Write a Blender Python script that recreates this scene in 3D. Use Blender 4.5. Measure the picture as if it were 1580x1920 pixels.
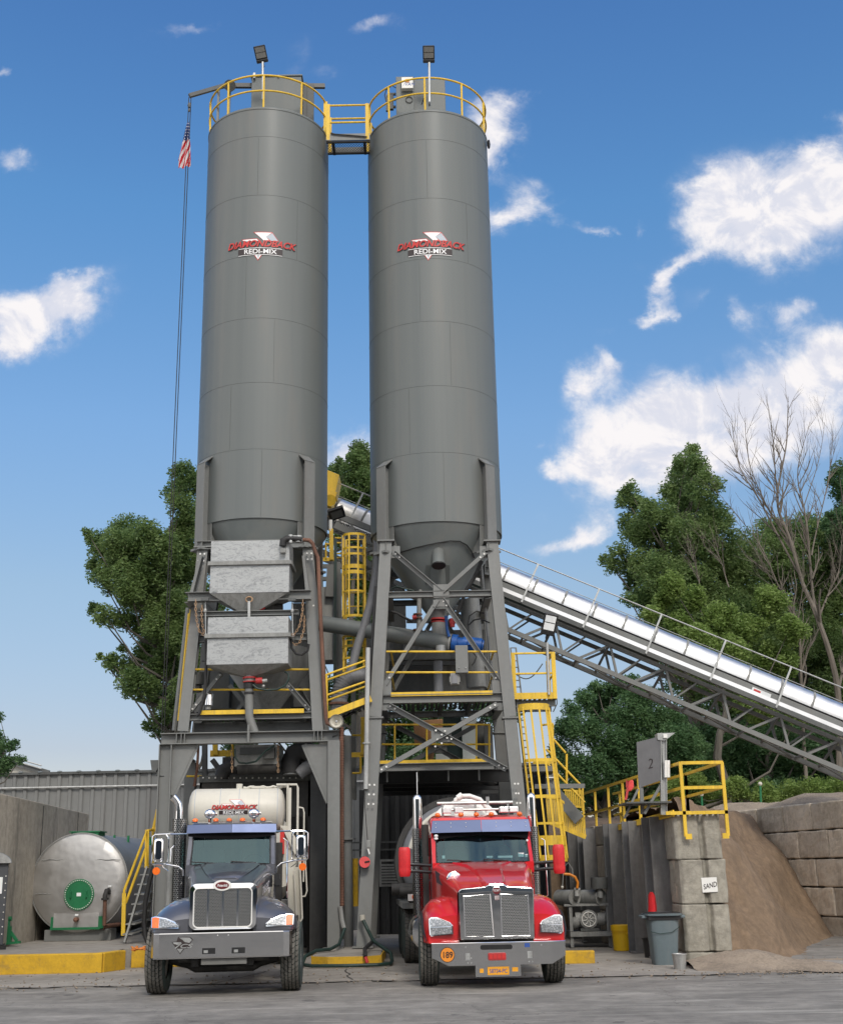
import bpy, math, random
import numpy as np
from mathutils import Vector, Matrix
PI = math.pi
R = math.radians
random.seed(7)
for o in list(bpy.data.objects): bpy.data.objects.remove(o)
scene = bpy.context.scene
# ---------------------------------------------------------------- camera
CAMH = 1.78
F_PX = 2293.0; PITCH = R(16.3); ROLL = R(-1.107)
def ray(x, y):
    """direction through source-photo pixel (1580x1920)"""
    u = (x-790)/F_PX; v = -(y-960)/F_PX
    c, s = math.cos(ROLL), math.sin(ROLL)
    a = u*c-v*s; b = u*s+v*c
    return Vector((a, math.cos(PITCH)-b*math.sin(PITCH), math.sin(PITCH)+b*math.cos(PITCH)))
def W(x, y, Y):
    d = ray(x, y); d = d*(Y/d.y); return Vector((d.x, d.y, d.z+CAMH))
def G(x, y, z=0.0):
    d = ray(x, y); d = d*((z-CAMH)/d.z); return Vector((d.x, d.y, z))
cam = bpy.data.cameras.new('camera'); camo = bpy.data.objects.new('camera', cam)
scene.collection.objects.link(camo); scene.camera = camo
cam.sensor_fit = 'HORIZONTAL'; cam.sensor_width = 36; cam.lens = F_PX/1580*36; cam.clip_end = 3000
_r = (ray(791, 960)-ray(790, 960)).normalized(); _f = ray(790, 960).normalized(); _u = _r.cross(_f)
camo.matrix_world = Matrix(((_r.x, _u.x, -_f.x, 0), (_r.y, _u.y, -_f.y, 0), (_r.z, _u.z, -_f.z, CAMH), (0, 0, 0, 1)))
scene.render.resolution_x = 842; scene.render.resolution_y = 1024
scene.view_settings.view_transform = 'Standard'; scene.view_settings.look = 'None'
scene.view_settings.gamma = 1; scene.view_settings.exposure = 0.62
# ---------------------------------------------------------------- sun + sky
SUN_EL = R(41); SUN_AZ = R(166)      # azimuth from +Y (north) clockwise: behind the camera, to the right
sl = bpy.data.lights.new('sun', 'SUN'); sl.energy = 1.15; sl.angle = R(11); sl.color = (1, .93, .84)
so = bpy.data.objects.new('sun', sl); scene.collection.objects.link(so)
sd = Vector((math.sin(SUN_AZ)*math.cos(SUN_EL), math.cos(SUN_AZ)*math.cos(SUN_EL), math.sin(SUN_EL)))
so.rotation_euler = sd.to_track_quat('Z', 'Y').to_euler()
world = bpy.data.worlds.new('World'); scene.world = world; world.use_nodes = True
wt = world.node_tree; wt.nodes.clear()
class NT:
    def __init__(s, t): s.t = t; s.n = t.nodes; s.l = t.links
    def new(s, typ, **kw):
        n = s.n.new(typ)
        for k, v in kw.items(): setattr(n, k, v)
        return n
    def put(s, sock, v):
        if isinstance(v, (int, float)): sock.default_value = v
        elif isinstance(v, (tuple, list)):
            sock.default_value = tuple(v) if len(v) == len(sock.default_value) else tuple(v)+(1,)
        else: s.l.new(v, sock)
    def m(s, op, a, b=0.0, c=None, clamp=False):
        n = s.new('ShaderNodeMath', operation=op); n.use_clamp = clamp
        s.put(n.inputs[0], a); s.put(n.inputs[1], b)
        if c is not None: s.put(n.inputs[2], c)
        return n.outputs[0]
    def mix(s, f, a, b):
        n = s.new('ShaderNodeMix', data_type='RGBA'); s.put(n.inputs[0], f); s.put(n.inputs[6], a); s.put(n.inputs[7], b); return n.outputs[2]
    def noise(s, vec, scale, detail=5, rough=.55, w=None):
        n = s.new('ShaderNodeTexNoise'); 
        if vec is not None: s.l.new(vec, n.inputs['Vector'])
        n.inputs['Scale'].default_value = scale; n.inputs['Detail'].default_value = detail; n.inputs['Roughness'].default_value = rough
        return n
    def ramp(s, f, stops):
        n = s.new('ShaderNodeValToRGB'); s.put(n.inputs[0], f); cr = n.color_ramp
        while len(cr.elements) < len(stops): cr.elements.new(.5)
        for e, (p, c) in zip(cr.elements, stops):
            e.position = p; e.color = (c, c, c, 1) if isinstance(c, (int, float)) else tuple(c)+(1,)
        return n.outputs[0]
    def smooth(s, v, a, b):
        n = s.new('ShaderNodeMapRange', interpolation_type='SMOOTHSTEP'); s.put(n.inputs[0], v); n.inputs[1].default_value = a; n.inputs[2].default_value = b
        return n.outputs[0]
N = NT(wt)
sky = N.new('ShaderNodeTexSky', sky_type='NISHITA'); sky.sun_disc = False; sky.sun_elevation = SUN_EL; sky.sun_rotation = SUN_AZ
sky.air_density = 1.0; sky.dust_density = 0.6; sky.ozone_density = 2.2; sky.altitude = 0
tc = N.new('ShaderNodeTexCoord'); sep = N.new('ShaderNodeSeparateXYZ'); N.l.new(tc.outputs['Generated'], sep.inputs[0])
dx, dy, dz = sep.outputs
ydiv = N.m('MAXIMUM', dy, 0.05)
U = N.m('DIVIDE', dx, ydiv); V = N.m('DIVIDE', dz, ydiv)
comb = N.new('ShaderNodeCombineXYZ'); N.l.new(U, comb.inputs[0]); N.l.new(V, comb.inputs[1])
n1 = N.noise(comb.outputs[0], 9, 7, .62); n2 = N.noise(comb.outputs[0], 34, 6, .6); n3 = N.noise(comb.outputs[0], 5, 5, .6)
vo = N.new('ShaderNodeTexVoronoi', feature='SMOOTH_F1'); N.l.new(comb.outputs[0], vo.inputs['Vector']); vo.inputs['Scale'].default_value = 30; vo.inputs['Smoothness'].default_value = .6
wu = N.m('ADD', U, N.m('MULTIPLY', N.m('SUBTRACT', n1.outputs[0], .5), .10))
n1b = N.noise(comb.outputs[0], 11.3, 7, .62)
wv = N.m('ADD', V, N.m('MULTIPLY', N.m('SUBTRACT', n1b.outputs[0], .5), .07))
# clouds of the photo: centre pixel, half sizes in px, tilt, strength
CL = [(1400, 390, 80, 66, 0, .9), (1360, 345, 50, 40, 0, .5), (1500, 380, 90, 80, 0, .9), (1560, 330, 60, 62, 0, .9), (1450, 452, 60, 44, 0, .6), (1335, 425, 42, 44, 0, .5), (1292, 495, 52, 15, -35, .75), (1252, 545, 17, 38, 12, .7), (1236, 588, 26, 12, -15, .65), (1308, 562, 30, 14, -20, .32),
      (1388, 600, 22, 22, -30, .5), (1478, 590, 34, 20, -20, .6), (1515, 560, 20, 12, 0, .4), (1190, 430, 10, 20, 20, .36), (1200, 500, 55, 30, 0, .14),
      (1098, 718, 36, 32, -20, .75), (1148, 680, 18, 30, -35, .5), (1250, 785, 98, 70, -10, 1.0), (1180, 825, 84, 60, -10, .9), (1335, 775, 84, 60, -10, .85), (1150, 885, 60, 38, 0, .5), (1235, 885, 88, 48, 0, .8), (1425, 738, 72, 62, -15, .8), (1535, 700, 84, 76, -15, .85), (1575, 655, 46, 44, 0, .7),
      (1490, 800, 120, 56, 0, .6), (1030, 878, 26, 15, 0, .72), (1022, 832, 22, 13, 0, .4), (1085, 862, 40, 20, 0, .45), (1262, 925, 42, 34, 0, .6), (1340, 850, 84, 46, 0, .65), (1118, 985, 30, 24, -30, .75), (1070, 1015, 66, 15, -14, .62), (1000, 960, 40, 20, -20, .15),
      (1002, 368, 36, 34, 0, .6), (955, 408, 56, 23, -6, .8), (1040, 422, 60, 15, 8, .4), (1112, 433, 22, 7, 0, .35), (922, 245, 44, 58, 0, .8), (942, 195, 30, 24, 0, .5), (928, 300, 40, 30, 0, .6),
      (60, 612, 58, 44, -10, .9), (122, 572, 56, 32, -16, .8), (152, 528, 48, 17, -25, .55), (25, 645, 34, 24, 0, .6), (0, 592, 40, 38, 0, .7), (650, 845, 46, 34, 0, .9), (560, 105, 26, 44, 40, .24), (620, 135, 34, 14, -10, .2), (330, 50, 44, 12, -8, .34), (712, 52, 36, 18, -10, .34), (12, 308, 26, 20, 0, .5), (2, 122, 8, 14, 0, .4), (1140, 620, 40, 12, -20, .14), (1575, 225, 14, 24, 0, .3)]
best = None
for (cx_, cy_, ax, ay, tl, st) in CL:
    d = ray(cx_, cy_); u0, v0 = d.x/d.y, d.z/d.y
    k = (1+u0*u0+v0*v0)**.5/F_PX*1.05
    c, s = math.cos(R(tl)), math.sin(R(tl))
    du = N.m('SUBTRACT', wu, u0); dv = N.m('SUBTRACT', wv, v0)
    p = N.m('ADD', N.m('MULTIPLY', du, c/(ax*k)), N.m('MULTIPLY', dv, -s/(ax*k)))
    q = N.m('ADD', N.m('MULTIPLY', du, s/(ay*k)), N.m('MULTIPLY', dv, c/(ay*k)))
    r2 = N.m('ADD', N.m('MULTIPLY', p, p), N.m('MULTIPLY', q, q))
    b = N.m('MULTIPLY', N.m('EXPONENT', N.m('MULTIPLY', r2, -0.85)), st*1.1)
    best = b if best is None else N.m('ADD', best, b)
best = N.m('MINIMUM', best, 1.15)
n4 = N.noise(comb.outputs[0], 17, 10, .66); n4.inputs['Distortion'].default_value = .5
fine = N.m('ADD', N.m('MULTIPLY', N.m('SUBTRACT', n4.outputs[0], .5), 1.45), N.m('MULTIPLY', N.m('SUBTRACT', vo.outputs[0], .45), -.38))
fine = N.m('ADD', fine, N.m('MULTIPLY', N.m('SUBTRACT', n2.outputs[0], .5), .45))
dens = N.smooth(N.m('ADD', best, N.m('MULTIPLY', fine, N.smooth(best, .0, .45))), .10, 1.16)
dens = N.m('ADD', dens, N.m('MULTIPLY', N.m('MULTIPLY', N.smooth(n3.outputs[0], .5, .8), N.smooth(best, .0, .3)), .10), clamp=True)
front = N.smooth(dy, .02, .2)
dens = N.m('MULTIPLY', dens, front)
# the rest of the sky round the camera: unseen clouds, added for fill light
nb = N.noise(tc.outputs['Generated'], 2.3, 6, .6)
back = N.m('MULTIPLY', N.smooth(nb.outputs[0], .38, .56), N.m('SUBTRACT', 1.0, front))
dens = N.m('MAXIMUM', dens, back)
upv = N.new('ShaderNodeVectorMath', operation='ADD'); N.l.new(comb.outputs[0], upv.inputs[0]); upv.inputs[1].default_value = (.006, .014, 0)
n5 = N.noise(upv.outputs[0], 17, 6, .6); n5.inputs['Distortion'].default_value = .5; n6 = N.noise(comb.outputs[0], 17, 6, .6); n6.inputs['Distortion'].default_value = .5
shade = N.smooth(N.m('ADD', N.m('MULTIPLY', N.m('SUBTRACT', n6.outputs[0], n5.outputs[0]), 2.2), N.m('MULTIPLY', n1.outputs[0], 1.0)), .30, .70)
ccol = N.mix(shade, (4.8, 4.9, 5.5), (6.25, 6.05, 6.1))
# keep the blue a little deeper towards the zenith, as a clear dry evening sky
tint = N.ramp(dz, [(0.0, (.70, .58, .57)), (.094, (.67, .57, .58)), (.22, (.85, .815, .76)), (.347, (.84, .99, 1.04)), (.5, (.67, 1.05, 1.21)), (.63, (.56, .92, 1.22)), (1.0, (.56, .92, 1.2))])
mul = N.new('ShaderNodeMix', data_type='RGBA', blend_type='MULTIPLY'); mul.inputs[0].default_value = 1
N.l.new(sky.outputs[0], mul.inputs[6]); N.l.new(tint, mul.inputs[7])
ccol = N.mix(front, (11.0, 10.6, 10.3), ccol)  # out-of-view clouds brightened to add fill light
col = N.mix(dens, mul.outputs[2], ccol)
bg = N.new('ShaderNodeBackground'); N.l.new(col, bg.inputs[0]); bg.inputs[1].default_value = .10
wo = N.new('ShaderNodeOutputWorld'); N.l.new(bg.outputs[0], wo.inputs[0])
try:
    world.cycles.sampling_method = 'MANUAL'; world.cycles.sample_map_resolution = 512
except Exception: pass
# ---------------------------------------------------------------- materials
MAT = {}
def newmat(name):
    m = bpy.data.materials.new(name); m.use_nodes = True
    t = NT(m.node_tree); b = [n for n in m.node_tree.nodes if n.type == 'BSDF_PRINCIPLED'][0]
    return m, t, b
def paint(name, col, rough=.5, metal=0, var=.12, scale=2.5, streak=True, bump=.0, coat=0, dirt=None, dirt_amt=.35, spec=.5):
    if max(col)-min(col) < .09: col = (col[0]*1.01, col[1]*1.0, col[2]*.97)
    """painted / plain surface: base colour with large blotches, vertical streaks and optional dirt"""
    m, t, b = newmat(name)
    tc = t.new('ShaderNodeTexCoord'); mp = t.new('ShaderNodeMapping')
    t.l.new(tc.outputs['Object'], mp.inputs[0])
    mp.inputs['Scale'].default_value = (1, 1, .16) if streak else (1, 1, 1)
    a = t.noise(mp.outputs[0], scale, 6, .6); c2 = t.noise(tc.outputs['Object'], scale*6, 5, .65)
    f = t.m('ADD', t.m('MULTIPLY', a.outputs[0], .65), t.m('MULTIPLY', c2.outputs[0], .35))
    lo = tuple(c*(1-var) for c in col); hi = tuple(min(1, c*(1+var)) for c in col)
    cc = t.mix(t.smooth(f, .35, .65), lo, hi)
    if dirt:
        d = t.noise(mp.outputs[0], scale*1.7, 8, .7)
        cc = t.mix(t.m('MULTIPLY', t.smooth(d.outputs[0], .5, .72), dirt_amt), cc, dirt)
    t.l.new(cc, b.inputs['Base Color'])
    t.l.new(t.m('ADD', rough-.06, t.m('MULTIPLY', c2.outputs[0], .14)), b.inputs['Roughness'])
    b.inputs['Metallic'].default_value = metal; b.inputs['Coat Weight'].default_value = coat; b.inputs['Coat Roughness'].default_value = .08
    b.inputs['Specular IOR Level'].default_value = spec
    if bump:
        bn = t.new('ShaderNodeBump'); bn.inputs['Strength'].default_value = bump; bn.inputs['Distance'].default_value = .02
        t.l.new(c2.outputs[0], bn.inputs['Height']); t.l.new(bn.outputs[0], b.inputs['Normal'])
    MAT[name] = m; return m
paint('corrugated_paint', (.20, .205, .205), .5, var=.08, scale=.6, dirt=(.14, .13, .12), dirt_amt=.4)
paint('steel_paint', (.172, .178, .176), .5, var=.10, scale=1.5, dirt=(.16, .13, .11), dirt_amt=.3)
paint('shed_shade', (.035, .036, .037), .6, var=.3, scale=1.5, dirt=(.06, .05, .045), dirt_amt=.4)  # darker copy of dark_steel: lane shade put into the colour
paint('dark_steel', (.085, .09, .09), .55, var=.2, scale=1.5, dirt=(.06, .05, .045), dirt_amt=.4)
paint('pile_steel', (.17, .17, .172), .5, var=.22, scale=1.2, dirt=(.07, .05, .04), dirt_amt=.5)
paint('yellow_paint', (.72, .47, .035), .5, var=.14, scale=5, dirt=(.26, .17, .07), dirt_amt=.55)
paint('curb_yellow', (.60, .36, .02), .75, var=.12, scale=3, streak=False, dirt=(.22, .15, .07), dirt_amt=.55, bump=.3)
paint('rust', (.15, .075, .05), .85, var=.4, scale=4, bump=.2)
paint('rusty_chain', (.34, .22, .13), .8, var=.3, scale=9)
paint('sun_strip_black', (.006, .006, .007), .95, spec=.1)  # matte black of the sun strips below the visors
paint('black_rubber', (.018, .018, .019), .6, var=.3)
paint('tread_rubber', (.115, .11, .10), .9, var=.25, scale=5, streak=False, dirt=(.19, .175, .15), dirt_amt=.5)
paint('tyre_rubber', (.035, .050, .047), .85, var=.25, scale=3, streak=False, dirt=(.12, .11, .10), dirt_amt=.4)
paint('black_plastic', (.015, .015, .016), .4, var=.2)
paint('chassis_black', (.03, .029, .028), .7, var=.4, scale=4, dirt=(.09, .08, .07), dirt_amt=.5)
paint('green_hose', (.014, .035, .03), .5, var=.3)
paint('green_paint', (.010, .15, .055), .5, var=.15)
paint('bright_blue', (.012, .09, .34), .4, var=.25, scale=5)
paint('red_paint_part', (.42, .03, .03), .5, var=.25, scale=6)
paint('red_plastic', (.62, .02, .025), .5, var=.2, scale=5)
paint('pink_red', (.75, .09, .09), .5)
paint('cream_paint', (.56, .54, .48), .42, var=.05, scale=1.2, dirt=(.38, .35, .30), dirt_amt=.4)
paint('galvanised_pail', (.42, .43, .43), .4, metal=.6, var=.2, scale=8)
paint('orange_lens', (.85, .16, .015), .25, var=.15, coat=.6)
paint('white_paint', (.78, .78, .76), .5, var=.05)
paint('grey_plastic', (.125, .165, .185), .55, var=.08, dirt=(.2, .2, .19), dirt_amt=.35)
paint('yellow_plastic', (.75, .46, .01), .45, var=.08, dirt=(.45, .27, .03), dirt_amt=.4)
paint('orange_mat', (.6, .2, .04), .9, var=.3, scale=12)
paint('tan_panel', (.42, .22, .10), .7, var=.15)
paint('white_panel', (.72, .76, .72), .5, var=.06)
paint('machine_grey', (.24, .245, .24), .55, var=.2, scale=6, dirt=(.10, .09, .08), dirt_amt=.5)
paint('duct_grey', (.17, .175, .19), .5, var=.15)
paint('seat_grey', (.16, .16, .155), .8)
paint('rear_glass', (.22, .32, .33), .3)  # opaque pane; light seen through the cab put into its colour
paint('portable_toilet', (.06, .065, .075), .5, var=.1)
paint('seam_dark', (.085, .09, .085), .7)
paint('decal_white', (.82, .82, .84), .5, var=.02)
paint('decal_red', (.55, .03, .025), .5, var=.05)
paint('decal_black', (.03, .02, .02), .5, var=.05)
paint('decal_grey', (.42, .47, .52), .5, var=.05)
paint('decal_darkred', (.13, .012, .015), .4, coat=.5)
paint('decal_orange', (.75, .25, .02), .5)
paint('decal_blue', (.03, .08, .3), .5)
paint('plate_orange', (.85, .38, .02), .45)
paint('paper', (.75, .78, .8), .7)
def metal(name, col, rough, scale=3, var=.15, bump=.0, bscale=2):
    m, t, b = newmat(name)
    tc = t.new('ShaderNodeTexCoord'); a = t.noise(tc.outputs['Object'], scale, 6, .6)
    cc = t.mix(a.outputs[0], tuple(c*(1-var) for c in col), tuple(min(1, c*(1+var)) for c in col))
    t.l.new(cc, b.inputs['Base Color']); b.inputs['Metallic'].default_value = 1
    t.l.new(t.m('ADD', rough, t.m('MULTIPLY', a.outputs[0], rough*.5)), b.inputs['Roughness'])
    if bump:
        b2 = t.noise(tc.outputs['Object'], bscale, 3, .5)
        bn = t.new('ShaderNodeBump'); bn.inputs['Strength'].default_value = bump; bn.inputs['Distance'].default_value = .05
        t.l.new(b2.outputs[0], bn.inputs['Height']); t.l.new(bn.outputs[0], b.inputs['Normal'])
    MAT[name] = m
metal('chrome', (.86, .86, .87), .05)
metal('bumper_steel', (.58, .58, .58), .10, bump=.06, bscale=2)
metal('visor_metal', (.085, .105, .175), .34)
metal('bright_cover', (.70, .70, .70), .34, bump=.12, bscale=2)
metal('tank_skin', (.50, .49, .475), .42, bump=.9, bscale=1.1)
metal('plate_metal', (.22, .22, .22), .45, scale=6, var=.3)
# galvanised sheet: cloudy spangle
m, t, b = newmat('galvanised'); tc = t.new('ShaderNodeTexCoord')
mp = t.new('ShaderNodeMapping'); t.l.new(tc.outputs['Object'], mp.inputs[0]); mp.inputs['Rotation'].default_value = (0, .6, 0); mp.inputs['Scale'].default_value = (1.6, 1, 4.2)
a = t.noise(mp.outputs[0], 2.6, 9, .72); a.inputs['Distortion'].default_value = 1.6; c2 = t.noise(tc.outputs['Object'], 26, 5, .7)
cc = t.ramp(t.m('ADD', t.m('MULTIPLY', a.outputs[0], .75), t.m('MULTIPLY', c2.outputs[0], .25)), [(.30, (.17, .175, .178)), (.44, (.29, .30, .30)), (.53, (.42, .43, .425)), (.62, (.33, .34, .338)), (.72, (.45, .46, .455))])
t.l.new(cc, b.inputs['Base Color']); b.inputs['Metallic'].default_value = .35; b.inputs['Roughness'].default_value = .5; MAT['galvanised'] = m
# glass
m, t, b = newmat('windscreen_glass')
tr = t.new('ShaderNodeBsdfTransparent'); tr.inputs[0].default_value = (.55, .74, .74, 1)
gl = t.new('ShaderNodeBsdfGlossy'); gl.inputs[0].default_value = (.46, .68, .72, 1); gl.inputs['Roughness'].default_value = .03
fr = t.new('ShaderNodeFresnel'); fr.inputs[0].default_value = 1.5
mx = t.new('ShaderNodeMixShader'); t.l.new(t.m('ADD', t.m('MULTIPLY', fr.outputs[0], 1.3), .09), mx.inputs[0]); t.l.new(tr.outputs[0], mx.inputs[1]); t.l.new(gl.outputs[0], mx.inputs[2])
out = [n for n in t.n if n.type == 'OUTPUT_MATERIAL'][0]; t.l.new(mx.outputs[0], out.inputs[0]); MAT['windscreen_glass'] = m
# lens
m, t, b = newmat('lamp_lens'); tc = t.new('ShaderNodeTexCoord')
vo = t.new('ShaderNodeTexVoronoi'); t.l.new(tc.outputs['Object'], vo.inputs['Vector']); vo.inputs['Scale'].default_value = 22
t.l.new(t.ramp(vo.outputs[0], [(.1, (.5, .52, .54)), (.45, (.16, .17, .18)), (.8, (.42, .43, .44))]), b.inputs['Base Color'])
b.inputs['Metallic'].default_value = .3; b.inputs['Roughness'].default_value = .4; b.inputs['Coat Weight'].default_value = .7; MAT['lamp_lens'] = m
# car paints
def carpaint(name, col, flake=.3, rough=.32):
    m, t, b = newmat(name); tc = t.new('ShaderNodeTexCoord')
    a = t.noise(tc.outputs['Object'], 1.2, 4, .5); d = t.noise(tc.outputs['Object'], 7, 8, .7)
    cc = t.mix(a.outputs[0], tuple(c*.92 for c in col), tuple(c*1.08 for c in col))
    cc = t.mix(t.m('MULTIPLY', t.smooth(d.outputs[0], .55, .8), .08), cc, (.32, .29, .26))
    t.l.new(cc, b.inputs['Base Color']); b.inputs['Roughness'].default_value = rough; b.inputs['Metallic'].default_value = flake
    b.inputs['Coat Weight'].default_value = 1
    t.l.new(t.m('ADD', .02, t.m('MULTIPLY', d.outputs[0], .08)), b.inputs['Coat Roughness'])
    MAT[name] = m
carpaint('red_truck_paint', (.60, .006, .010), .05)
carpaint('blue_grey_truck_paint', (.135, .138, .158), .5)
# perforated sheet: rows of holes, real dark / bright pattern in object space
def perforated(name, sc, bright=(.55, .55, .54), dark=(.02, .02, .02), plane='XZ', metal_=1.0, hole=.32):
    m, t, b = newmat(name); tc = t.new('ShaderNodeTexCoord'); sp = t.new('ShaderNodeSeparateXYZ'); t.l.new(tc.outputs['Object'], sp.inputs[0])
    if plane == 'XZ': u, v = sp.outputs[0], sp.outputs[2]
    elif plane == 'cyl':
        u = t.m('MULTIPLY', t.m('ARCTAN2', sp.outputs[1], sp.outputs[0]), .11); v = sp.outputs[2]
    else: u, v = sp.outputs[0], sp.outputs[1]
    u = t.m('MULTIPLY', u, sc); v = t.m('MULTIPLY', v, sc*1.15)
    row = t.m('FLOOR', v); off = t.m('MULTIPLY', t.m('MODULO', row, 2.0), .5)
    fu = t.m('SUBTRACT', t.m('FRACT', t.m('ADD', u, off)), .5); fv = t.m('SUBTRACT', t.m('FRACT', v), .5)
    r2 = t.m('SQRT', t.m('ADD', t.m('MULTIPLY', fu, fu), t.m('MULTIPLY', fv, fv)))
    h = t.m('LESS_THAN', r2, hole)
    t.l.new(t.mix(h, bright, dark), b.inputs['Base Color'])
    t.l.new(t.m('MULTIPLY', t.m('SUBTRACT', 1, h), metal_), b.inputs['Metallic']); b.inputs['Roughness'].default_value = .25
    MAT[name] = m
perforated('grille_mesh', 42, bright=(.60, .60, .58), hole=.34)
perforated('grille_mesh_red', 38, bright=(.75, .75, .73), hole=.34)
perforated('stack_guard', 26, bright=(.42, .42, .41), plane='cyl', hole=.34)
# grating: see-through
def grating(name, sc, col=(.1, .1, .1), diamond=True, frac=.3):
    m, t, b = newmat(name); tc = t.new('ShaderNodeTexCoord'); sp = t.new('ShaderNodeSeparateXYZ'); t.l.new(tc.outputs['Object'], sp.inputs[0])
    u = t.m('MULTIPLY', sp.outputs[0], sc); v = t.m('MULTIPLY', t.m('ADD', sp.outputs[1], sp.outputs[2]), sc*(.6 if diamond else 1))
    if diamond:
        a_, b_ = t.m('ADD', u, v), t.m('SUBTRACT', u, v)
        h = t.m('MAXIMUM', t.m('LESS_THAN', t.m('FRACT', a_), frac), t.m('LESS_THAN', t.m('FRACT', b_), frac))
    else:
        h = t.m('LESS_THAN', t.m('FRACT', u), frac)
    b.inputs['Base Color'].default_value = col+(1,); b.inputs['Roughness'].default_value = .6
    tr = t.new('ShaderNodeBsdfTransparent'); mx = t.new('ShaderNodeMixShader'); t.l.new(h, mx.inputs[0]); t.l.new(tr.outputs[0], mx.inputs[1]); t.l.new(b.outputs[0], mx.inputs[2])
    out = [n for n in t.n if n.type == 'OUTPUT_MATERIAL'][0]; t.l.new(mx.outputs[0], out.inputs[0]); MAT[name] = m
grating('expanded_mesh', 14, (.03, .032, .035), True, .27)
grating('deck_grating', 9, (.15, .15, .145), False, .62)
grating('cage_mesh', 18, (.12, .12, .12), True, .3)
# concrete kinds
def concrete(name, col, scale=1.0, bump=.4, stain=(.1, .085, .07), st=.5, streak=1.0, rough=.88):
    col = (col[0]*1.02, col[1]*.995, col[2]*.95)
    m, t, b = newmat(name); tc = t.new('ShaderNodeTexCoord'); mp = t.new('ShaderNodeMapping'); t.l.new(tc.outputs['Object'], mp.inputs[0])
    mp.inputs['Scale'].default_value = (1, 1, streak)
    a = t.noise(mp.outputs[0], .7*scale, 8, .65); c2 = t.noise(tc.outputs['Object'], 7*scale, 8, .7); c3 = t.noise(tc.outputs['Object'], 45*scale, 4, .6); s_ = t.noise(mp.outputs[0], 1.9*scale, 8, .72)
    f = t.m('ADD', t.m('MULTIPLY', a.outputs[0], .5), t.m('MULTIPLY', c2.outputs[0], .5))
    cc = t.mix(t.smooth(f, .36, .64), tuple(c*.74 for c in col), tuple(c*1.22 for c in col))
    cc = t.mix(t.m('MULTIPLY', t.smooth(s_.outputs[0], .52, .72), st), cc, stain)
    cc = t.mix(t.m('MULTIPLY', t.smooth(c3.outputs[0], .58, .75), .3), cc, tuple(c*.5 for c in col))
    geo = t.new('ShaderNodeNewGeometry'); hs_ = t.new('ShaderNodeHueSaturation'); t.l.new(t.m('ADD', .80, t.m('MULTIPLY', geo.outputs['Random Per Island'], .38)), hs_.inputs['Value']); t.l.new(cc, hs_.inputs['Color']); cc = hs_.outputs[0]
    t.l.new(cc, b.inputs['Base Color']); b.inputs['Roughness'].default_value = rough
    bn = t.new('ShaderNodeBump'); bn.inputs['Strength'].default_value = bump; bn.inputs['Distance'].default_value = .03
    t.l.new(t.m('ADD', c2.outputs[0], t.m('MULTIPLY', c3.outputs[0], .4)), bn.inputs['Height']); t.l.new(bn.outputs[0], b.inputs['Normal'])
    MAT[name] = m
concrete('concrete_block', (.36, .345, .30), 1.0, .6, (.15, .13, .11), .6)
concrete('concrete_block_brown', (.52, .46, .385), 1.0, .6, (.22, .18, .14), .6, .35)
concrete('concrete_wall', (.42, .385, .33), .8, .3, (.10, .095, .085), .7, .18)
concrete('pad_concrete', (.285, .27, .25), .5, .2, (.13, .115, .10), .6)
concrete('sand', (.18, .128, .085), 1.2, .8, (.17, .12, .08), .5)
concrete('gravel', (.30, .25, .20), 3, 1.0, (.14, .11, .09), .6)
# asphalt yard: sweeps of tyre dirt running across, oil spots
m, t, b = newmat('asphalt'); tc = t.new('ShaderNodeTexCoord')
mp = t.new('ShaderNodeMapping'); t.l.new(tc.outputs['Object'], mp.inputs[0]); mp.inputs['Rotation'].default_value = (0, 0, .25); mp.inputs['Scale'].default_value = (.5, 1.0, 1)
a = t.noise(mp.outputs[0], .9, 9, .68); a.inputs['Distortion'].default_value = .8; c2 = t.noise(tc.outputs['Object'], 3.2, 9, .72); c3 = t.noise(tc.outputs['Object'], 70, 3, .6)
oil = t.noise(tc.outputs['Object'], 1.3, 5, .6)
f = t.m('ADD', t.m('MULTIPLY', a.outputs[0], .6), t.m('MULTIPLY', c2.outputs[0], .4))
cc = t.ramp(f, [(.34, (.105, .098, .088)), (.5, (.20, .187, .167)), (.64, (.32, .30, .268))])
cc = t.mix(t.m('MULTIPLY', t.smooth(oil.outputs[0], .64, .70), .75), cc, (.05, .047, .045))
mpt = t.new('ShaderNodeMapping'); t.l.new(tc.outputs['Object'], mpt.inputs[0]); mpt.inputs['Rotation'].default_value = (0, 0, -.35); mpt.inputs['Scale'].default_value = (.12, 2.6, 1); trk = t.noise(mpt.outputs[0], 1.4, 6, .7); trk.inputs['Distortion'].default_value = 1.5
cc = t.mix(t.m('MULTIPLY', t.smooth(trk.outputs[0], .56, .66), .45), cc, (.10, .094, .085)); cc = t.mix(t.m('MULTIPLY', t.m('SUBTRACT', 1, t.smooth(trk.outputs[0], .36, .44)), .4), cc, (.42, .40, .36))
wv_ = t.new('ShaderNodeVectorMath', operation='ADD'); t.l.new(tc.outputs['Object'], wv_.inputs[0]); wn = t.noise(tc.outputs['Object'], 1.5, 5, .7); t.l.new(wn.outputs['Color'], wv_.inputs[1])
vc = t.new('ShaderNodeTexVoronoi', feature='DISTANCE_TO_EDGE'); t.l.new(wv_.outputs[0], vc.inputs['Vector']); vc.inputs['Scale'].default_value = .30
cc = t.mix(t.m('MULTIPLY', t.m('LESS_THAN', vc.outputs['Distance'], .0028), .6), cc, (.05, .045, .04))
cc = t.mix(t.m('MULTIPLY', t.smooth(c3.outputs[0], .5, .8), .4), cc, (.09, .085, .08))
t.l.new(cc, b.inputs['Base Color']); b.inputs['Roughness'].default_value = .85
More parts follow.
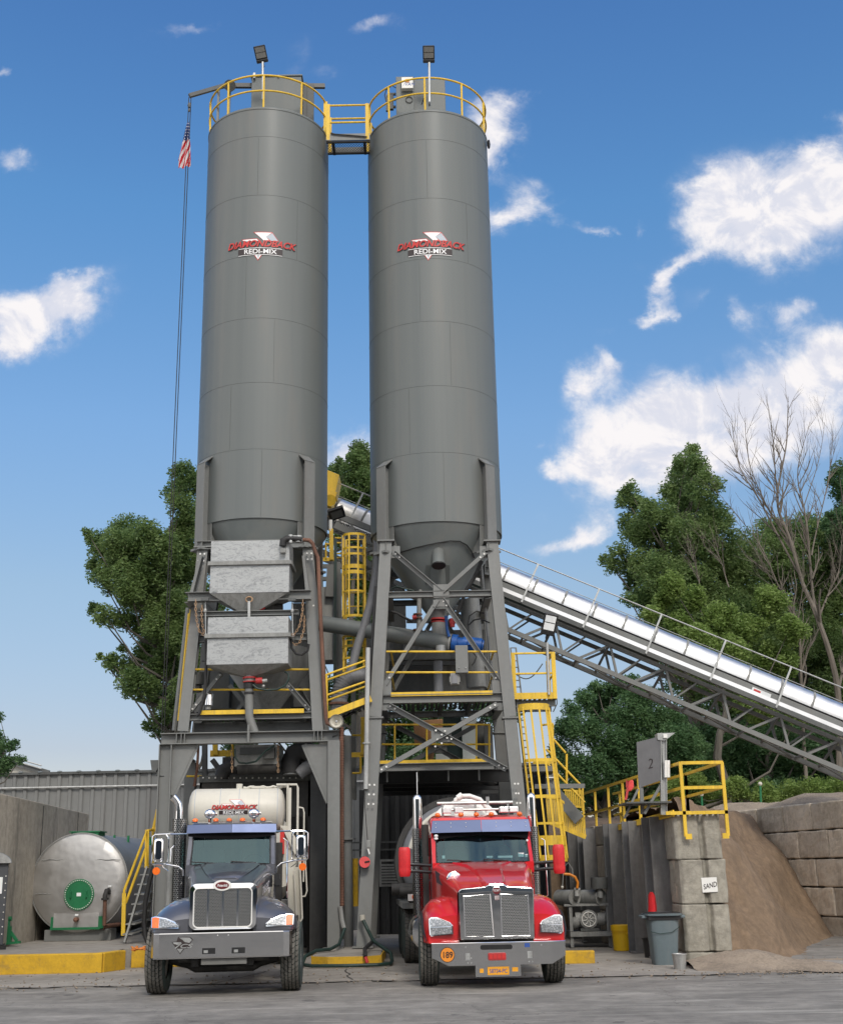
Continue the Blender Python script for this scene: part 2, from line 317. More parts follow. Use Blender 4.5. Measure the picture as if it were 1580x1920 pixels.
bn = t.new('ShaderNodeBump'); bn.inputs['Strength'].default_value = .35; bn.inputs['Distance'].default_value = .01; t.l.new(t.m('ADD', c3.outputs[0], c2.outputs[0]), bn.inputs['Height']); t.l.new(bn.outputs[0], b.inputs['Normal'])
MAT['asphalt'] = m
# silo coating: semi gloss grey, gloss reflections painted as vertical bands, plus dust streaks
m, t, b = newmat('silo_paint'); tc = t.new('ShaderNodeTexCoord'); mp = t.new('ShaderNodeMapping'); t.l.new(tc.outputs['Object'], mp.inputs[0]); mp.inputs['Scale'].default_value = (1, 1, .012)
a = t.noise(mp.outputs[0], 1.9, 5, .6); mp2 = t.new('ShaderNodeMapping'); t.l.new(tc.outputs['Object'], mp2.inputs[0]); mp2.inputs['Scale'].default_value = (1, 1, .12); c2 = t.noise(mp2.outputs[0], 1.6, 8, .65); c3 = t.noise(tc.outputs['Object'], 38, 3, .7)
cc = t.mix(t.smooth(a.outputs[0], .32, .68), (.112, .127, .126), (.140, .154, .150)); cc = t.mix(t.m('MULTIPLY', t.smooth(c2.outputs[0], .48, .75), .35), cc, (.20, .18, .155)); cc = t.mix(t.m('MULTIPLY', c3.outputs[0], .25), cc, (.13, .14, .135))
t.l.new(cc, b.inputs['Base Color']); t.l.new(t.m('ADD', .46, t.m('MULTIPLY', a.outputs[0], .18)), b.inputs['Roughness']); b.inputs['Specular IOR Level'].default_value = .4; b.inputs['Coat Weight'].default_value = .18; b.inputs['Coat Roughness'].default_value = .30; MAT['silo_paint'] = m
# foliage
def foliage(name, c1, c2_):
    m, t, b = newmat(name); geo = t.new('ShaderNodeNewGeometry'); tc = t.new('ShaderNodeTexCoord'); a = t.noise(tc.outputs['Object'], .55, 4, .6)
    f = t.m('ADD', t.m('MULTIPLY', geo.outputs['Random Per Island'], .55), t.m('MULTIPLY', t.smooth(a.outputs[0], .35, .65), .45))
    cc = t.mix(f, c1, c2_); t.l.new(cc, b.inputs['Base Color']); b.inputs['Roughness'].default_value = .5
    b.inputs['Specular IOR Level'].default_value = .35
    tl = t.new('ShaderNodeBsdfTranslucent'); t.l.new(cc, tl.inputs[0]); mx = t.new('ShaderNodeMixShader'); mx.inputs[0].default_value = .48
    t.l.new(b.outputs[0], mx.inputs[1]); t.l.new(tl.outputs[0], mx.inputs[2])
    out = [n for n in t.n if n.type == 'OUTPUT_MATERIAL'][0]; t.l.new(mx.outputs[0], out.inputs[0]); MAT[name] = m
foliage('poplar_leaf', (.075, .145, .045), (.25, .34, .12))
foliage('poplar_leaf_light', (.14, .23, .05), (.30, .40, .12))
foliage('locust_leaf', (.055, .13, .055), (.16, .27, .11))
paint('bark', (.11, .10, .085), .9, var=.35, scale=6, bump=.6)
paint('dead_bark', (.15, .13, .11), .9, var=.3, scale=6)
# ---------------------------------------------------------------- mesh toolkit
COL = scene.collection
def wmat(o):
    m = o.matrix_basis.copy()
    while o.parent: o = o.parent; m = o.matrix_basis @ m
    return m
def tag(o, label=None, cat=None, group=None, kind=None):
    if label: o['label'] = label
    if cat: o['category'] = cat
    if group: o['group'] = group
    if kind: o['kind'] = kind
    return o
def thing(name, label, cat, loc=(0, 0, 0), rotz=0, group=None):
    o = bpy.data.objects.new(name, None); COL.objects.link(o); o.empty_display_size = .2
    o.location = loc; o.rotation_euler = (0, 0, rotz); return tag(o, label, cat, group)
def frame3(d, up=Vector((0, 0, 1))):
    d = d.normalized()
    if abs(d.dot(up)) > .995: up = Vector((0, 1, 0)) if abs(d.y) < .9 else Vector((1, 0, 0))
    s = d.cross(up).normalized(); u = s.cross(d).normalized(); return s, u, d
EACH = {'side_plate', 'tow_slot', 'tow_pin', 'marker_light', 'light_base', 'flange', 'support_beam', 'fuel_tank', 'bolt_plate', 'dash_papers', 'bars', 'hand_rail', 'handle', 'screen_stickers', 'stickers', 'rear_mudguard', 'valve_body', 'lens', 'bracket', 'coupling', 'led_panel', 'conduit', 'frame', 'stringer', 'lifting_lug', 'latch', 'grille_bar', 'stiffener', 'logo_emblem', 'logo_edge', 'logo_shade', 'grab_rail', 'bolts', 'seam', 'toe_plate', 'bars'}
class MB:
    def __init__(s): s.v = []; s.f = []; s.sm = []
    def add(s, vs, fs, smooth=False):
        k = len(s.v); s.v += [tuple(p) for p in vs]; s.f += [tuple(i+k for i in f) for f in fs]; s.sm += [smooth]*len(fs); return s
    def hexa(s, p):
        return s.add(p, [(0, 3, 2, 1), (4, 5, 6, 7), (0, 1, 5, 4), (1, 2, 6, 5), (2, 3, 7, 6), (3, 0, 4, 7)])
    def box(s, x0, x1, y0, y1, z0, z1):
        return s.hexa([(x0, y0, z0), (x1, y0, z0), (x1, y1, z0), (x0, y1, z0), (x0, y0, z1), (x1, y0, z1), (x1, y1, z1), (x0, y1, z1)])
    def bar(s, p0, p1, w, h, up=Vector((0, 0, 1))):
        """rectangular bar from p0 to p1: w sideways, h along up"""
        p0 = Vector(p0); p1 = Vector(p1); a, u, d = frame3(p1-p0, Vector(up)); a = a*w/2; u = u*h/2
        return s.hexa([p0-a-u, p0+a-u, p0+a+u, p0-a+u, p1-a-u, p1+a-u, p1+a+u, p1-a+u])
    def hbeam(s, p0, p1, wf, dp, t=.018, up=Vector((0, 0, 1))):
        """H section: flanges (width wf, sideways) at +-dp/2 along up, web between"""
        p0 = Vector(p0); p1 = Vector(p1); a, u, d = frame3(p1-p0, Vector(up))
        for sg in (-1, 1): s.bar(p0+u*sg*(dp/2-t/2), p1+u*sg*(dp/2-t/2), wf, t, up)
        return s.bar(p0, p1, t*.8, dp-2*t, up)
    def angle(s, p0, p1, w=.09, t=.012, up=Vector((0, 1, 0))):
        p0 = Vector(p0); p1 = Vector(p1); a, u, d = frame3(p1-p0, Vector(up))
        s.bar(p0, p1, w, t, up); return s.bar(p0+a*(w/2-t/2)-u*(w/2+t/2), p1+a*(w/2-t/2)-u*(w/2+t/2), t, w-t, up)
    def tube(s, pts, r, n=8, closed=False, cap=True):
        pts = [Vector(p) for p in pts]; m = len(pts); rr = r if isinstance(r, (list, tuple)) else [r]*m
        vs = []; prev = None
        for i, p in enumerate(pts):
            if closed: d = pts[(i+1) % m]-pts[i-1]
            else: d = pts[min(i+1, m-1)]-pts[max(i-1, 0)]
            if d.length < 1e-9: d = Vector((0, 0, 1))
            d.normalize()
            if prev is None: a, u, _ = frame3(d)
            else:
                u = prev-d*prev.dot(d)
                if u.length < 1e-6: a, u, _ = frame3(d)
                else: u.normalize(); a = d.cross(u)
            prev = u
            for k in range(n):
                an = 2*PI*k/n; vs.append(p+(a*math.cos(an)+u*math.sin(an))*rr[i])
        fs = []
        for i in range(m if closed else m-1):
            j = (i+1) % m
            for k in range(n): fs.append((i*n+k, i*n+(k+1) % n, j*n+(k+1) % n, j*n+k))
        s.add(vs, fs, True)
        if cap and not closed: s.add(vs[:n], [tuple(range(n))[::-1]]); s.add(vs[-n:], [tuple(range(n))])
        return s
    def cyl(s, p0, p1, r0, r1=None, n=24, cap=True):
        r1 = r0 if r1 is None else r1; return s.tube([p0, p1], [r0, r1], n, False, cap)
    def lathe(s, prof, c=(0, 0, 0), axis='Z', n=32, a0=0, a1=2*PI, smooth=True):
        full = abs(a1-a0-2*PI) < 1e-6; m = n if full else n+1; vs = []; c = Vector(c)
        for (r, h) in prof:
            for k in range(m):
                an = a0+(a1-a0)*k/n; x, y = r*math.cos(an), r*math.sin(an)
                if axis == 'Z': vs.append(c+Vector((x, y, h)))
                elif axis == 'X': vs.append(c+Vector((h, x, y)))
                else: vs.append(c+Vector((x, h, y)))
        fs = []
        for i in range(len(prof)-1):
            for k in range(m if full else m-1):
                j = (k+1) % m; fs.append((i*m+k, i*m+j, (i+1)*m+j, (i+1)*m+k))
        return s.add(vs, fs, smooth)
    def prism(s, poly, off):
        off = Vector(off); n = len(poly); poly = [Vector(p) for p in poly]
        vs = poly+[p+off for p in poly]
        fs = [tuple(range(n)), tuple(range(2*n-1, n-1, -1))]+[(i, i+n, (i+1) % n+n, (i+1) % n) for i in range(n)]
        return s.add(vs, fs)
    def grid(s, rows, smooth=True, closed=False):
        m = len(rows[0]); vs = [p for r in rows for p in r]; fs = []
        for i in range(len(rows)-1):
            for k in range(m if closed else m-1):
                j = (k+1) % m; fs.append((i*m+k, i*m+j, (i+1)*m+j, (i+1)*m+k))
        return s.add(vs, fs, smooth)
    def sphere(s, c, r, n=12, sx=1, sy=1, sz=1):
        rows = []
        for i in range(n//2+1):
            th = PI*i/(n//2); rows.append([(c[0]+r*sx*math.sin(th)*math.cos(2*PI*k/n), c[1]+r*sy*math.sin(th)*math.sin(2*PI*k/n), c[2]+r*sz*math.cos(th)) for k in range(n)])
        return s.grid(rows, True, True)
    def build(s, name, mat, parent=None, label=None, cat=None, group=None, kind=None, local=False, bevel=0, org=None):
        if name in EACH and s.f:
            n = len(s.v); rt = list(range(n))
            def find(a):
                while rt[a] != a: rt[a] = rt[rt[a]]; a = rt[a]
                return a
            for f in s.f:
                for q in f[1:]: rt[find(q)] = find(f[0])
            P_ = np.array(s.v, dtype=float); ids = np.array([find(a) for a in range(n)]); u_ = list(dict.fromkeys(ids.tolist())); bx = [(P_[ids == k].min(0)-.035, P_[ids == k].max(0)+.035) for k in u_]; cl_ = list(range(len(u_)))
            for a in range(len(u_)):
                for b_ in range(a):
                    if (bx[a][0] <= bx[b_][1]).all() and (bx[b_][0] <= bx[a][1]).all():
                        o_, n_ = cl_[a], cl_[b_]; cl_ = [n_ if c == o_ else c for c in cl_]
            if len(set(cl_)) > 1:
                of = {u: c for u, c in zip(u_, cl_)}; res = []
                for c in dict.fromkeys(cl_):
                    sub = MB(); keep = [k for k in range(n) if of[int(ids[k])] == c]; mp = {k: i for i, k in enumerate(keep)}; sub.v = [s.v[k] for k in keep]
                    for f, sm_ in zip(s.f, s.sm):
                        if f[0] in mp: sub.f.append(tuple(mp[q] for q in f)); sub.sm.append(sm_)
                    sub.one = True; res.append(sub)
                EACH.discard(name); os_ = [r_.build(name, mat, parent, label, cat, group, kind, local, bevel, org) for r_ in res]; EACH.add(name); return os_[0]
        me = bpy.data.meshes.new(name); V = np.array(s.v, dtype=float).reshape(-1, 3)
        o = bpy.data.objects.new(name, me); COL.objects.link(o)
        if parent is not None:
            if not local:
                mi = np.array(wmat(parent).inverted()); V = V@mi[:3, :3].T+mi[:3, 3]
            o.parent = parent
        elif org is not None:
            V = V-np.array(org); o.location = org
        me.from_pydata(V.tolist(), [], s.f); me.polygons.foreach_set('use_smooth', s.sm); me.update()
        if mat: me.materials.append(MAT[mat])
        if bevel:
            bm = o.modifiers.new('bevel', 'BEVEL'); bm.width = bevel; bm.segments = 2; bm.limit_method = 'ANGLE'; bm.harden_normals = False
        return tag(o, label, cat, group, kind)
_font_cache = {}
def text_geo(txt, size=1, shear=0, bold=0.0, sx=1.0):
    """centred lettering as (verts2d, faces), height about .7*size"""
    key = (txt, shear, bold)
    if key not in _font_cache:
        cu = bpy.data.curves.new('t', 'FONT'); cu.body = txt; cu.align_x = 'CENTER'; cu.shear = shear; cu.offset = bold; cu.resolution_u = 3
        o = bpy.data.objects.new('t', cu); COL.objects.link(o); dg = bpy.context.evaluated_depsgraph_get(); dg.update()
        me = bpy.data.meshes.new_from_object(o.evaluated_get(dg)); vs = [(v.co.x, v.co.y) for v in me.vertices]; fs = [tuple(p.vertices) for p in me.polygons]
        bpy.data.objects.remove(o); bpy.data.curves.remove(cu); bpy.data.meshes.remove(me); _font_cache[key] = (vs, fs)
    vs, fs = _font_cache[key]; return [(x*size*sx, y*size) for x, y in vs], fs
def put_text(mb, txt, fn, size, ox=0, oy=0, shear=0, bold=0, sx=1, h=0.0):
    vs, fs = text_geo(txt, size, shear, bold, sx); mb.add([fn(x+ox, y+oy, h) for x, y in vs], fs)
def put_poly(mb, pts, fn, h=0.0, sub=1):
    """fill a convex outline, cut into narrow upright strips so that it can follow a curved surface"""
    x0, x1 = min(p[0] for p in pts), max(p[0] for p in pts); n = max(1, int((x1-x0)/.05))
    def clip(poly, xc, keep_right):
        out = []
        for i in range(len(poly)):
            a, b = poly[i], poly[(i+1) % len(poly)]; ia = (a[0] >= xc) == keep_right; ib = (b[0] >= xc) == keep_right
            if ia: out.append(a)
            if ia != ib and abs(b[0]-a[0]) > 1e-9: t = (xc-a[0])/(b[0]-a[0]); out.append((xc, a[1]+(b[1]-a[1])*t))
        return out
    for k in range(n):
        q = clip(clip(list(pts), x0+(x1-x0)*k/n-1e-7, True), x0+(x1-x0)*(k+1)/n+1e-7, False)
        if len(q) > 2: mb.add([fn(x, y, h) for x, y in q], [tuple(range(len(q)))])
def logo(parent, fn, w, local=False, full=True, plain=False):
    """company mark; fn(u,v,h) -> point, w = width in metres"""
    k = w/420.0
    P = lambda l: [((x-279)*k, (127-y)*k) for x, y in l]
    mt = MB(); put_poly(mt, P([(236, 42), (347, 42), (390, 96), (300, 96)]), fn, .004); put_poly(mt, P([(163, 82), (262, 82), (272, 96), (180, 96)]), fn, .004); put_poly(mt, P([(241, 176), (294, 176), (267, 214)]), fn, .004)
    mt.build('logo_edge', 'decal_red', parent, local=local)
    ms = MB(); put_poly(ms, P([(244, 46), (345, 46), (312, 72), (330, 92), (300, 96)]), fn, .007); put_poly(ms, P([(170, 85), (258, 85), (268, 96), (186, 96)]), fn, .007); put_poly(ms, P([(247, 179), (288, 179), (267, 208)]), fn, .007)
    ms.build('logo_emblem', 'decal_white', parent, local=local)
    mg = MB(); put_poly(mg, P([(348, 48), (383, 92), (340, 94), (312, 72)]), fn, .007); put_poly(mg, P([(262, 182), (276, 182), (268, 205)]), fn, .009); mg.build('logo_shade', 'decal_grey', parent, local=local)
    bk = MB(); put_text(bk, 'DIAMONDBACK', fn, 54*k, 2.5*k, (127-130-2.5)*k, .32, .045, 1.03*1.0, .010); put_poly(bk, P([(149, 140), (408, 140), (411, 144), (411, 174), (408, 178), (149, 178), (146, 174), (146, 144)]), fn, .010, 4); bk.build('logo_backing', 'decal_black', parent, local=local)
    rd = MB(); put_text(rd, 'DIAMONDBACK', fn, 54*k, 0, (127-130)*k, .32, .020, 1.03, .016); rd.build('logo_name', 'decal_red', parent, local=local)
    wh = MB(); put_text(wh, 'REDI-MIX', fn, 38*k, 0, (127-172)*k, 0, .016, 1.22, .017)
    for seg in (P([(149, 137), (408, 137), (408, 140), (149, 140)]), P([(149, 178), (408, 178), (408, 181), (149, 181)])): put_poly(wh, seg, fn, .012, 4)
    wh.build('logo_words', 'decal_white', parent, local=local)
def px(pts, Y): return [W(x, y, Y) for x, y in pts]

def rough(o, lv=4, st=.035, size=.35):
    sm = o.modifiers.new('fine', 'SUBSURF'); sm.subdivision_type = 'SIMPLE'; sm.levels = lv; sm.render_levels = lv
    tx = bpy.data.textures.get('chips') or bpy.data.textures.new('chips', 'CLOUDS'); tx.noise_scale = size; tx.noise_depth = 4
    dm = o.modifiers.new('worn', 'DISPLACE'); dm.texture = tx; dm.strength = st; dm.mid_level = .55; dm.texture_coords = 'GLOBAL'
    return o
# ---------------------------------------------------------------- ground
g = MB(); g.box(-400, 400, -300, 700, -.5, 0); g.build('ground', 'asphalt', kind='structure', label='grey asphalt yard in front of the plant')
JY = 21.7
g = MB(); g.box(-14, 4.9, JY, 46, -.2, .012); g.build('concrete_apron', 'pad_concrete', kind='structure', label='concrete slab under and around the towers')
g = MB()
for k in range(60):
    x = -14+k*.42; y = JY+.05*math.sin(k*1.7)+.03*math.sin(k*4.1); x2 = x+.42; y2 = JY+.05*math.sin((k+1)*1.7)+.03*math.sin((k+1)*4.1); w = .05+.03*math.sin(k*2.3)
    g.add([(x, y-w, .016), (x2, y2-w, .016), (x2, y2+.03, .016), (x, y+.03, .016)], [(0, 1, 2, 3)])
for (a, b) in (((-3.6, 21.7), (-3.0, 24.2)), ((-1.55, 24.3), (-1.35, 22.0)), ((1.9, 21.7), (2.4, 24))):
    n = 8; pr = None
    for k in range(n+1):
        p = (a[0]+(b[0]-a[0])*k/n+random.uniform(-.05, .05), a[1]+(b[1]-a[1])*k/n)
        if pr: g.add([(pr[0]-.012, pr[1], .018), (pr[0]+.012, pr[1], .018), (p[0]+.012, p[1], .018), (p[0]-.012, p[1], .018)], [(0, 1, 2, 3)])
        pr = p
g.build('slab_joint', 'chassis_black', kind='structure', label='dark dirty joint between asphalt and concrete slab')
# raised pad on the left with yellow kerbs
PZ = .36
g = MB(); g.prism([(-30, 24.85, 0.013), (-6.15, 24.9, 0.013), (-6.15, 26.0, .013), (-5.2, 26.15, .013), (-5.2, 46, .013), (-30, 46, .013)], (0, 0, PZ-.013)); g.build('raised_pad', 'pad_concrete', kind='structure', label='raised concrete pad carrying the tank')
def kerb(pts, w, z0, z1, label, name='yellow_kerb'):
    g = MB()
    for i in range(len(pts)-1):
        a, b = Vector((*pts[i], 0)), Vector((*pts[i+1], 0)); d = (b-a).normalized(); nrm = Vector((-d.y, d.x, 0))
        g.hexa([a+Vector((0, 0, z0)), b+Vector((0, 0, z0)), b+nrm*w+Vector((0, 0, z0)), a+nrm*w+Vector((0, 0, z0)), a+Vector((0, 0, z1)), b+Vector((0, 0, z1)), b+nrm*w+Vector((0, 0, z1)), a+nrm*w+Vector((0, 0, z1))])
    return g.build(name, 'curb_yellow', None, label, 'kerb', bevel=.02)
kerb([(-14, 24.55), (-6.22, 24.62)], .22, 0, PZ+.004, 'long yellow painted concrete kerb in front of the tank')
kerb([(-6.20, 24.7), (-5.95, 25.4)], .2, 0, PZ+.006, 'short angled yellow kerb end beside the long one')
kerb([(-5.93, 25.75), (-4.7, 25.85)], .22, 0, PZ+.003, 'yellow kerb piece behind the blue grey truck wheel')
# centre island
isl = [(-2.28, 25.1), (-1.95, 24.82), (-1.2, 24.82), (-.95, 25.1), (-.95, 27.6), (-2.28, 27.6)]
g = MB(); g.prism([(x, y, .013) for x, y in isl], (0, 0, .21)); t_ = g.build('concrete_island', 'pad_concrete', None, 'concrete island with yellow rounded edge under the tower legs', 'island', bevel=.02)
g = MB()
for i in range(3):
    pass
edge = isl[-1:]+isl[:5]
for i in range(5):
    a, b = Vector((*edge[i], .02)), Vector((*edge[i+1], .02)); g.bar(a+Vector((0, 0, .09)), b+Vector((0, 0, .09)), .03, .19)
g.build('painted_edge', 'curb_yellow', t_)
kerb([(2.35, 24.66), (3.12, 24.62)], .2, 0, .24, 'yellow wheel stop block right of the red truck', 'wheel_stop')
# low strip of wet sand and pale slab right
g = MB(); pp = [(4.95, 24.6, .02), (4.9, 23.4, .02)]+[(4.9+k*.3, 22.9-1.9*min(1, k/9)+.16*math.sin(k*2.1)+.1*math.sin(k*5.3), .02) for k in range(1, 31)]+[(14, 24.6, .02)]; g.add(pp, [tuple(range(len(pp)))]); g.build('sand_apron', 'gravel', kind='structure', label='spilled sand and gravel beside the block pillar')
g = MB(); g.add([(6.9, 23.2, .026), (14, 22.3, .026), (14, 23.3, .026), (6.7, 24.2, .026)], [(0, 1, 2, 3)]); g.build('pale_slab', 'pad_concrete', kind='structure', label='pale concrete strip before the sand bay')
# ---------------------------------------------------------------- sand heaps
def heap(name, label, x0, x1, y0, y1, fn, mat='sand', n=80, seed=1):
    rnd = random.Random(seed); ph = [(rnd.uniform(.4, 3), rnd.uniform(0, 6), rnd.uniform(.4, 3), rnd.uniform(0, 6)) for _ in range(9)]
    rows = []
    for j in range(n+1):
        y = y0+(y1-y0)*j/n; row = []
        for i in range(n+1):
            x = x0+(x1-x0)*i/n; h = fn(x, y); q = sum(math.sin(a*x*2+b)*math.sin(c*y*2+d) for a, b, c, d in ph)/9
            row.append((x, y, (h+.10*q+rnd.uniform(-.012, .012)) if h > .02 else h))
        rows.append(row)
    g = MB(); g.grid(rows); o = g.build(name, mat, kind='structure', label=label)
    if name == 'sand_heap': rough(o, 1, .16, .35)
    return o
def clampf(v, a, b): return max(a, min(b, v))
def sand_h(x, y):
    h2 = -1.229*x+.57*y-6.04; h2 = h2-.25*math.sin(y*.9+x*.6)*clampf(h2, 0, 1)+.10*math.sin(x*5.1-y*2.3)*clampf(h2, 0, 1)
    m_ = .8*math.exp(-(((x-6.6)/.9)**2+((y-26.9)/1.2)**2))
    return clampf(h2, 0, 3.12)*clampf((y-24.55)*1.1, 0, 1)+m_*clampf(h2*2+.6, 0, 1)-.02
heap('sand_heap', 'brown sand heap sloping between pillar and block wall', 5.45, 14.5, 24.5, 48, sand_h, n=110)
def gh(x, y):
    d = math.hypot((x-5.55)/1.15, (y-23.4)/.9); return .30*math.exp(-d*d*1.4)+.13*math.exp(-((x-6.6)/.9)**2-((y-22.6-(x-6.6)*-.35)/.35)**2)-.012
heap('sand_spill', 'low spill of sand at the foot of the block pillar', 4.6, 8.8, 21.4, 24.6, gh, 'gravel', 50, 3)
def bh(x, y):
    if y < 34.0 or x < 2.1 or x > 5.8: return -.02
    return clampf(2.95+(y-34)*.06+.22*math.sin(x*.9+1)+.15*math.sin(y*.5+x*.4)+.08*math.sin(x*3.1), .1, 4.2)
heap('earth_bank', 'tan earth bank behind the steel pile wall', 1.9, 5.9, 33.5, 60, bh, n=50, seed=5)
heap('earth_terrace', 'tan earth ground rising behind the bay wall under the trees', 2.0, 40, 48, 80, lambda x, y: (3.3+.2*math.sin(x)) if y > 48.7 else 0, n=40, seed=6)

g = MB(); random.seed(77)
for k in range(900):
    if k < 500: x = random.uniform(-9, 9); y = random.choice((21.65, 21.65, 24.7, 23))+random.gauss(0, .35)
    else: x = random.gauss(6.6, 1.2); y = random.gauss(22.3, .7)
    r_ = random.uniform(.008, .028); g.sphere((x, y, .012+r_*.4), r_, 5, 1, random.uniform(.6, 1.2), .7)
g.build('loose_gravel', 'gravel', kind='stuff', label='scattered small stones along the slab joint and the sand spill')
# ---------------------------------------------------------------- silos
SR = 1.6; UP = Vector((0, 0, 1)); DV = Vector((-.039, 1, 0))
SIL = {'L': dict(c=(-3.915, 28.81), zb=9.68, zt=20.6, bx=492), 'R': dict(c=(.35, 28.84), zb=9.52, zt=20.45, bx=806)}
def silo(key, label):
    S = SIL[key]; cx_, cy_ = S['c']; zb, zt = S['zb'], S['zt']; c = Vector((cx_, cy_, 0))
    s = thing('cement_silo', label, 'silo', (cx_, cy_, 0)); 
    g = MB(); g.lathe([(SR-.03, zb+.02), (SR-.03, zb-.0), (SR, zb), (SR, zt), (SR+.012, zt+.005), (SR+.012, zt+.05), (SR-.02, zt+.09), (.2, zt+.20), (0, zt+.20)], c, n=96)
    g.build('shell', 'silo_paint', s)
    g = MB(); zc = 7.55
    g.lathe([(SR-.04, zb+.01), (SR-.045, zb-.06), (.24, zc+.05), (.24, zc-.1), (0, zc-.1)], c, n=64); g.build('hopper_cone', 'silo_paint', s)
    g = MB(); step = 1.687
    for k in range(7):
        z = zb+step*k if k else None
        if z and z < zt: g.tube([c+Vector(((SR+.001)*math.cos(a*PI/48), (SR+.001)*math.sin(a*PI/48), z)) for a in range(96)], .003, 4, True)
    # short vertical plate seams
    for k, an in enumerate((-1.45, -1.95, -1.30, -1.75, -.95, -1.6)):
        z0 = zb+step*(k+.0); g.tube([c+Vector(((SR+.001)*math.cos(an), (SR+.001)*math.sin(an), z0+.02)), c+Vector(((SR+.001)*math.cos(an), (SR+.001)*math.sin(an), min(zt, z0+step)-.02))], .0028, 4)
    g.build('weld_seam', 'seam_dark', s)
    # four leg columns welded on the shell
    for sx_ in (-1, 1):
        for sy_ in (-1, 1):
            n_ = Vector((sx_, sy_, 0)).normalized(); p = c+n_*(SR+.10); g = MB(); topz = zb+1.45
            g.hbeam(p+UP*(zb-.62), p+UP*topz, .30, .27, .022, n_)
            a = n_.cross(UP)*.15
            q0 = c+n_*(SR-.02); q1 = p+n_*.135
            g.hexa([q0-a+UP*(topz+.19), q0+a+UP*(topz+.19), q0+a+UP*(topz+.22), q0-a+UP*(topz+.22), q1-a+UP*(topz-.02), q1+a+UP*(topz-.02), q1+a+UP*(topz+.01), q1-a+UP*(topz+.01)])
            # gusset under the skirt
            g.prism([c+n_*(SR-.02)+UP*(zb-.02), c+n_*(SR-.02)+UP*(zb-.55), c+n_*(SR-.55)+UP*(zb-.62), c+n_*(SR-.62)+UP*(zb-.35)], n_.cross(UP)*.02)
            g.bar(p+UP*(zb-.66)-n_*.2, p+UP*(zb-.66)+n_*.2, .40, .05)
            g.build('leg_column', 'steel_paint', s)
    # logo wrapped round the shell, facing the road
    d0 = math.atan2(-cy_, -cx_) + (.02 if key == 'L' else .0)
    lx = {'L': 488, 'R': 806}[key]; rr = ray(lx, 461); an0 = None
    # angle on the shell hit by that line of sight
    dxy = Vector((rr.x, rr.y)); dxy.normalize(); oc = Vector((-cx_, -cy_)); bq = oc.dot(dxy); tq = -bq-math.sqrt(bq*bq-(oc.length_squared-SR*SR)); hit = dxy*tq-Vector((cx_, cy_)); an0 = math.atan2(hit.y, hit.x)
    zl = CAMH+rr.z/math.hypot(rr.x, rr.y)*tq
    def fn(u, v, h): a = an0+u/SR; r_ = SR+.004+h; return c+Vector((r_*math.cos(a), r_*math.sin(a), zl+v*1.10))
    logo(s, fn, 1.76)
    # roof guard rail
    g = MB(); zr, zm = zt+1.02, zt+.56
    gap = (0.0 if key == 'L' else PI)
    def arc(z): return [c+Vector(((SR-.01)*math.cos(a), (SR-.01)*math.sin(a), z)) for a in [gap+.25+(2*PI-.5)*k/60 for k in range(61)]]
    g.tube(arc(zr), .026, 8); g.tube(arc(zm), .024, 8)
    posts = [gap+.25+(2*PI-.5)*k/9 for k in range(10)]
    for a in posts: g.tube([c+Vector(((SR-.02)*math.cos(a), (SR-.02)*math.sin(a), zt+.03)), c+Vector(((SR-.01)*math.cos(a), (SR-.01)*math.sin(a), zr))], .026, 8)
    for dz_ in (.0,): 
        for e in (gap+.24, gap-.24): g.bar(c+Vector(((SR)*math.cos(e), SR*math.sin(e), zt+.0)), c+Vector((SR*math.cos(e), SR*math.sin(e), zr)), .10, .07)
    g.build('guard_rail', 'yellow_paint', s)
    # dust filter housing on the roof
    if key == 'L':
        g = MB(); a = W(472, 143, 28.1); b = W(565, 146, 28.1); g.box(a.x, b.x, 28.1, 29.4, zt+.1, a.z-.02); g.box(a.x-.03, b.x+.03, 28.07, 29.43, a.z-.02, a.z+.03)
        o_ = g.build('filter_housing', 'silo_paint', s, bevel=.015)
        g = MB(); g.box(a.x+.05, a.x+.11, 28.0, 28.1, a.z-.1, a.z+.05); g.box(b.x-.1, b.x-.04, 28.2, 28.3, a.z, a.z+.12); g.box(a.x+.7, a.x+.73, 28.06, 28.1, a.z-.06, a.z); g.build('lifting_lug', 'galvanised_pail', o_)
        g = MB()
        for q in ((572, 200, 155, .05), (582, 206, 160, .09)):
            p0 = W(q[0], q[1], 28.5); p1 = W(q[0], q[2], 28.5); g.bar(Vector((p0.x, 28.5, zt+.05)), Vector((p0.x, 28.5, p1.z)), q[3]*2, .08)
        for yy in (176, 190, 200): g.bar(W(566, yy, 28.5), W(583, yy, 28.5), .04, .05)
        g.build('valve_bracket', 'dark_steel', s)
        g = MB()
        for q in ((410, 168, 27.9), (431, 155, 28.3)):
            p1 = W(q[0], q[1], q[2]); g.bar(Vector((p1.x, q[2], zt+.05)), p1, .06, .06)
        g.build('stanchion', 'steel_paint', s)
    else:
        g = MB(); a = W(774, 149, 28.1); b = W(834, 150, 28.1); g.box(a.x, b.x, 28.1, 29.4, zt+.1, a.z); q = W(742, 146, 28.0); g.box(q.x, a.x+.02, 28.0, 29.0, zt+.1, q.z+.05)
        o_ = g.build('filter_housing', 'silo_paint', s, bevel=.015)
        g = MB(); p0 = W(753, 169, 27.95); p1 = W(774, 148, 27.95); g.box(p0.x, p1.x, 27.85, 27.995, p0.z, p1.z); bx_ = g.build('control_box', 'white_paint', s, bevel=.01)
        g = MB(); p0 = W(760, 156, 27.9); p1 = W(767, 150, 27.9); g.box(p0.x, p1.x, 27.835, 27.85, p0.z, p1.z); g.build('warning_label', 'decal_orange', bx_)
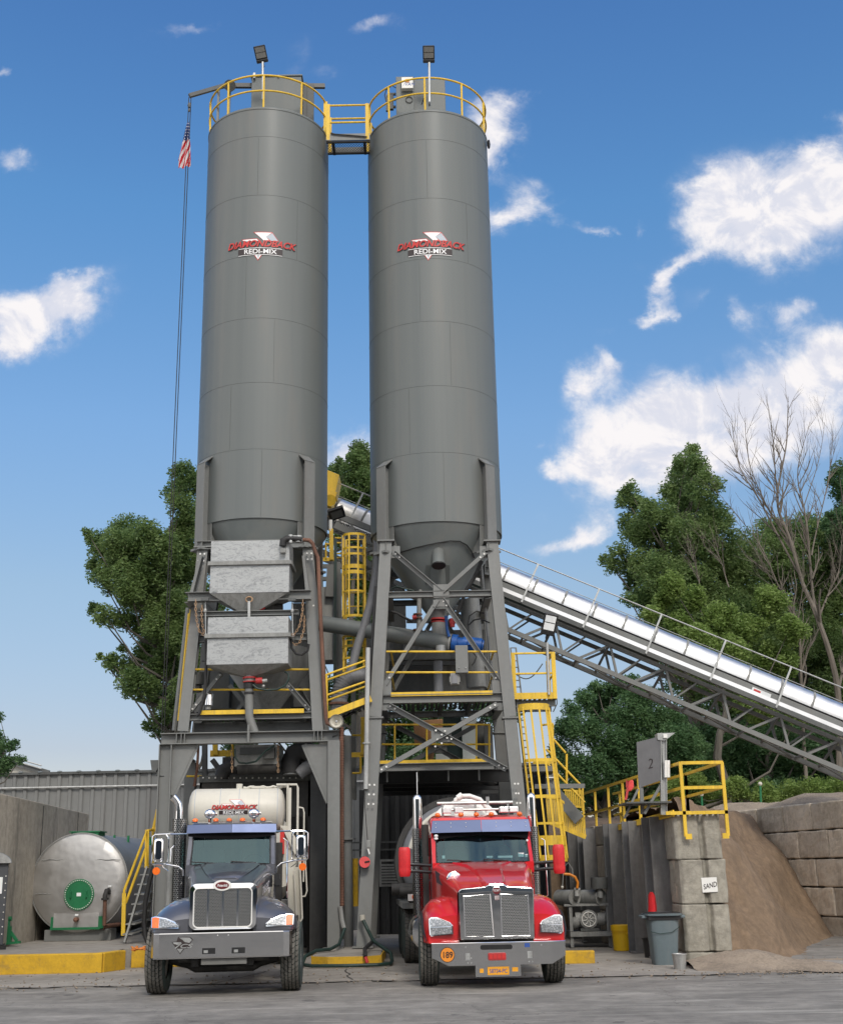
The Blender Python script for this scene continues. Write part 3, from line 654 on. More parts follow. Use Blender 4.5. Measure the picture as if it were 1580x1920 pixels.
        g = MB(); fw = lambda u, v, h: Vector((p0.x+.05+u, 27.845-h*.3, p0.z-.10+v)); put_text(g, '/VAN', fw, .13, .04, 0, .2, .0, 1); g.build('lettering', 'decal_blue', bx_)
        g = MB(); 
        for yy in (176, 186, 200): g.bar(W(727, yy, 28.4), W(742, yy, 28.4), .05, .06)
        g.bar(W(727, 208, 28.4), W(727, 178, 28.4), .10, .08); g.bar(W(733, 205, 28.4), W(733, 176, 28.4), .13, .10)
        g.build('valve_bracket', 'dark_steel', s)
        g = MB(); g.tube([W(724, 190, 28.2), W(721, 178, 28.2), W(724, 168, 28.2), W(735, 160, 28.2), W(745, 166, 28.2)], .012, 6)
        cc = W(767, 187, 28.0); g.tube([cc+Vector((.09*math.cos(a/4), -.02, .09*math.sin(a/4))) for a in range(26)], .010, 5, True); g.tube([W(797, 178, 27.3), W(793, 188, 27.5), W(790, 196, 27.6)], .012, 5)
        g.build('cable_loop', 'black_rubber', s)
        g = MB(); a = W(916, 270, 28.4); g.sphere(a, .09, 8, .5, 1, 1.6); g.build('roof_vent', 'black_plastic', s)
        # inspection pipe and hatch plate on the cone
        p = W(822, 1050, 27.6); g = MB(); g.tube([p+Vector((0, .55, .5)), p+Vector((0, .12, .22)), p+Vector((0, -.02, -.06)), p+Vector((0, -.05, -.14))], [.13, .14, .145, .17], 20); o_ = g.build('vent_pipe', 'silo_paint', s)
        g = MB(); g.cyl(p+Vector((0, -.052, -.141)), p+Vector((0, -.058, -.158)), .16, n=20); g.build('pipe_opening', 'black_plastic', o_)
        def onc(x, y, off=.0):
            """point on the hopper cone seen at pixel x,y"""
            k = (SR-.045-.24)/((zb-.06)-(zc+.05)); dr = ray(x, y); o0 = Vector((0, 0, CAMH)); best = None
            for i in range(4000):
                P_ = o0+dr*(25+i*.0015)/dr.y
                rr_ = math.hypot(P_.x-cx_, P_.y-cy_); rc = .24+(P_.z-(zc+.05))*k
                if rr_ < rc+off: return P_
            return W(x, y, 28)
        g = MB(); q = [onc(798, 1060, .03), onc(843, 1060, .03), onc(843, 1094, .03), onc(798, 1094, .03)]; g.prism(q, Vector((0, .02, -.01))); hp = g.build('hatch_plate', 'silo_paint', s)
        g = MB(); g.tube([onc(x, y, .03) for x, y in ((750, 1036), (775, 1028), (800, 1022), (820, 1018), (845, 1014), (862, 1015), (875, 1022), (884, 1034), (889, 1046))], .014, 6); g.build('cable', 'black_rubber', s)
    return s
silo('L', 'left grey cement silo with flag hoist on its roof, logo on its shell')
silo('R', 'right grey cement silo with white control box on its roof, logo on its shell')
def roof_light(x, yh, yp0, yp1, Y, tilt, label):
    a = W(x, yp1, Y); b = W(x-.5, yp0, Y); t_ = thing('floodlight', label, 'floodlight', a)
    g = MB(); g.tube([a, b], .032, 10); g.tube([a+Vector((0, .0, .0)), a+Vector((0, .12, -.02))], .03, 8); g.build('pole', 'galvanised_pail', t_)
    g = MB(); hc = W(yh[0], yh[1], Y); M_ = Matrix.Translation(hc)@Matrix.Rotation(tilt, 4, 'Y')@Matrix.Rotation(R(30), 4, 'X')
    g.box(-.155, .155, -.04, .05, -.13, .215); g.box(-.155, .155, -.05, .06, -.215, -.13); g.box(-.03, .03, -.0, .05, -.33, -.21); g.v = [tuple(M_@Vector(p)) for p in g.v]; h_ = g.build('lamp_head', 'black_plastic', t_, bevel=.02)
    g = MB()
    for i in range(2): g.box(-.125, .125, -.048, -.040, -.10+.145*i, .03+.145*i)
    g.v = [tuple(M_@Vector(p)) for p in g.v]; g.build('led_panel', 'seat_grey', h_)
roof_light(493, (489, 101), 116, 186, 27.25, R(-12), 'black floodlight on a pole at the roof rail of the left silo')
roof_light(805, (803.5, 101), 117, 191, 27.25, 0, 'black floodlight on a pole at the roof rail of the right silo')
# walkway between the silo roofs
Yf = 27.9; zt = W(650, 250, Yf).z; a = W(613, 250, Yf); b = W(692, 250, Yf); zb_ = W(650, 262, Yf).z
t_ = thing('catwalk', 'short steel catwalk with yellow rails joining both silo roofs', 'catwalk', (a.x, Yf, zb_))
e1 = ray(650, 262); e2 = ray(650, 286); Yb = Yf*(e1.z/e1.y)/(e2.z/e2.y)
g = MB(); g.box(a.x-.02, b.x+.02, Yf-.03, Yf, zb_-.02, zt-.02); g.box(a.x-.02, b.x+.02, Yb, Yb+.03, zb_-.02, zt-.02); g.build('side_plate', 'steel_paint', t_)
g = MB(); g.box(a.x-.02, b.x+.02, Yf+.002, Yf+.06, zb_-.06, zb_-.022)
for xx in (a.x+.12, b.x-.16): g.box(xx, xx+.07, Yf+.06, Yb, zb_-.07, zb_-.015)
g.box(a.x-.02, b.x+.02, Yb-.07, Yb-.002, zb_-.06, zb_-.022); g.tube([W(620, 249, Yf-.06), W(628, 251, Yf-.06), W(660, 253.5, Yf-.06), W(688, 256, Yf-.06)], .018, 6); g.build('floor_frame', 'chassis_black', t_)
g = MB(); g.add([(a.x, Yf+.05, zb_-.01), (b.x, Yf+.05, zb_-.01), (b.x, Yb-.05, zb_-.01), (a.x, Yb-.05, zb_-.01)], [(0, 1, 2, 3)]); g.build('floor_grating', 'expanded_mesh', t_)
g = MB()
for Y_ in (Yf, Yb):
    for zz in (W(650, 197, Yf).z, W(650, 229, Yf).z): g.tube([(a.x, Y_, zz), (b.x, Y_, zz)], .026, 8)
    for xx in (a.x+.03, b.x-.05): g.bar((xx, Y_, zb_-.0), (xx, Y_, W(650, 195, Yf).z), .09, .06)
g.build('hand_rail', 'yellow_paint', t_)
# davit and flag
t_ = thing('flag_hoist', 'dark steel boom reaching out over the left silo roof edge', 'boom', W(440, 161, 28.2))
g = MB(); g.bar(W(355, 179, 27.8), W(428, 158, 28.2), .09, .10); g.bar(W(420, 160, 28.2), W(609, 161, 28.6), .09, .12); g.build('boom', 'dark_steel', t_)
g = MB(); g.cyl(W(431, 160, 28.1), W(431, 160, 28.25), .16, n=10); g.build('hinge_plate', 'dark_steel', t_)
t_ = thing('flag_rope', 'thin double rope hanging from the boom left of the silo', 'rope', W(355, 182, 27.8))
ra = W(355, 182, 27.8); g = MB()
for dx_ in (-.012, .045): g.tube([ra+Vector((dx_, 0, 0)), Vector((ra.x+dx_-.03, 27.8, 12)), Vector((ra.x+dx_-.04, 27.8, 1.0))], .011, 5)
g.build('rope', 'black_rubber', t_)
g = MB(); g.sphere(W(355, 197, 27.78), .05, 8, 1, 1, 1.8); g.sphere(W(354.5, 206, 27.78), .035, 8, 1, 1, 1.6); g.build('pulley_block', 'dark_steel', t_)
m, t, b = newmat('flag_cloth'); tc = t.new('ShaderNodeTexCoord'); sp = t.new('ShaderNodeSeparateXYZ'); t.l.new(tc.outputs['UV'], sp.inputs[0])
st = t.m('GREATER_THAN', t.m('MODULO', t.m('MULTIPLY', sp.outputs[0], 13.0), 2.0), 1.0)
cant = t.m('MULTIPLY', t.m('LESS_THAN', sp.outputs[0], .54), t.m('LESS_THAN', sp.outputs[1], .40))
su = t.m('SUBTRACT', t.m('FRACT', t.m('MULTIPLY', sp.outputs[0], 9.3)), .5); sv = t.m('SUBTRACT', t.m('FRACT', t.m('MULTIPLY', sp.outputs[1], 15)), .5)
star = t.m('LESS_THAN', t.m('ADD', t.m('MULTIPLY', su, su), t.m('MULTIPLY', sv, sv)), .05)
cc = t.mix(cant, t.mix(st, (.45, .008, .02), (.6, .58, .58)), t.mix(star, (.008, .03, .13), (.6, .6, .63))); t.l.new(cc, b.inputs['Base Color']); b.inputs['Roughness'].default_value = .8; MAT['flag_cloth'] = m
rows = []; uv = []
nv, nu = 40, 26
for j in range(nv+1):
    s_ = j/nv; row = []
    yy = 228+(316-228)*s_; xr = 354.5+(358-354.5)*s_; w_ = 3+22*min(1, s_*1.15)**.9; xl = xr-w_+(1.5 if s_ > .8 else 0)
    for i in range(nu+1):
        q = i/nu; P_ = W(xl+(xr-xl)*q, yy-6*q*s_ if s_ > .6 else yy, 27.78)
        row.append(P_+Vector((0, .05*math.sin(q*13+s_*3)*min(1, s_*2), 0)))
    rows.append(row)
g = MB(); g.grid(rows); f_ = g.build('flag', 'flag_cloth', None, 'limp red, white and blue striped flag hanging from the rope', 'flag', org=tuple(rows[0][-1]))
ul = f_.data.uv_layers.new(name='UVMap')
for lo in f_.data.loops:
    j, i = divmod(lo.vertex_index, nu+1); q = i/nu; s_ = j/nv; ul.data[lo.index].uv = ((q*.55+s_*.62) % 1.0 if s_ > .38 else q*.5, s_)
# ---------------------------------------------------------------- right tower
def back(p, d): return Vector(p)+DV*d
YT, YM, YB_ = 27.6, 27.35, 27.0
T = thing('support_tower', 'grey steel tower with bolted cross braces carrying the right silo', 'tower', (.35, 28.8, .2))
LT, LM, LB = W(724, 1018, YT), W(704, 1347, YM), W(681, 1774, YB_); LB.z = .24
RT, RM, RB = W(922, 1018, YT), W(956, 1347, YM), W(1001, 1774, YB_); RB.z = .05
c0 = Vector((.35, 28.84, 0))
for side, (a, b_, d) in (('l', (LT, LM, LB)), ('r', (RT, RM, RB))):
    for rear in (0, 1):
        if rear: q = [Vector((p.x-.02*(1 if side == 'l' else 3), 2*28.84-p.y+.1, p.z)) for p in (a, b_, d)]
        else: q = [a, b_, d]
        g = MB(); fw = Vector((0, -1, 0))
        g.hbeam(q[0], q[1]+UP*.02, .27, .27, .02, fw); g.hbeam(q[1]-UP*.02, q[2], .28, .28, .02, fw)
        g.box(q[1].x-.18, q[1].x+.18, q[1].y-.18, q[1].y+.18, q[1].z-.02, q[1].z+.02)
        g.box(q[0].x-.2, q[0].x+.2, q[0].y-.2, q[0].y+.2, q[0].z-.0, q[0].z+.03)
        g.box(q[2].x-.22, q[2].x+.22, q[2].y-.22, q[2].y+.22, q[2].z, q[2].z+.03)
        g.build('leg', 'steel_paint', T)
bolts = MB()
def bolt(x, y, Y, r=.022): p = W(x, y, Y); bolts.cyl(p, p-Vector((0, .03, 0)), r, n=6)
for (x, y) in ((693, 1472), (702, 1472), (692, 1490), (701, 1490), (691, 1508), (700, 1508), (965, 1470), (971, 1470), (967, 1488), (972, 1488), (969, 1506), (975, 1506)): bolt(x, y, 26.96)
def brace(par, x0, y0, x1, y1, Y0, Y1=None, w=.10, name='brace', mat='steel_paint', bl=True):
    p, q = W(x0, y0, Y0), W(x1, y1, Y1 or Y0); g = MB(); g.angle(p, q, w, .014, Vector((0, 1, 0))); g.build(name, mat, par)
    if bl:
        d = (q-p).normalized()
        for k in (.06, .18): 
            for e in (p+d*k, q-d*k): bolts.cyl(e+Vector((0, .0, 0)), e-Vector((0, .035, 0)), .022, n=6)
def plate(par, x0, y0, x1, y1, Y, th=.015, name='gusset_plate'):
    a, c = W(x0, y0, Y), W(x1, y1, Y); MB().box(min(a.x, c.x), max(a.x, c.x), Y, Y+th, min(a.z, c.z), max(a.z, c.z)).build(name, 'steel_paint', par)
brace(T, 738, 1036, 826, 1110, 27.5); brace(T, 911, 1036, 829, 1110, 27.47)
brace(T, 821, 1124, 722, 1284, 27.47, 27.4); brace(T, 829, 1124, 938, 1284, 27.45, 27.4)
for f_ in (1,):   # rear frame
    brace(T, 742, 1060, 822, 1112, 30.1, bl=False); brace(T, 900, 1060, 826, 1112, 30.1, bl=False)
    brace(T, 818, 1150, 738, 1294, 30.2, bl=False); brace(T, 826, 1150, 912, 1296, 30.2, bl=False)
brace(T, 727, 1322, 949, 1443, 27.28, 27.2, .11); brace(T, 932, 1320, 711, 1446, 27.24, 27.16, .11)
brace(T, 724, 1352, 933, 1466, 30.3, 30.4, .11); brace(T, 907, 1352, 710, 1464, 30.3, 30.4, .11)
plate(T, 808, 1365, 847, 1391, 27.22); plate(T, 812, 1396, 838, 1412, 30.3); plate(T, 812, 1096, 842, 1120, 27.42); plate(T, 812, 1125, 842, 1137, 27.42)
plate(T, 733, 1024, 750, 1046, 27.52); plate(T, 899, 1024, 914, 1046, 27.52); plate(T, 718, 1276, 734, 1302, 27.34); plate(T, 922, 1276, 940, 1302, 27.34); plate(T, 716, 1318, 736, 1332, 27.3); plate(T, 925, 1318, 943, 1332, 27.3)
for (x, y) in ((817, 1370), (834, 1371), (838, 1384), (820, 1387), (828, 1378), (846, 1386), (816, 1400), (828, 1394)): bolt(x, y, 27.18)
def beam(par, x0, x1, y0, y1, Y, name='cross_beam', mat='steel_paint', fl=.16, tw=.012, Y1=None):
    """I beam seen from the side between pixel rows y0 and y1"""
    a, c = W(x0, (y0+y1)/2, Y), W(x1, (y0+y1)/2, Y1 or Y); h = abs(W((x0+x1)/2, y0, Y).z-W((x0+x1)/2, y1, Y).z)
    c.z = a.z if abs(c.z-a.z) < .12 else c.z
    return MB().hbeam(a, c, fl, h, .014).build(name, mat, par)
beam(T, 728, 928, 1111, 1122, 27.5); beam(T, 718, 941, 1304, 1320, 27.36, fl=.2)
beam(T, 730, 916, 1127, 1136, 30.2, mat='dark_steel'); beam(T, 716, 922, 1336, 1347, 30.15)
for sx_ in (0, 1):
    a = W((718, 943)[sx_], 1312, 27.4); MB().hbeam(a, Vector((a.x-.06, 30.3, a.z)), .16, .2, .014).build('side_beam', 'steel_paint', T)
    a = W((731, 915)[sx_], 1117, 27.5); MB().hbeam(a, Vector((a.x-.04, 30.2, a.z)), .14, .14, .014).build('side_beam', 'steel_paint', T)
# deck
a, c = W(720, 1318, 27.4), W(940, 1318, 27.4)
g = MB(); g.add([(a.x, 27.45, a.z+.16), (c.x, 27.45, a.z+.16), (c.x-.05, 30.1, a.z+.16), (a.x-.05, 30.1, a.z+.16)], [(0, 1, 2, 3)]); g.build('deck_grating', 'deck_grating', T)
for k in range(1, 4):
    x = a.x+(c.x-a.x)*k/4; MB().hbeam((x, 27.45, a.z+.08), (x-.05, 30.1, a.z+.08), .08, .12, .01).build('joist', 'dark_steel', T)
MB().box(W(733, 1297, 27.3).x, W(923, 1297, 27.3).x, 27.27, 27.30, W(830, 1304.5, 27.3).z, W(830, 1297, 27.3).z).build('toe_plate', 'yellow_paint', T)
g = MB()
for y in (1222, 1261): g.tube([W(724, y, 27.42), W(932, y, 27.42)], .024, 8)
g.build('hand_rail', 'yellow_paint', T)
g = MB()
for y in (1222, 1261): 
    for xx in (733, 925): p = W(xx, y, 27.42); g.tube([p, Vector((p.x, 30.1, p.z))], .022, 8)
g.build('side_rail', 'yellow_paint', T)
# middle floor
zf = W(820, 1436, 28.0).z
beam(T, 711, 926, 1433, 1447, 28.0, fl=.2, mat='steel_paint')
g = MB(); g.box(W(700, 1440, 28).x, W(930, 1440, 28).x, 28.06, 36, zf-.0, zf+.06); g.build('middle_floor', 'shed_shade', T)
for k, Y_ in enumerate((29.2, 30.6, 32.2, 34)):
    g = MB(); g.hbeam((-1.3, Y_, zf-.16), (2.3, Y_, zf-.16), .15, .28, .014); g.build('floor_beam', 'shed_shade', T)
for k in range(5):
    x = -.9+k*.7; MB().tube([(x, 28.6, zf-.05), (x, 28.6, zf-.30)], .02, 6).build('hanger_rod', 'galvanised_pail', T)
MB().box(W(712, 1427, 28.1).x, W(925, 1427, 28.1).x, 28.0, 28.03, W(820, 1432, 28).z, W(820, 1424.5, 28).z).build('toe_plate', 'yellow_paint', T)
g = MB()
for y in (1359, 1396): g.tube([W(716, y, 28.4), W(920, y, 28.4)], .022, 8)
for x in (740, 800, 893, 917): g.tube([W(x, 1359, 28.4), W(x, 1430, 28.4)], .022, 8)
g.build('hand_rail', 'yellow_paint', T)
bolts.build('bolts', 'white_paint', T)
# ladder on the right leg with platform and cage
LD = thing('access_ladder', 'tall grey ladder beside the right leg of the right silo tower', 'ladder', W(985, 1774, 27.2))
g = MB(); p, q = W(957, 1215, 27.75), W(1001, 1600, 27.35); p2, q2 = W(967, 1215, 27.9), W(1012, 1600, 27.5)
g.bar(p, q, .03, .07, Vector((0, 1, 0))); g.bar(p2, q2, .03, .07, Vector((0, 1, 0)))
for k in range(30): t_ = k/30; g.tube([p.lerp(q, t_), p2.lerp(q2, t_)], .013, 5)
g.build('ladder_rails', 'steel_paint', LD)
PL = thing('side_platform', 'small railed yellow platform on the right side of the right tower', 'platform', W(1000, 1308, 27.7))
Yp = 27.5; z0 = W(1000, 1311, Yp).z; zt_ = W(1000, 1299, Yp).z; xa, xb = W(962, 1305, Yp).x, W(1042, 1305, Yp).x
MB().box(xa, xb, Yp-.02, Yp, z0, zt_).build('toe_plate', 'yellow_paint', PL); MB().box(xb, xb+.02, Yp-.02, Yp+1.3, z0, zt_).build('side_toe_plate', 'yellow_paint', PL)
MB().add([(xa, Yp, z0+.03), (xb, Yp, z0+.03), (xb, Yp+1.3, z0+.03), (xa, Yp+1.3, z0+.03)], [(0, 1, 2, 3)]).build('floor_grating', 'deck_grating', PL)
MB().hbeam((xa, Yp+.15, z0-.08), (xb, Yp+.15, z0-.08), .1, .14, .01).hbeam((xa, Yp+1.1, z0-.08), (xb, Yp+1.1, z0-.08), .1, .14, .01).build('support_beam', 'steel_paint', PL)
g = MB(); zr1, zr2 = W(1000, 1225, Yp).z, W(1000, 1263, Yp).z
for z in (zr1, zr2): g.tube([(xa, Yp, z), (xb-.02, Yp, z), (xb-.02, Yp+1.25, z)], .024, 8)
for (x, y) in ((xa+.03, Yp), (xb-.02, Yp), (xb-.02, Yp+1.25)): g.bar((x, y, z0), (x, y, zr1+.02), .09, .06)
g.build('hand_rail', 'yellow_paint', PL)
g = MB(); cpts = [(Vector((xa+.1, Yp+1.1, zr1-.25))).lerp(Vector((xb-.15, Yp+1.2, zr1-.05)), k/12)-UP*.25*math.sin(PI*k/12) for k in range(13)]; g.tube(cpts, .014, 5); g.build('safety_chain', 'dark_steel', PL)
g = MB(); a_ = W(1018, 1237, Yp-.1); g.tube([W(1043, 1299, Yp-.02), W(1044, 1320, Yp), W(1037, 1335, Yp+.1)], .012, 6); g.build('conduit', 'dark_steel', PL)
# floodlight at the platform
t_ = thing('floodlight', 'floodlight with two pale panels on a pole above the side platform', 'floodlight', W(1026, 1310, Yp-.06))
MB().tube([W(1029, 1303, Yp-.06), W(1025.5, 1205, Yp-.06)], .032, 10).build('pole', 'galvanised_pail', t_)
hc = W(1030, 1171, Yp-.06); M_ = Matrix.Translation(hc)@Matrix.Rotation(R(14), 4, 'Y')@Matrix.Rotation(R(15), 4, 'X'); g = MB(); g.box(-.16, .16, -.03, .06, -.25, .25); g.box(-.03, .03, 0, .05, -.34, -.24); g.v = [tuple(M_@Vector(p)) for p in g.v]; h_ = g.build('lamp_head', 'black_plastic', t_, bevel=.02)
g = MB(); g.box(-.12, .12, -.04, -.03, -.13, .03); g.box(-.12, .12, -.04, -.03, .05, .2); g.v = [tuple(M_@Vector(p)) for p in g.v]; g.build('led_panel', 'paper', h_)
# ladder cages (yellow)
def cage(label, x0, y0, x1, y1, Y, r, nb, hoops, plates=(), group=None, back_dir=-1, mat='yellow_paint', rails=True, squash=1.0):
    a, b_ = W(x0, y0, Y), W(x1, y1, Y); t_ = thing('ladder_cage', label, 'ladder cage', b_, group=group)
    def ringp(p, n=24): return [p+Vector((r*math.cos(an), back_dir*r*squash*math.sin(an), 0)) for an in [PI*(-.12)+PI*1.24*k/n for k in range(n+1)]]
    for h, w_ in hoops:
        p = a.lerp(b_, h); rr = ringp(p); g = MB()
        for k in range(len(rr)-1): g.bar(rr[k], rr[k+1], .012, w_)
        g.build('hoop', mat, t_)
    g = MB()
    for k in range(nb):
        an = PI*(-.12)+PI*1.24*k/(nb-1); o = Vector((r*math.cos(an), back_dir*r*squash*math.sin(an), 0)); g.bar(a+o, b_+o, .04, .022)
    g.build('cage_bars', mat, t_)
    if rails:
        g = MB(); 
        for sx_ in (-.22, .22): g.bar(a+Vector((sx_, .3, 1.0 if False else 0)), b_+Vector((sx_, .3, 0)), .05, .03)
        n = int((a-b_).length/.3)
        for k in range(n): p = a.lerp(b_, k/n)+Vector((0, .3, 0)); g.tube([p-Vector((.22, 0, 0)), p+Vector((.22, 0, 0))], .014, 6)
        g.build('ladder', mat, t_)
    return t_
cage('yellow ladder cage between the two silos, upper run', 664, 1006, 664, 1158, 29.3, .29, 6, [(0, .06), (.17, .05), (.25, .04), (.40, .10), (.47, .09), (.70, .05), (1, .06)])
cage('yellow ladder cage between the towers, lower run below the grey pipe', 664, 1196, 664, 1262, 29.3, .29, 5, [(0, .06), (.28, .06), (.62, .05), (1, .05)])
cage('yellow safety cage beside the right silo tower, below the platform', 1000, 1328, 1034, 1610, 27.3, .34, 8, [(0, .14), (.36, .07), (.60, .07), (.775, .05), (.885, .2), (1, .14)], rails=False)
# inner smaller cage and stair cage mesh behind
g_ = thing('stair_cage', 'yellow barred stair enclosure behind the ladder cage', 'cage', W(1050, 1560, 29)); g = MB()
for k in range(22):
    x = 1024+k*3.3; yt = 1497+max(0, (x-1040))*.62; yb = 1535+(x-1024)*.42; g.bar(W(x, yt, 29), W(x+4, min(yb+10, 1570), 29), .03, .02)
g.bar(W(1024, 1497, 29), W(1045, 1497, 29), .04, .05); g.bar(W(1045, 1497, 29), W(1096, 1532, 29), .04, .05); g.bar(W(1026, 1540, 29), W(1098, 1570, 29), .05, .1)
for k in range(9): x = 1060+k*3.6; g.bar(W(x, 1482, 30), W(x+1, 1512, 30), .03, .02)
g.bar(W(1056, 1482, 30), W(1092, 1484, 30), .03, .04); g.bar(W(1060, 1512, 30), W(1094, 1514, 30), .03, .04); g.build('bars', 'yellow_paint', g_)
# stair with yellow rails going down right
t_ = thing('yard_stair', 'steel stair with yellow rails descending to the right behind the cages', 'stair', W(1100, 1560, 29))
g = MB()
for (x0, y0, x1, y1) in ((1024, 1405, 1094, 1478), (1026, 1432, 1096, 1505), (1030, 1378, 1060, 1412)): g.tube([W(x0, y0, 29.2), W(x1, y1, 29.2)], .026, 8)
for (x, y0, y1) in ((1036, 1358, 1440), (1092, 1476, 1520), (1062, 1414, 1470), (1086, 1470, 1490)): g.tube([W(x, y0, 29.2), W(x, y1, 29.2)], .026, 8)
g.tube([W(1015, 1360, 29.2), W(1037, 1357, 29.2)], .026, 8); g.build('hand_rail', 'yellow_paint', t_)
g = MB(); g.bar(W(1036, 1480, 29.1), W(1086, 1538, 28.9), .06, .26); g.build('stringer', 'steel_paint', t_)
g = MB(); g.box(W(990, 1445, 28.6).x, W(1040, 1445, 28.6).x, 28.4, 29.6, W(1000, 1448, 28.6).z, W(1000, 1438, 28.6).z); g.build('landing', 'steel_paint', t_)
MB().bar(W(1002, 1475, 28.2), W(1096, 1474, 28.2), .08, .10).build('cross_tie', 'steel_paint', t_)
MB().box(W(998, 1424, 28.5).x, W(1040, 1424, 28.5).x, 28.36, 28.40, W(1000, 1434, 28.5).z, W(1000, 1427, 28.5).z).build('toe_plate', 'yellow_paint', t_)
# ---------------------------------------------------------------- left tower
T = thing('support_tower', 'grey steel tower on a portal frame carrying the left silo', 'tower', (-3.9, 28.8, 4.7))
bolts = MB(); YA, YB2, YC = 27.6, 27.45, 27.3
A0, A1 = W(382, 1030, YA), W(345, 1373, YC); B0, B1 = W(578, 1030, YA), W(597, 1373, YC)
for k, (p, q) in enumerate(((A0, A1), (B0, B1))):
    for rear in (0, 1):
        if rear: p2, q2 = Vector((p.x-(.10 if k == 0 else .06), 30.0, p.z)), Vector((q.x-(.28 if k == 0 else .1), 30.3, q.z))
        else: p2, q2 = p, q
        g = MB(); g.hbeam(p2, q2, .24, .26, .02, Vector((0, -1, 0))); g.box(p2.x-.2, p2.x+.2, p2.y-.2, p2.y+.2, p2.z, p2.z+.03); g.build('leg', 'steel_paint', T)
for (x, y) in ((376, 1039), (384, 1039), (373, 1052), (382, 1052), (576, 1038), (584, 1038), (577, 1049), (585, 1049), (588, 1136), (588, 1148)): bolt(x, y, 27.4)
a, c = W(370, 1024, 27.5), W(584, 1024, 27.5); MB().hbeam(a, Vector((c.x, 27.5, a.z)), .2, .2, .014).build('cross_beam', 'steel_paint', T)
for x in (372, 582):
    a = W(x, 1024, 27.6); MB().hbeam(a, Vector((a.x-.05, 30, a.z)), .2, .2, .014).build('side_beam', 'steel_paint', T)
beam(T, 353, 583, 1112, 1129, 26.95, fl=.22); beam(T, 370, 582, 1193, 1205, 27.5); beam(T, 372, 560, 1148, 1157, 26.95, fl=.18)
MB().hbeam(W(353, 1120, 26.95), W(353, 1120, 26.95)+Vector((-.02, 1.0, 0)), .16, .24, .014).build('side_beam', 'steel_paint', T)
MB().prism([W(374, 1042, 27.0), W(379, 1042, 27.0), W(362, 1110, 26.98), W(356, 1110, 26.98)], (0, .25, 0)).build('bracket', 'steel_paint', T)
MB().prism([W(566, 1042, 27.1), W(571, 1042, 27.1), W(580, 1110, 27.05), W(573, 1110, 27.05)], (0, .2, 0)).build('bracket', 'steel_paint', T)
brace(T, 416, 1262, 358, 1334, 27.4); brace(T, 539, 1283, 583, 1334, 27.4)
beam(T, 352, 588, 1340, 1352, 27.32, fl=.2); beam(T, 354, 586, 1330, 1340, 30.2, mat='dark_steel')
MB().box(W(374, 1335, 27.2).x, W(570, 1335, 27.2).x, 27.17, 27.2, W(470, 1339, 27.2).z, W(470, 1331, 27.2).z).build('toe_plate', 'yellow_paint', T)
g = MB(); a, c = W(352, 1345, 27.35), W(590, 1345, 27.35); g.add([(a.x, 27.4, a.z+.12), (c.x, 27.4, a.z+.12), (c.x, 30.1, a.z+.12), (a.x, 30.1, a.z+.12)], [(0, 1, 2, 3)]); g.build('deck_grating', 'deck_grating', T)
for k in range(4): MB().hbeam((a.x+.3+k*.75, 27.45, a.z-.05), (a.x+.3+k*.75, 30.1, a.z-.05), .1, .16, .01).build('joist', 'dark_steel', T)
MB().box(a.x+.1, c.x-.1, 27.6, 27.65, a.z-.38, a.z-.1).build('skirt_plate', 'dark_steel', T)
g = MB()
for (y, xl, xr) in ((1255.5, 364, 583), (1293.5, 359, 584)): g.tube([W(xl, y, 27.42), W(xr, y, 27.42)], .024, 8)
g.build('hand_rail', 'yellow_paint', T)
g = MB(); g.tube([W(353, 1140, 29.6), W(327, 1370, 29.8)], .06, 8); g.build('rear_pipe', 'steel_paint', T)
g = MB(); g.tube([W(354, 1150, 29.4), W(334, 1352, 29.4)], .022, 6); g.tube([W(357, 1140, 29.4), W(338, 1345, 29.4)], .010, 5); g.build('yellow_conduit', 'yellow_paint', T)
for (x, y0, y1) in ((384, 1155, 1240), (562, 1135, 1245)):
    a, c = W(x, y0, 29.5), W(x, y1, 29.5); MB().bar(a, c, .14, .14).build('inner_post', 'dark_steel', T)
brace(T, 372, 1120, 440, 1190, 29.9, bl=False, mat='dark_steel'); brace(T, 580, 1180, 500, 1290, 29.9, bl=False, mat='dark_steel'); brace(T, 560, 1290, 590, 1340, 29.9, bl=False)
brace(T, 430, 1285, 470, 1335, 29.9, bl=False); brace(T, 490, 1275, 440, 1340, 30.0, bl=False)
bolts.build('bolts', 'white_paint', T)
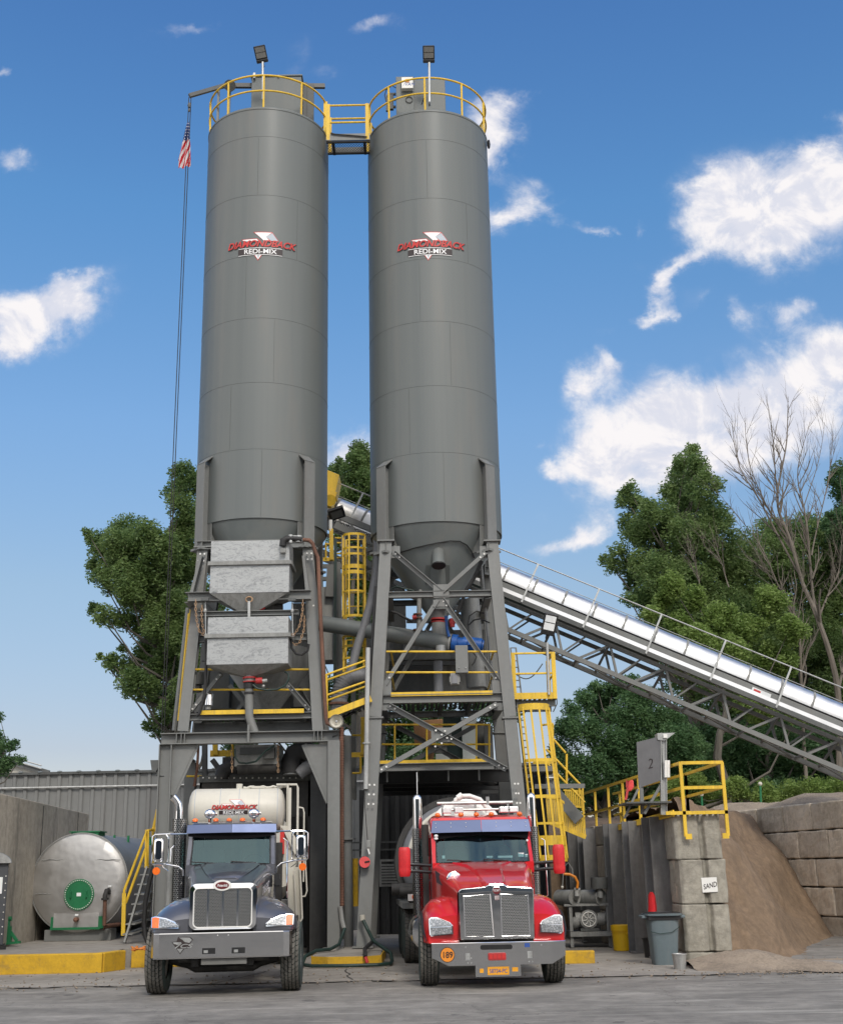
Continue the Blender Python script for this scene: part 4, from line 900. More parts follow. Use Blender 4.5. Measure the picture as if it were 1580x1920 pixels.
# portal frame
Pf = thing('portal_frame', 'grey steel portal over the left truck lane with two gusseted columns', 'portal', (-3.9, 27.2, 0))
yP = 27.1
zt_, zb_ = W(470, 1373, yP).z, W(470, 1394, yP).z
MB().hbeam((W(303, 1384, yP).x, yP, (zt_+zb_)/2), (W(637, 1384, yP).x, yP, (zt_+zb_)/2), .28, zt_-zb_, .02).build('beam', 'steel_paint', Pf)
g = MB()
for x in (333, 342, 348, 466, 469, 590, 597, 604): X_ = W(x, 1384, yP).x; g.box(X_-.008, X_+.008, yP-.135, yP-.01, zb_+.02, zt_-.02)
X_ = W(467, 1384, yP).x; g.box(X_-.02, X_+.03, yP-.16, yP-.142, zb_-.0, zt_+.15); g.build('stiffener', 'steel_paint', Pf)
for k, (x0, x1, xb0, xb1, zb0) in enumerate(((299, 319, 291, 312, PZ), (616, 637, 615, 638, .22))):
    a = (W(x0, 1400, yP)+W(x1, 1400, yP))/2; b2 = (W(xb0, 1768, yP)+W(xb1, 1768, yP))/2; a.z = zb_-.0
    g = MB(); bx = (a.x+b2.x)/2; g.hbeam((bx, yP, zb0), (bx, yP, a.z), .26, .28, .02, Vector((1, 0, 0)) if k == 0 else Vector((0, 1, 0))); g.box(bx-.2, bx+.2, yP-.22, yP+.22, zb0-.0, zb0+.03); g.build('column', 'steel_paint', Pf)
    g = MB()
    if k == 0: g.prism([W(319, 1397, yP-.02), W(369, 1397, yP-.02), W(325, 1491, yP-.02), W(319, 1491, yP-.02)], (0, .02, 0)); g.bar(W(369, 1397, yP), W(325, 1491, yP), .12, .015, Vector((1, 0, 1)))
    else: g.prism([W(570, 1396, yP-.02), W(616, 1396, yP-.02), W(616, 1505, yP-.02)], (0, .02, 0)); g.bar(W(570, 1396, yP), W(616, 1505, yP), .12, .015, Vector((1, 0, -1)))
    g.build('corner_gusset', 'steel_paint', Pf)
    g = MB(); g.hbeam((bx, yP+.15, zt_-.15), (bx-.15, 31, zt_-.15), .2, .26, .016); g.build('side_beam', 'steel_paint', Pf)
    g = MB(); g.hbeam((bx-.15, 30.8, zb0), (bx-.15, 30.8, zt_-.3), .26, .28, .02); g.build('column', 'steel_paint', Pf)
# horn loudspeaker, work lamp on the portal
t_ = thing('horn_speaker', 'round beige horn speaker at the right end of the portal beam', 'speaker', W(631, 1354, 26.9))
p = W(631, 1354, 26.9); MB().lathe([(.15, -.12), (.155, -.10), (.12, -.05), (.05, .08), (.05, .2), (.0, .2)], p, 'Y', 24).lathe([(.13, -.105), (.10, -.06), (.04, .02), (.0, .02)], p, 'Y', 24).build('horn', 'cream_paint', t_); MB().sphere(p+Vector((0, -.07, 0)), .035, 8).build('driver_cap', 'galvanised_pail', t_)
MB().tube([p+Vector((.02, .1, 0)), p+Vector((.02, .12, -.25)), p+Vector((-.1, .2, -.3))], .02, 6).build('bracket', 'dark_steel', t_)
t_ = thing('work_lamp', 'small dark work lamp on the outer side of the left portal column', 'lamp', W(291, 1440, 27)); p = W(290, 1436, 27)
MB().prism([p+Vector((-.10, 0, .12)), p+Vector((.09, 0, .12)), p+Vector((.09, 0, -.02)), p+Vector((.03, 0, -.13)), p+Vector((-.06, 0, -.10))], (0, .16, 0)).build('housing', 'dark_steel', t_); MB().tube([p+Vector((.03, .08, -.1)), p+Vector((.05, .08, -.2)), p+Vector((.2, .1, -.22))], .02, 6).build('bracket', 'dark_steel', t_)
# ---------------------------------------------------------------- galvanised weigh boxes
def gbox(label, x0, x1, y0, y1, yband, Yf_, dep, ang, hop, nm='dust_collector_box'):
    t_ = thing(nm, label, 'metal box', W((x0+x1)/2, y1, Yf_)); a, c = W(x0, y0, Yf_), W(x1, y1, Yf_); xl, xr = a.x, W(x1, y0, Yf_).x
    zt_, zb_, zm = a.z, c.z, W((x0+x1)/2, yband, Yf_).z
    g = MB(); g.box(xl, xr, Yf_, Yf_+dep, zb_, zt_); b_ = g.build('body', 'galvanised', t_, bevel=.006)
    g = MB(); g.bar((xl-.05, Yf_-.03, zm), (xr+.05, Yf_-.03, zm), .06, .085); g.bar((xr+.03, Yf_, zm), (xr+.03, Yf_+dep, zm), .06, .085); g.bar((xl-.03, Yf_, zm), (xl-.03, Yf_+dep, zm), .06, .085)
    g.build('stiffener_band', 'machine_grey', t_)
    if hop:
        (hx, hy, hw) = hop; h = W(hx, hy, Yf_+dep/2); g = MB()
        top = [(xl+.01, Yf_+.01, zb_-.004), (xr-.01, Yf_+.01, zb_-.004), (xr-.01, Yf_+dep, zb_-.004), (xl+.01, Yf_+dep, zb_-.004)]; bt = [(h.x-hw, h.y-hw, h.z), (h.x+hw, h.y-hw, h.z), (h.x+hw, h.y+hw, h.z), (h.x-hw, h.y+hw, h.z)]
        g.add(top+bt, [(0, 1, 5, 4), (1, 2, 6, 5), (2, 3, 7, 6), (3, 0, 4, 7), (4, 5, 6, 7)]); g.build('hopper', 'machine_grey', t_)
    for x in ang:
        p0 = W(x[0], x[1], Yf_-.012); p1 = W(x[2], x[3], Yf_-.012); MB().box(min(p0.x, p1.x), max(p0.x, p1.x), Yf_-.014, Yf_-.001, min(p0.z, p1.z), max(p0.z, p1.z)).build('corner_plate', 'galvanised', t_)
    return t_
gbox('upper galvanised sheet metal box hung on the front of the left tower', 396, 543, 1015, 1110, 1056, 26.75, .85, [(397, 1085, 407, 1110), (531, 1085, 541, 1110)], (468, 1150, .2))
lb = gbox('lower galvanised sheet metal box with pyramid hopper on the left tower', 390, 541, 1158, 1244, 1192, 26.72, .85, [], (469, 1270, .10))
# outlet pipe with valve under the lower box
t_ = thing('discharge_pipe', 'grey vertical drop pipe with red valve under the lower galvanised box', 'pipe', W(467, 1372, 27.1))
Yv = 27.12; p = lambda x, y: W(x, y, Yv)
MB().tube([p(467, 1290), p(467.5, 1344), p(470, 1352), p(478, 1374)], .093, 16).build('pipe', 'steel_paint', t_)
MB().cyl(p(467, 1298), p(467, 1302), .11, n=16).build('clamp_ring', 'black_rubber', t_)
g = MB(); g.cyl(p(468, 1270), p(468, 1273), .155, n=16); g.cyl(p(468, 1278), p(468, 1280), .15, n=16); g.build('flange', 'red_paint_part', t_)
MB().cyl(p(468, 1261), p(468, 1270), .12, n=16).cyl(p(468, 1273), p(468, 1278), .12, n=16).build('valve_body', 'machine_grey', t_)
MB().cyl(p(467, 1281), p(467, 1291), .12, n=16).build('rubber_sleeve', 'black_rubber', t_)
g = MB(); g.cyl(W(480, 1277, 27.0), W(492, 1276, 27.0), .07, n=12); g.build('actuator', 'red_paint_part', t_); MB().cyl(W(492, 1277, 27.0), W(501, 1276, 27.0), .045, n=10).sphere(W(494, 1287, 27), .04, 8).build('actuator_end', 'galvanised_pail', t_)
t_ = thing('air_hose', 'green blue air hose looping below the lower galvanised box', 'hose', W(545, 1280, 27)); MB().tube([W(x, y, 27.0) for x, y in ((474, 1284), (482, 1291), (500, 1294), (520, 1293), (535, 1285), (541, 1274), (541, 1264), (534, 1260))], .022, 8).build('hose', 'green_hose', t_)
t_ = thing('air_hose', 'black hose hanging at the left side of the lower galvanised box', 'hose', W(385, 1330, 27)); MB().tube([W(x, y, 27.05) for x, y in ((386, 1200), (387, 1235), (386, 1270), (383, 1305), (374, 1338), (369, 1342))], .035, 8).build('hose', 'black_rubber', t_)
t_ = thing('air_hose', 'black hose coil right of the lower galvanised box', 'hose', W(560, 1220, 27)); MB().tube([W(x, y, 27.0) for x, y in ((546, 1198), (547, 1215), (555, 1226), (566, 1228), (577, 1220), (579, 1208))], .028, 8).build('hose', 'black_rubber', t_)
# chains
def chain(label, pts, Y, group='rusty chains hanging round the galvanised boxes'):
    t_ = thing('chain', label, 'chain', W(*pts[0], Y), group=group); P_ = [W(x, y, Y) for x, y in pts]; g = MB(); L = [0]
    for i in range(1, len(P_)): L.append(L[-1]+(P_[i]-P_[i-1]).length)
    def atL(s): 
        for i in range(1, len(P_)):
            if s <= L[i]: return P_[i-1].lerp(P_[i], (s-L[i-1])/(L[i]-L[i-1]))
        return P_[-1]
    n = int(L[-1]/.062)
    for k in range(n):
        a, b_ = atL(k*.062), atL((k+1)*.062); d = (b_-a).normalized(); s_, u, _ = frame3(d, Vector((0, 1, 0))); w_ = s_ if k % 2 else u
        c = (a+b_)/2; g.tube([c+d*.042*math.cos(q*PI/4)+w_*.021*math.sin(q*PI/4) for q in range(8)], .0075, 4, True)
    g.build('links', 'rusty_chain', t_)
chain('rusty chain hanging left of the boxes, outer one', [(367, 1125), (367, 1145), (369, 1165), (374, 1185), (383, 1191)], 26.75)
chain('rusty chain hanging left of the boxes, inner one', [(379, 1135), (378, 1155), (380, 1175), (384, 1190)], 26.8)
chain('rusty chain right of the boxes, left one', [(568, 1125), (567, 1150), (561, 1175), (552, 1190), (545, 1190)], 26.75)
chain('rusty chain right of the boxes, right one', [(571, 1155), (570, 1180), (562, 1205), (553, 1210), (547, 1203)], 26.8)
chain('rusty chain inside the left lane, left one', [(434, 1400), (435, 1425), (435, 1452)], 27.4); chain('rusty chain inside the left lane, right one', [(522, 1395), (521, 1425), (522, 1450)], 27.4)
for (x, lab) in ((385, 'threaded hanger rod at the left end of the crossbeam'), (548, 'threaded hanger rod at the right end of the crossbeam')):
    t_ = thing('hanger_rod', lab, 'hanger rod', W(x, 1190, 26.8)); MB().tube([W(x, 1125, 26.8), W(x+1, 1192, 26.8)], .014, 6).build('rod', 'galvanised_pail', t_); MB().box(W(x-7, 1125, 26.8).x, W(x+7, 1125, 26.8).x, 26.7, 26.82, W(x, 1128, 26.8).z, W(x, 1123, 26.8).z).build('bracket', 'dark_steel', t_); MB().sphere(W(x, 1145, 26.8), .04, 8, 1, 1, 1.4).sphere(W(x+1, 1192, 26.8), .05, 8).build('shackle', 'galvanised_pail', t_)
t_ = thing('eye_bolt', 'shackle and eye bolt at the middle of the crossbeam', 'eye bolt', W(467, 1130, 26.8)); g = MB(); cc = W(467, 1124, 26.78); g.tube([cc+Vector((.075*math.cos(k*PI/6), 0, .06*math.sin(k*PI/6))) for k in range(12)], .016, 6, True); g.build('ring', 'rusty_chain', t_); MB().cyl(W(467, 1128, 26.78), W(467, 1157, 26.78), .035, n=8).build('bolt', 'galvanised_pail', t_)
t_ = thing('valve', 'dark valve with red handle between the two galvanised boxes', 'valve', W(480, 1140, 27.2)); MB().cyl(W(440, 1140, 27.2), W(530, 1140, 27.2), .1, n=12).build('body', 'chassis_black', t_); MB().cyl(W(486, 1141, 27.0), W(496, 1137, 27.0), .06, n=10).build('handle', 'red_paint_part', t_)
# top elbow pipe and rusty vertical pipe
t_ = thing('fill_pipe', 'rusty fill pipe with black elbow running down the right leg of the left tower', 'pipe', W(611, 1358, 27))
MB().tube([W(x, y, 27.05) for x, y in ((568, 1012), (580, 1013), (586, 1019), (590, 1032), (596, 1045), (599, 1110), (602, 1180), (607, 1280), (611, 1345), (613, 1356), (622, 1360), (634, 1362))], .046, 10).build('pipe', 'rust', t_)
MB().tube([W(x, y, 26.65) for x, y in ((530, 1024), (531, 1014), (538, 1010), (550, 1010), (566, 1011))], [.075, .085, .075, .06, .06], 12).build('elbow', 'black_rubber', t_)
g = MB(); g.cyl(W(545, 1003, 26.65), W(545, 1018, 26.65), .05, n=10); g.cyl(W(560, 1005, 26.7), W(560, 1017, 26.7), .085, n=12); g.cyl(W(549, 1010, 26.7), W(557, 1010, 26.7), .08, n=12); g.build('coupling', 'galvanised_pail', t_); MB().box(W(525, 1030, 26.6).x, W(535, 1030, 26.6).x, 26.6, 26.7, W(530, 1036, 26.6).z, W(530, 1028, 26.6).z).build('junction_box', 'machine_grey', t_)
t_ = thing('fill_pipe', 'rusty spiral wrapped pipe beside the right portal column', 'pipe', W(641, 1700, 27.1)); g = MB()
pts = [W(640, 1364, 27.1), W(641, 1700, 27.1)]; g.tube(pts, .045, 10)
for k in range(70): p = pts[0].lerp(pts[1], k/70); g.cyl(p, p-UP*.022, .058, n=10)
g.build('pipe', 'rust', t_)
# ---------------------------------------------------------------- pipes, ducts and machines of the plant
t_ = thing('screw_conveyor', 'long grey screw conveyor pipe slanting to the blue motor under the right silo', 'screw conveyor', W(700, 1185, 28.6))
p0, p1 = W(596, 1168, 28.9), W(846, 1207, 28.4)
MB().cyl(p0, p1, .19, n=24).build('casing', 'silo_paint', t_)
g = MB(); g.cyl(p0.lerp(p1, .985), p0.lerp(p1, 1.0), .23, n=24); g.cyl(p0.lerp(p1, .34), p0.lerp(p1, .35), .215, n=24); g.build('flange', 'machine_grey', t_)
a, c = W(848, 1206, 28.35), W(872, 1209, 28.3); g = MB(); g.cyl(a, W(858, 1207, 28.33), .21, n=20); g.cyl(W(858, 1207, 28.33), W(872, 1208, 28.3), .15, n=20); g.cyl(W(868, 1207, 28.3), W(903, 1211, 28.25), .17, n=24); g.cyl(W(903, 1211, 28.25), W(906, 1211.5, 28.25), .14, n=20)
for k in range(7): q = W(872+k*4.4, 1207.5+k*.55, 28.29); g.cyl(q, q+Vector((.018, 0, -.003)), .185, n=24)
g.box(W(876, 1200, 28.2).x, W(890, 1200, 28.2).x, 28.02, 28.2, W(880, 1212, 28.2).z, W(880, 1202, 28.2).z); g.build('motor', 'bright_blue', t_, bevel=.008)
MB().tube([W(794, 1185, 28.4), W(798, 1181, 28.4), W(802, 1187, 28.4)], .02, 6).build('lifting_eye', 'steel_paint', t_)
MB().cyl(W(827, 1211, 28.3), W(827, 1222, 28.3), .13, n=16).build('outlet', 'galvanised_pail', t_)
t_ = thing('silo_outlet', 'discharge box, flange and chute under the right silo cone', 'outlet', W(823, 1170, 28.8))
a = W(823, 1140, 28.7); g = MB(); g.prism([(a.x-.33, 28.5, W(0, 1126, 28.5).z), (a.x+.30, 28.5, W(0, 1126, 28.5).z), (a.x+.15, 28.5, W(0, 1158, 28.5).z), (a.x-.18, 28.5, W(0, 1158, 28.5).z)], (0, .6, 0)); g.build('chute', 'silo_paint', t_)
g = MB(); g.cyl(W(822, 1160, 28.6), W(822, 1163, 28.6), .185, n=20); g.cyl(W(822, 1166, 28.6), W(822, 1168, 28.6), .175, n=20); g.build('flange', 'red_paint_part', t_)
MB().cyl(W(822, 1168, 28.6), W(823, 1195, 28.6), .165, n=20).build('pipe', 'machine_grey', t_)
g = MB(); g.cyl(W(846, 1160, 28.3), W(848, 1176, 28.3), .06, n=10); g.cyl(W(843, 1168, 28.3), W(853, 1169, 28.3), .05, n=10); g.build('actuator', 'red_paint_part', t_)
MB().tube([W(836, 1155, 28.2), W(838, 1180, 28.2), W(842, 1194, 28.2)], .035, 8).build('blue_hose', 'bright_blue', t_)
t_ = thing('sample_valve', 'small vertical valve line with rusty flanges left of the right silo outlet', 'valve', W(785, 1170, 28.5))
MB().tube([W(794, 1095, 28.4), W(789, 1108, 28.4), W(786, 1122, 28.4), W(785, 1188, 28.4)], .055, 12).build('pipe', 'machine_grey', t_)
g = MB()
for y in (1151, 1158, 1180): g.cyl(W(783, y, 28.4), W(783, y+2.4, 28.4), .11, n=14)
g.build('flange', 'rust', t_); MB().cyl(W(773, 1158, 28.3), W(781, 1157, 28.3), .05, n=10).build('handle', 'red_paint_part', t_)
for i, (pts, r_, lab, mt_) in enumerate([
    ([(734, 1103), (745, 1100), (760, 1104), (776, 1108)], .02, 'blue grey hose behind the left leg brace of the right tower', 'green_hose'),
    ([(728, 1145), (745, 1150), (758, 1158), (774, 1166)], .03, 'black hose drooping to the sample valve', 'black_rubber'),
    ([(903, 1052), (888, 1085), (872, 1110), (862, 1140), (852, 1158)], .045, 'thick black hose slanting down from the cone to the outlet', 'black_rubber'),
    ([(908, 1150), (893, 1146), (880, 1155), (877, 1172), (880, 1196)], .015, 'thin black hose loop right of the silo outlet', 'black_rubber'),
    ([(918, 1168), (900, 1160), (888, 1163), (879, 1172)], .018, 'second hose loop right of the silo outlet', 'black_rubber'),
    ([(886, 1222), (893, 1232), (889, 1242), (884, 1248)], .015, 'motor cable loop below the blue motor', 'black_rubber')]):
    t_ = thing('hose', lab, 'hose', W(*pts[0], 28.1)); MB().tube([W(x, y, 28.15) for x, y in pts], r_, 8).build('hose', mt_, t_)
t_ = thing('hose_bundle', 'black and blue hoses running up the left leg of the right tower', 'hoses', W(700, 1600, 27.2)); g = MB()
for dx_ in (0, 3, 6): g.tube([W(x+dx_*.7, y, 27.5) for x, y in ((704, 1100), (700, 1160), (697, 1215), (696, 1290), (690, 1312), (660, 1335), (630, 1352))], .03, 6)
g.build('hoses', 'black_rubber', t_)
t_ = thing('switch_box', 'flat grey cabinet on the rail of the right tower deck', 'cabinet', W(866, 1260, 27.3)); a, c = W(853, 1211, 27.33), W(878, 1262, 27.33)
MB().box(a.x, c.x, 27.28, 27.40, c.z, a.z).build('cabinet', 'steel_paint', t_, bevel=.01); MB().sphere(W(860, 1252, 27.27), .018, 6).sphere(W(873, 1252, 27.27), .018, 6).build('latch', 'galvanised_pail', t_)
t_ = thing('motor_starter', 'small junction box with gauge below the grey cabinet', 'junction box', W(852, 1290, 27.5)); a, c = W(844, 1263, 27.4), W(861, 1284, 27.4)
MB().box(a.x, c.x, 27.36, 27.55, c.z, a.z).build('box', 'machine_grey', t_, bevel=.01); b3 = W(852, 1275, 27.35); MB().box(b3.x-.06, b3.x+.06, 27.33, 27.36, b3.z-.08, b3.z+.12).build('face', 'duct_grey', t_); MB().box(a.x-.02, c.x+.02, 27.38, 27.6, W(0, 1296, 27.4).z, W(0, 1285, 27.4).z).build('base', 'machine_grey', t_)
# big vertical pipes behind the right tower's cone and in the gap
def vpipe(label, x0, y0, x1, y1, Y, r, mt='steel_paint', nm='pipe', rings=()):
    t_ = thing(nm, label, 'pipe', W(x1, y1, Y)); a, c = W(x0, y0, Y), W(x1, y1, Y); MB().cyl(a, c, r, n=16).build('pipe', mt, t_)
    for y in rings: p = a.lerp(c, (y-y0)/(y1-y0)); MB().cyl(p, p+UP*.03, r*1.7, n=14).build('flange', mt, t_)
vpipe('grey vertical pipe between the towers, beside the rusty wrapped one', 650, 1380, 654, 1775, 28.6, .105, rings=(1580,))
vpipe('thin pale vertical pipe strapped to the left leg of the right tower', 690, 1215, 686, 1480, 27.05, .055, 'galvanised_pail', rings=(1397,))
vpipe('vertical pipe behind the screw conveyor under the right silo', 821, 1240, 822, 1300, 29, .11, 'duct_grey')
vpipe('tall pipe right of the outlet, inside the right tower', 880, 1125, 893, 1290, 29.6, .24, 'machine_grey')
vpipe('slender pipe inside the right leg of the right tower', 900, 1040, 925, 1300, 28.5, .035, 'machine_grey')
t_ = thing('bent_pipe', 'dark pipe curving down from the right silo to the middle gap', 'pipe', W(660, 1260, 28.6)); MB().tube([W(x, y, 28.6) for x, y in ((707, 1000), (706, 1060), (703, 1085), (695, 1130), (684, 1170), (672, 1205), (660, 1250), (648, 1300))], .10, 14).build('pipe', 'duct_grey', t_); MB().cyl(W(705, 1037, 28.6), W(705, 1041, 28.6), .16, n=16).build('flange', 'machine_grey', t_)
t_ = thing('flex_duct', 'grey ribbed duct elbow beside the yellow stair rails', 'duct', W(635, 1330, 28.2)); path = [W(x, y, 28.5) for x, y in ((694, 1270), (676, 1268), (660, 1270), (648, 1277), (640, 1290), (636, 1308), (635, 1335))]
g = MB(); g.tube(path, .19, 16)
for i in range(len(path)-1):
    for k in range(3): q = path[i].lerp(path[i+1], k/3); d = (path[i+1]-path[i]).normalized(); g.cyl(q-d*.012, q+d*.012, .205, n=16)
g.build('duct', 'duct_grey', t_); MB().cyl(W(635, 1318, 28.5), W(635, 1322, 28.5), .24, n=16).build('flange', 'rust', t_)
# stair between the towers
t_ = thing('link_stair', 'sloping walkway with double yellow rails joining left and right tower', 'stair', W(650, 1330, 27.2))
g = MB()
for Yq, off in ((27.15, 0), (28.0, 4)):
    for (x0, y0, x1, y1) in (((610, 1266, 693, 1236), (612, 1304, 692, 1276)) if not off else ((611, 1276, 693, 1247), (613, 1314, 692, 1285))): g.tube([W(x0, y0, Yq), W(x1, y1, Yq)], .024, 8)
    for x in (612, 688): yy = 1266-(x-610)*.36+off*2; g.bar(W(x, yy, Yq), W(x+1, yy+80, Yq), .05, .05)
g.build('hand_rail', 'yellow_paint', t_)
g = MB(); g.bar(W(610, 1343, 27.15), W(696, 1310, 27.15), .05, .14); g.build('stringer', 'yellow_paint', t_)
g = MB(); a, c = W(612, 1350, 27.2), W(696, 1318, 27.2); g.add([a, c, c+DV*.85, a+DV*.85], [(0, 1, 2, 3)]); g.build('treads', 'deck_grating', t_)
t_ = thing('rear_platform', 'yellow toe plate and rails of a platform seen between the towers', 'platform', W(670, 1420, 31)); MB().box(W(658, 1420, 31).x, W(690, 1420, 31).x, 31, 31.04, W(670, 1420, 31).z, W(670, 1411, 31).z).build('toe_plate', 'yellow_paint', t_)
g = MB(); g.bar(W(681, 1345, 31), W(681, 1415, 31), .12, .08); g.tube([W(660, 1379, 31), W(684, 1379, 31)], .025, 8); g.tube([W(676, 1420, 31), W(676, 1450, 31)], .03, 8); g.tube([W(660, 1450, 31), W(676, 1450, 31)], .025, 8); g.build('hand_rail', 'yellow_paint', t_)
t_ = thing('upper_platform', 'yellow railed corner platform at the conveyor head behind the left silo', 'platform', W(620, 1055, 31.5)); g = MB()
g.box(W(604, 1048, 31).x, W(627, 1048, 31).x, 31, 31.04, W(615, 1052, 31).z, W(615, 1045, 31).z); g.bar(W(621, 992, 31), W(622, 1050, 31), .10, .08); g.build('toe_plate', 'yellow_paint', t_)
g = MB(); g.tube([W(609, 1020, 31), W(622, 1020, 31)], .025, 8); g.tube([W(611, 1018, 31), W(611, 1048, 31)], .025, 8); 
for y in (1009, 1018, 1038, 1046): g.tube([W(628, y, 31.5), W(644, y, 31.5)], .025, 8)
g.build('hand_rail', 'yellow_paint', t_); MB().tube([W(620, 975, 31), W(620, 996, 31)], .045, 8).build('post_sleeve', 'white_paint', t_)
# steel work behind, between the towers (bucket of frames, panels)
t_ = thing('hopper_frame', 'grey steel framework and bins standing behind the two towers', 'frame', (-2, 32, 0))
def fr(x0, y0, x1, y1, Y, w=.12, mt='steel_paint', nm='frame_post'): MB().bar(W(x0, y0, Y), W(x1, y1, Y), w, w, Vector((0, 1, 0))).build(nm, mt, t_)
fr(644, 1005, 646, 1260, 30, .10); fr(629, 1010, 627, 1400, 30.4, .07, 'green_hose'); fr(621, 1060, 618, 1120, 30.5, .2); fr(633, 1055, 640, 1440, 31, .16)
fr(690, 1160, 688, 1500, 31, .14); fr(600, 1045, 603, 1400, 31, .14); fr(662, 1200, 664, 1500, 31.5, .12)
fr(600, 1062, 643, 1062, 31, .10, nm='frame_beam'); fr(600, 1086, 643, 1084, 31, .10, nm='frame_beam'); fr(604, 1105, 640, 1103, 31, .10, nm='frame_beam'); fr(645, 1260, 692, 1260, 31, .08, nm='frame_beam')
fr(640, 1020, 705, 1068, 31.2, .14, nm='frame_brace'); fr(650, 1040, 704, 1028, 31.2, .1, nm='frame_brace'); fr(664, 1080, 702, 1060, 31.4, .10, nm='frame_brace')
fr(628, 985, 705, 1020, 31.5, .18, nm='frame_brace')
for (x0, x1, y0, y1, Y, mt) in ((602, 624, 1100, 1238, 30.6, 'machine_grey'), (545, 572, 1010, 1120, 30.6, 'machine_grey'), (520, 545, 1300, 1350, 30, 'dark_steel'), (575, 624, 1150, 1180, 31.6, 'dark_steel'), (756, 908, 1180, 1238, 31, 'machine_grey'), (880, 925, 1120, 1250, 31.5, 'machine_grey'), (726, 760, 1128, 1250, 31.5, 'machine_grey'), (722, 815, 1240, 1305, 31.2, 'dark_steel'), (815, 935, 1240, 1300, 31.6, 'machine_grey'), (372, 432, 1215, 1340, 31, 'dark_steel'), (535, 596, 1240, 1350, 31, 'dark_steel'), (432, 470, 1290, 1350, 31.4, 'machine_grey'), (545, 598, 1130, 1240, 31.3, 'machine_grey'), (375, 400, 1130, 1200, 31, 'dark_steel')):
    a, c = W(x0, y1, Y), W(x1, y0, Y); MB().box(a.x, c.x, Y, Y+.7, a.z, c.z).build('bin_panel', mt, t_, bevel=.01)
fr(727, 1244, 918, 1244, 30.8, .1, 'dark_steel', 'frame_beam'); fr(762, 1165, 930, 1166, 30.8, .09, nm='frame_beam')
fr(905, 1360, 905, 1435, 31, .3, 'dark_steel'); fr(915, 1362, 918, 1435, 29.5, .2); fr(920, 1040, 965, 1500, 30.5, .12, 'dark_steel')
# weigh hopper behind the left tower rails
t_ = thing('weigh_hopper', 'large grey conical weigh hopper behind the lower box of the left tower', 'hopper', W(498, 1340, 29)); a = W(475, 1262, 29); bt = W(500, 1332, 29)
MB().lathe([(1.0, a.z+.55), (1.0, a.z+.1), (.28, bt.z), (.28, bt.z-.15), (0, bt.z-.15)], (bt.x, 29.1, 0), n=40).build('cone', 'machine_grey', t_)
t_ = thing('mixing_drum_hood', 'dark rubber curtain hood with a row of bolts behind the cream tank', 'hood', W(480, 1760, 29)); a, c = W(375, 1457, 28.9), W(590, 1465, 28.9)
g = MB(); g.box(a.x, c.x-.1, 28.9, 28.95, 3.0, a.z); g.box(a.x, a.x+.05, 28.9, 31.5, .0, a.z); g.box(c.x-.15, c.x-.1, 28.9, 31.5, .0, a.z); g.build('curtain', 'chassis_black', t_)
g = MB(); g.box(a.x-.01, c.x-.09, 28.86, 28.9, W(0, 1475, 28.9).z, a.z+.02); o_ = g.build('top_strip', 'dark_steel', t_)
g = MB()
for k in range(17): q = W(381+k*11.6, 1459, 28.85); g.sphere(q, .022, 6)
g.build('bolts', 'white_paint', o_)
MB().box(a.x+.1, c.x+.35, 31.4, 31.6, 0, 4.6).build('rear_wall', 'shed_shade', t_)
MB().box(c.x-.05, c.x+.30, 28.4, 31.5, .0, 4.35).build('side_column', 'shed_shade', t_)
t_ = thing('batch_chute', 'grey rectangular chute box above the cream tank', 'chute', W(480, 1440, 28.5)); a, c = W(440, 1397, 28.2), W(521, 1436, 28.2); MB().box(a.x, c.x, 28.2, 29.3, c.z, a.z).build('box', 'machine_grey', t_, bevel=.01)
MB().box(W(450, 1411, 28.18).x, W(498, 1411, 28.18).x, 28.17, 28.2, W(0, 1424, 28.18).z, W(0, 1411, 28.18).z).build('panel', 'dark_steel', t_); MB().box(W(493, 1412, 28).x, W(514, 1412, 28).x, 28.0, 28.2, W(0, 1432, 28).z, W(0, 1411, 28).z).build('motor_plate', 'dark_steel', t_); MB().cyl(W(446, 1442, 28.3), W(520, 1440, 28.3), .13, n=12).build('roller', 'chassis_black', t_)
t_ = thing('rubber_elbow', 'thick black rubber elbow duct right of the grey chute', 'duct', W(545, 1450, 28.4)); MB().tube([W(x, y, 28.5) for x, y in ((548, 1450), (546, 1430), (552, 1415), (566, 1408), (580, 1412), (590, 1425))], .24, 16).build('elbow', 'black_rubber', t_); MB().tube([W(x, y, 28.4) for x, y in ((560, 1452), (575, 1440), (592, 1430))], .15, 14).build('ribbed_sleeve', 'duct_grey', t_); MB().cyl(W(547, 1450, 28.5), W(547, 1453, 28.5), .2, n=14).build('clamp', 'galvanised_pail', t_)
t_ = thing('rubber_elbow', 'black rubber elbow duct left of the grey chute', 'duct', W(430, 1450, 28.6)); MB().tube([W(x, y, 28.7) for x, y in ((415, 1458), (420, 1444), (432, 1438), (446, 1440))], .16, 14).build('elbow', 'black_rubber', t_)
t_ = thing('air_hose', 'green blue hose looping across the grey chute', 'hose', W(480, 1430, 28)); MB().tube([W(x, y, 27.9) for x, y in ((440, 1405), (441, 1420), (448, 1430), (462, 1432), (480, 1428), (498, 1408), (515, 1398))], .022, 8).build('hose', 'green_hose', t_)
t_ = thing('red_conduit', 'thin red brown pipe in the upper left of the truck lane', 'pipe', W(368, 1470, 28)); MB().tube([W(372, 1398, 28), W(370, 1440, 28), W(364, 1475, 28)], .03, 6).build('pipe', 'rust', t_)
t_ = thing('inner_platform', 'yellow platform edge and posts in the back of the left lane', 'platform', W(415, 1425, 30)); g = MB(); g.box(W(394, 1416, 30).x, W(440, 1416, 30).x, 30, 30.04, W(0, 1427, 30).z, W(0, 1415, 30).z); g.build('toe_plate', 'yellow_paint', t_)
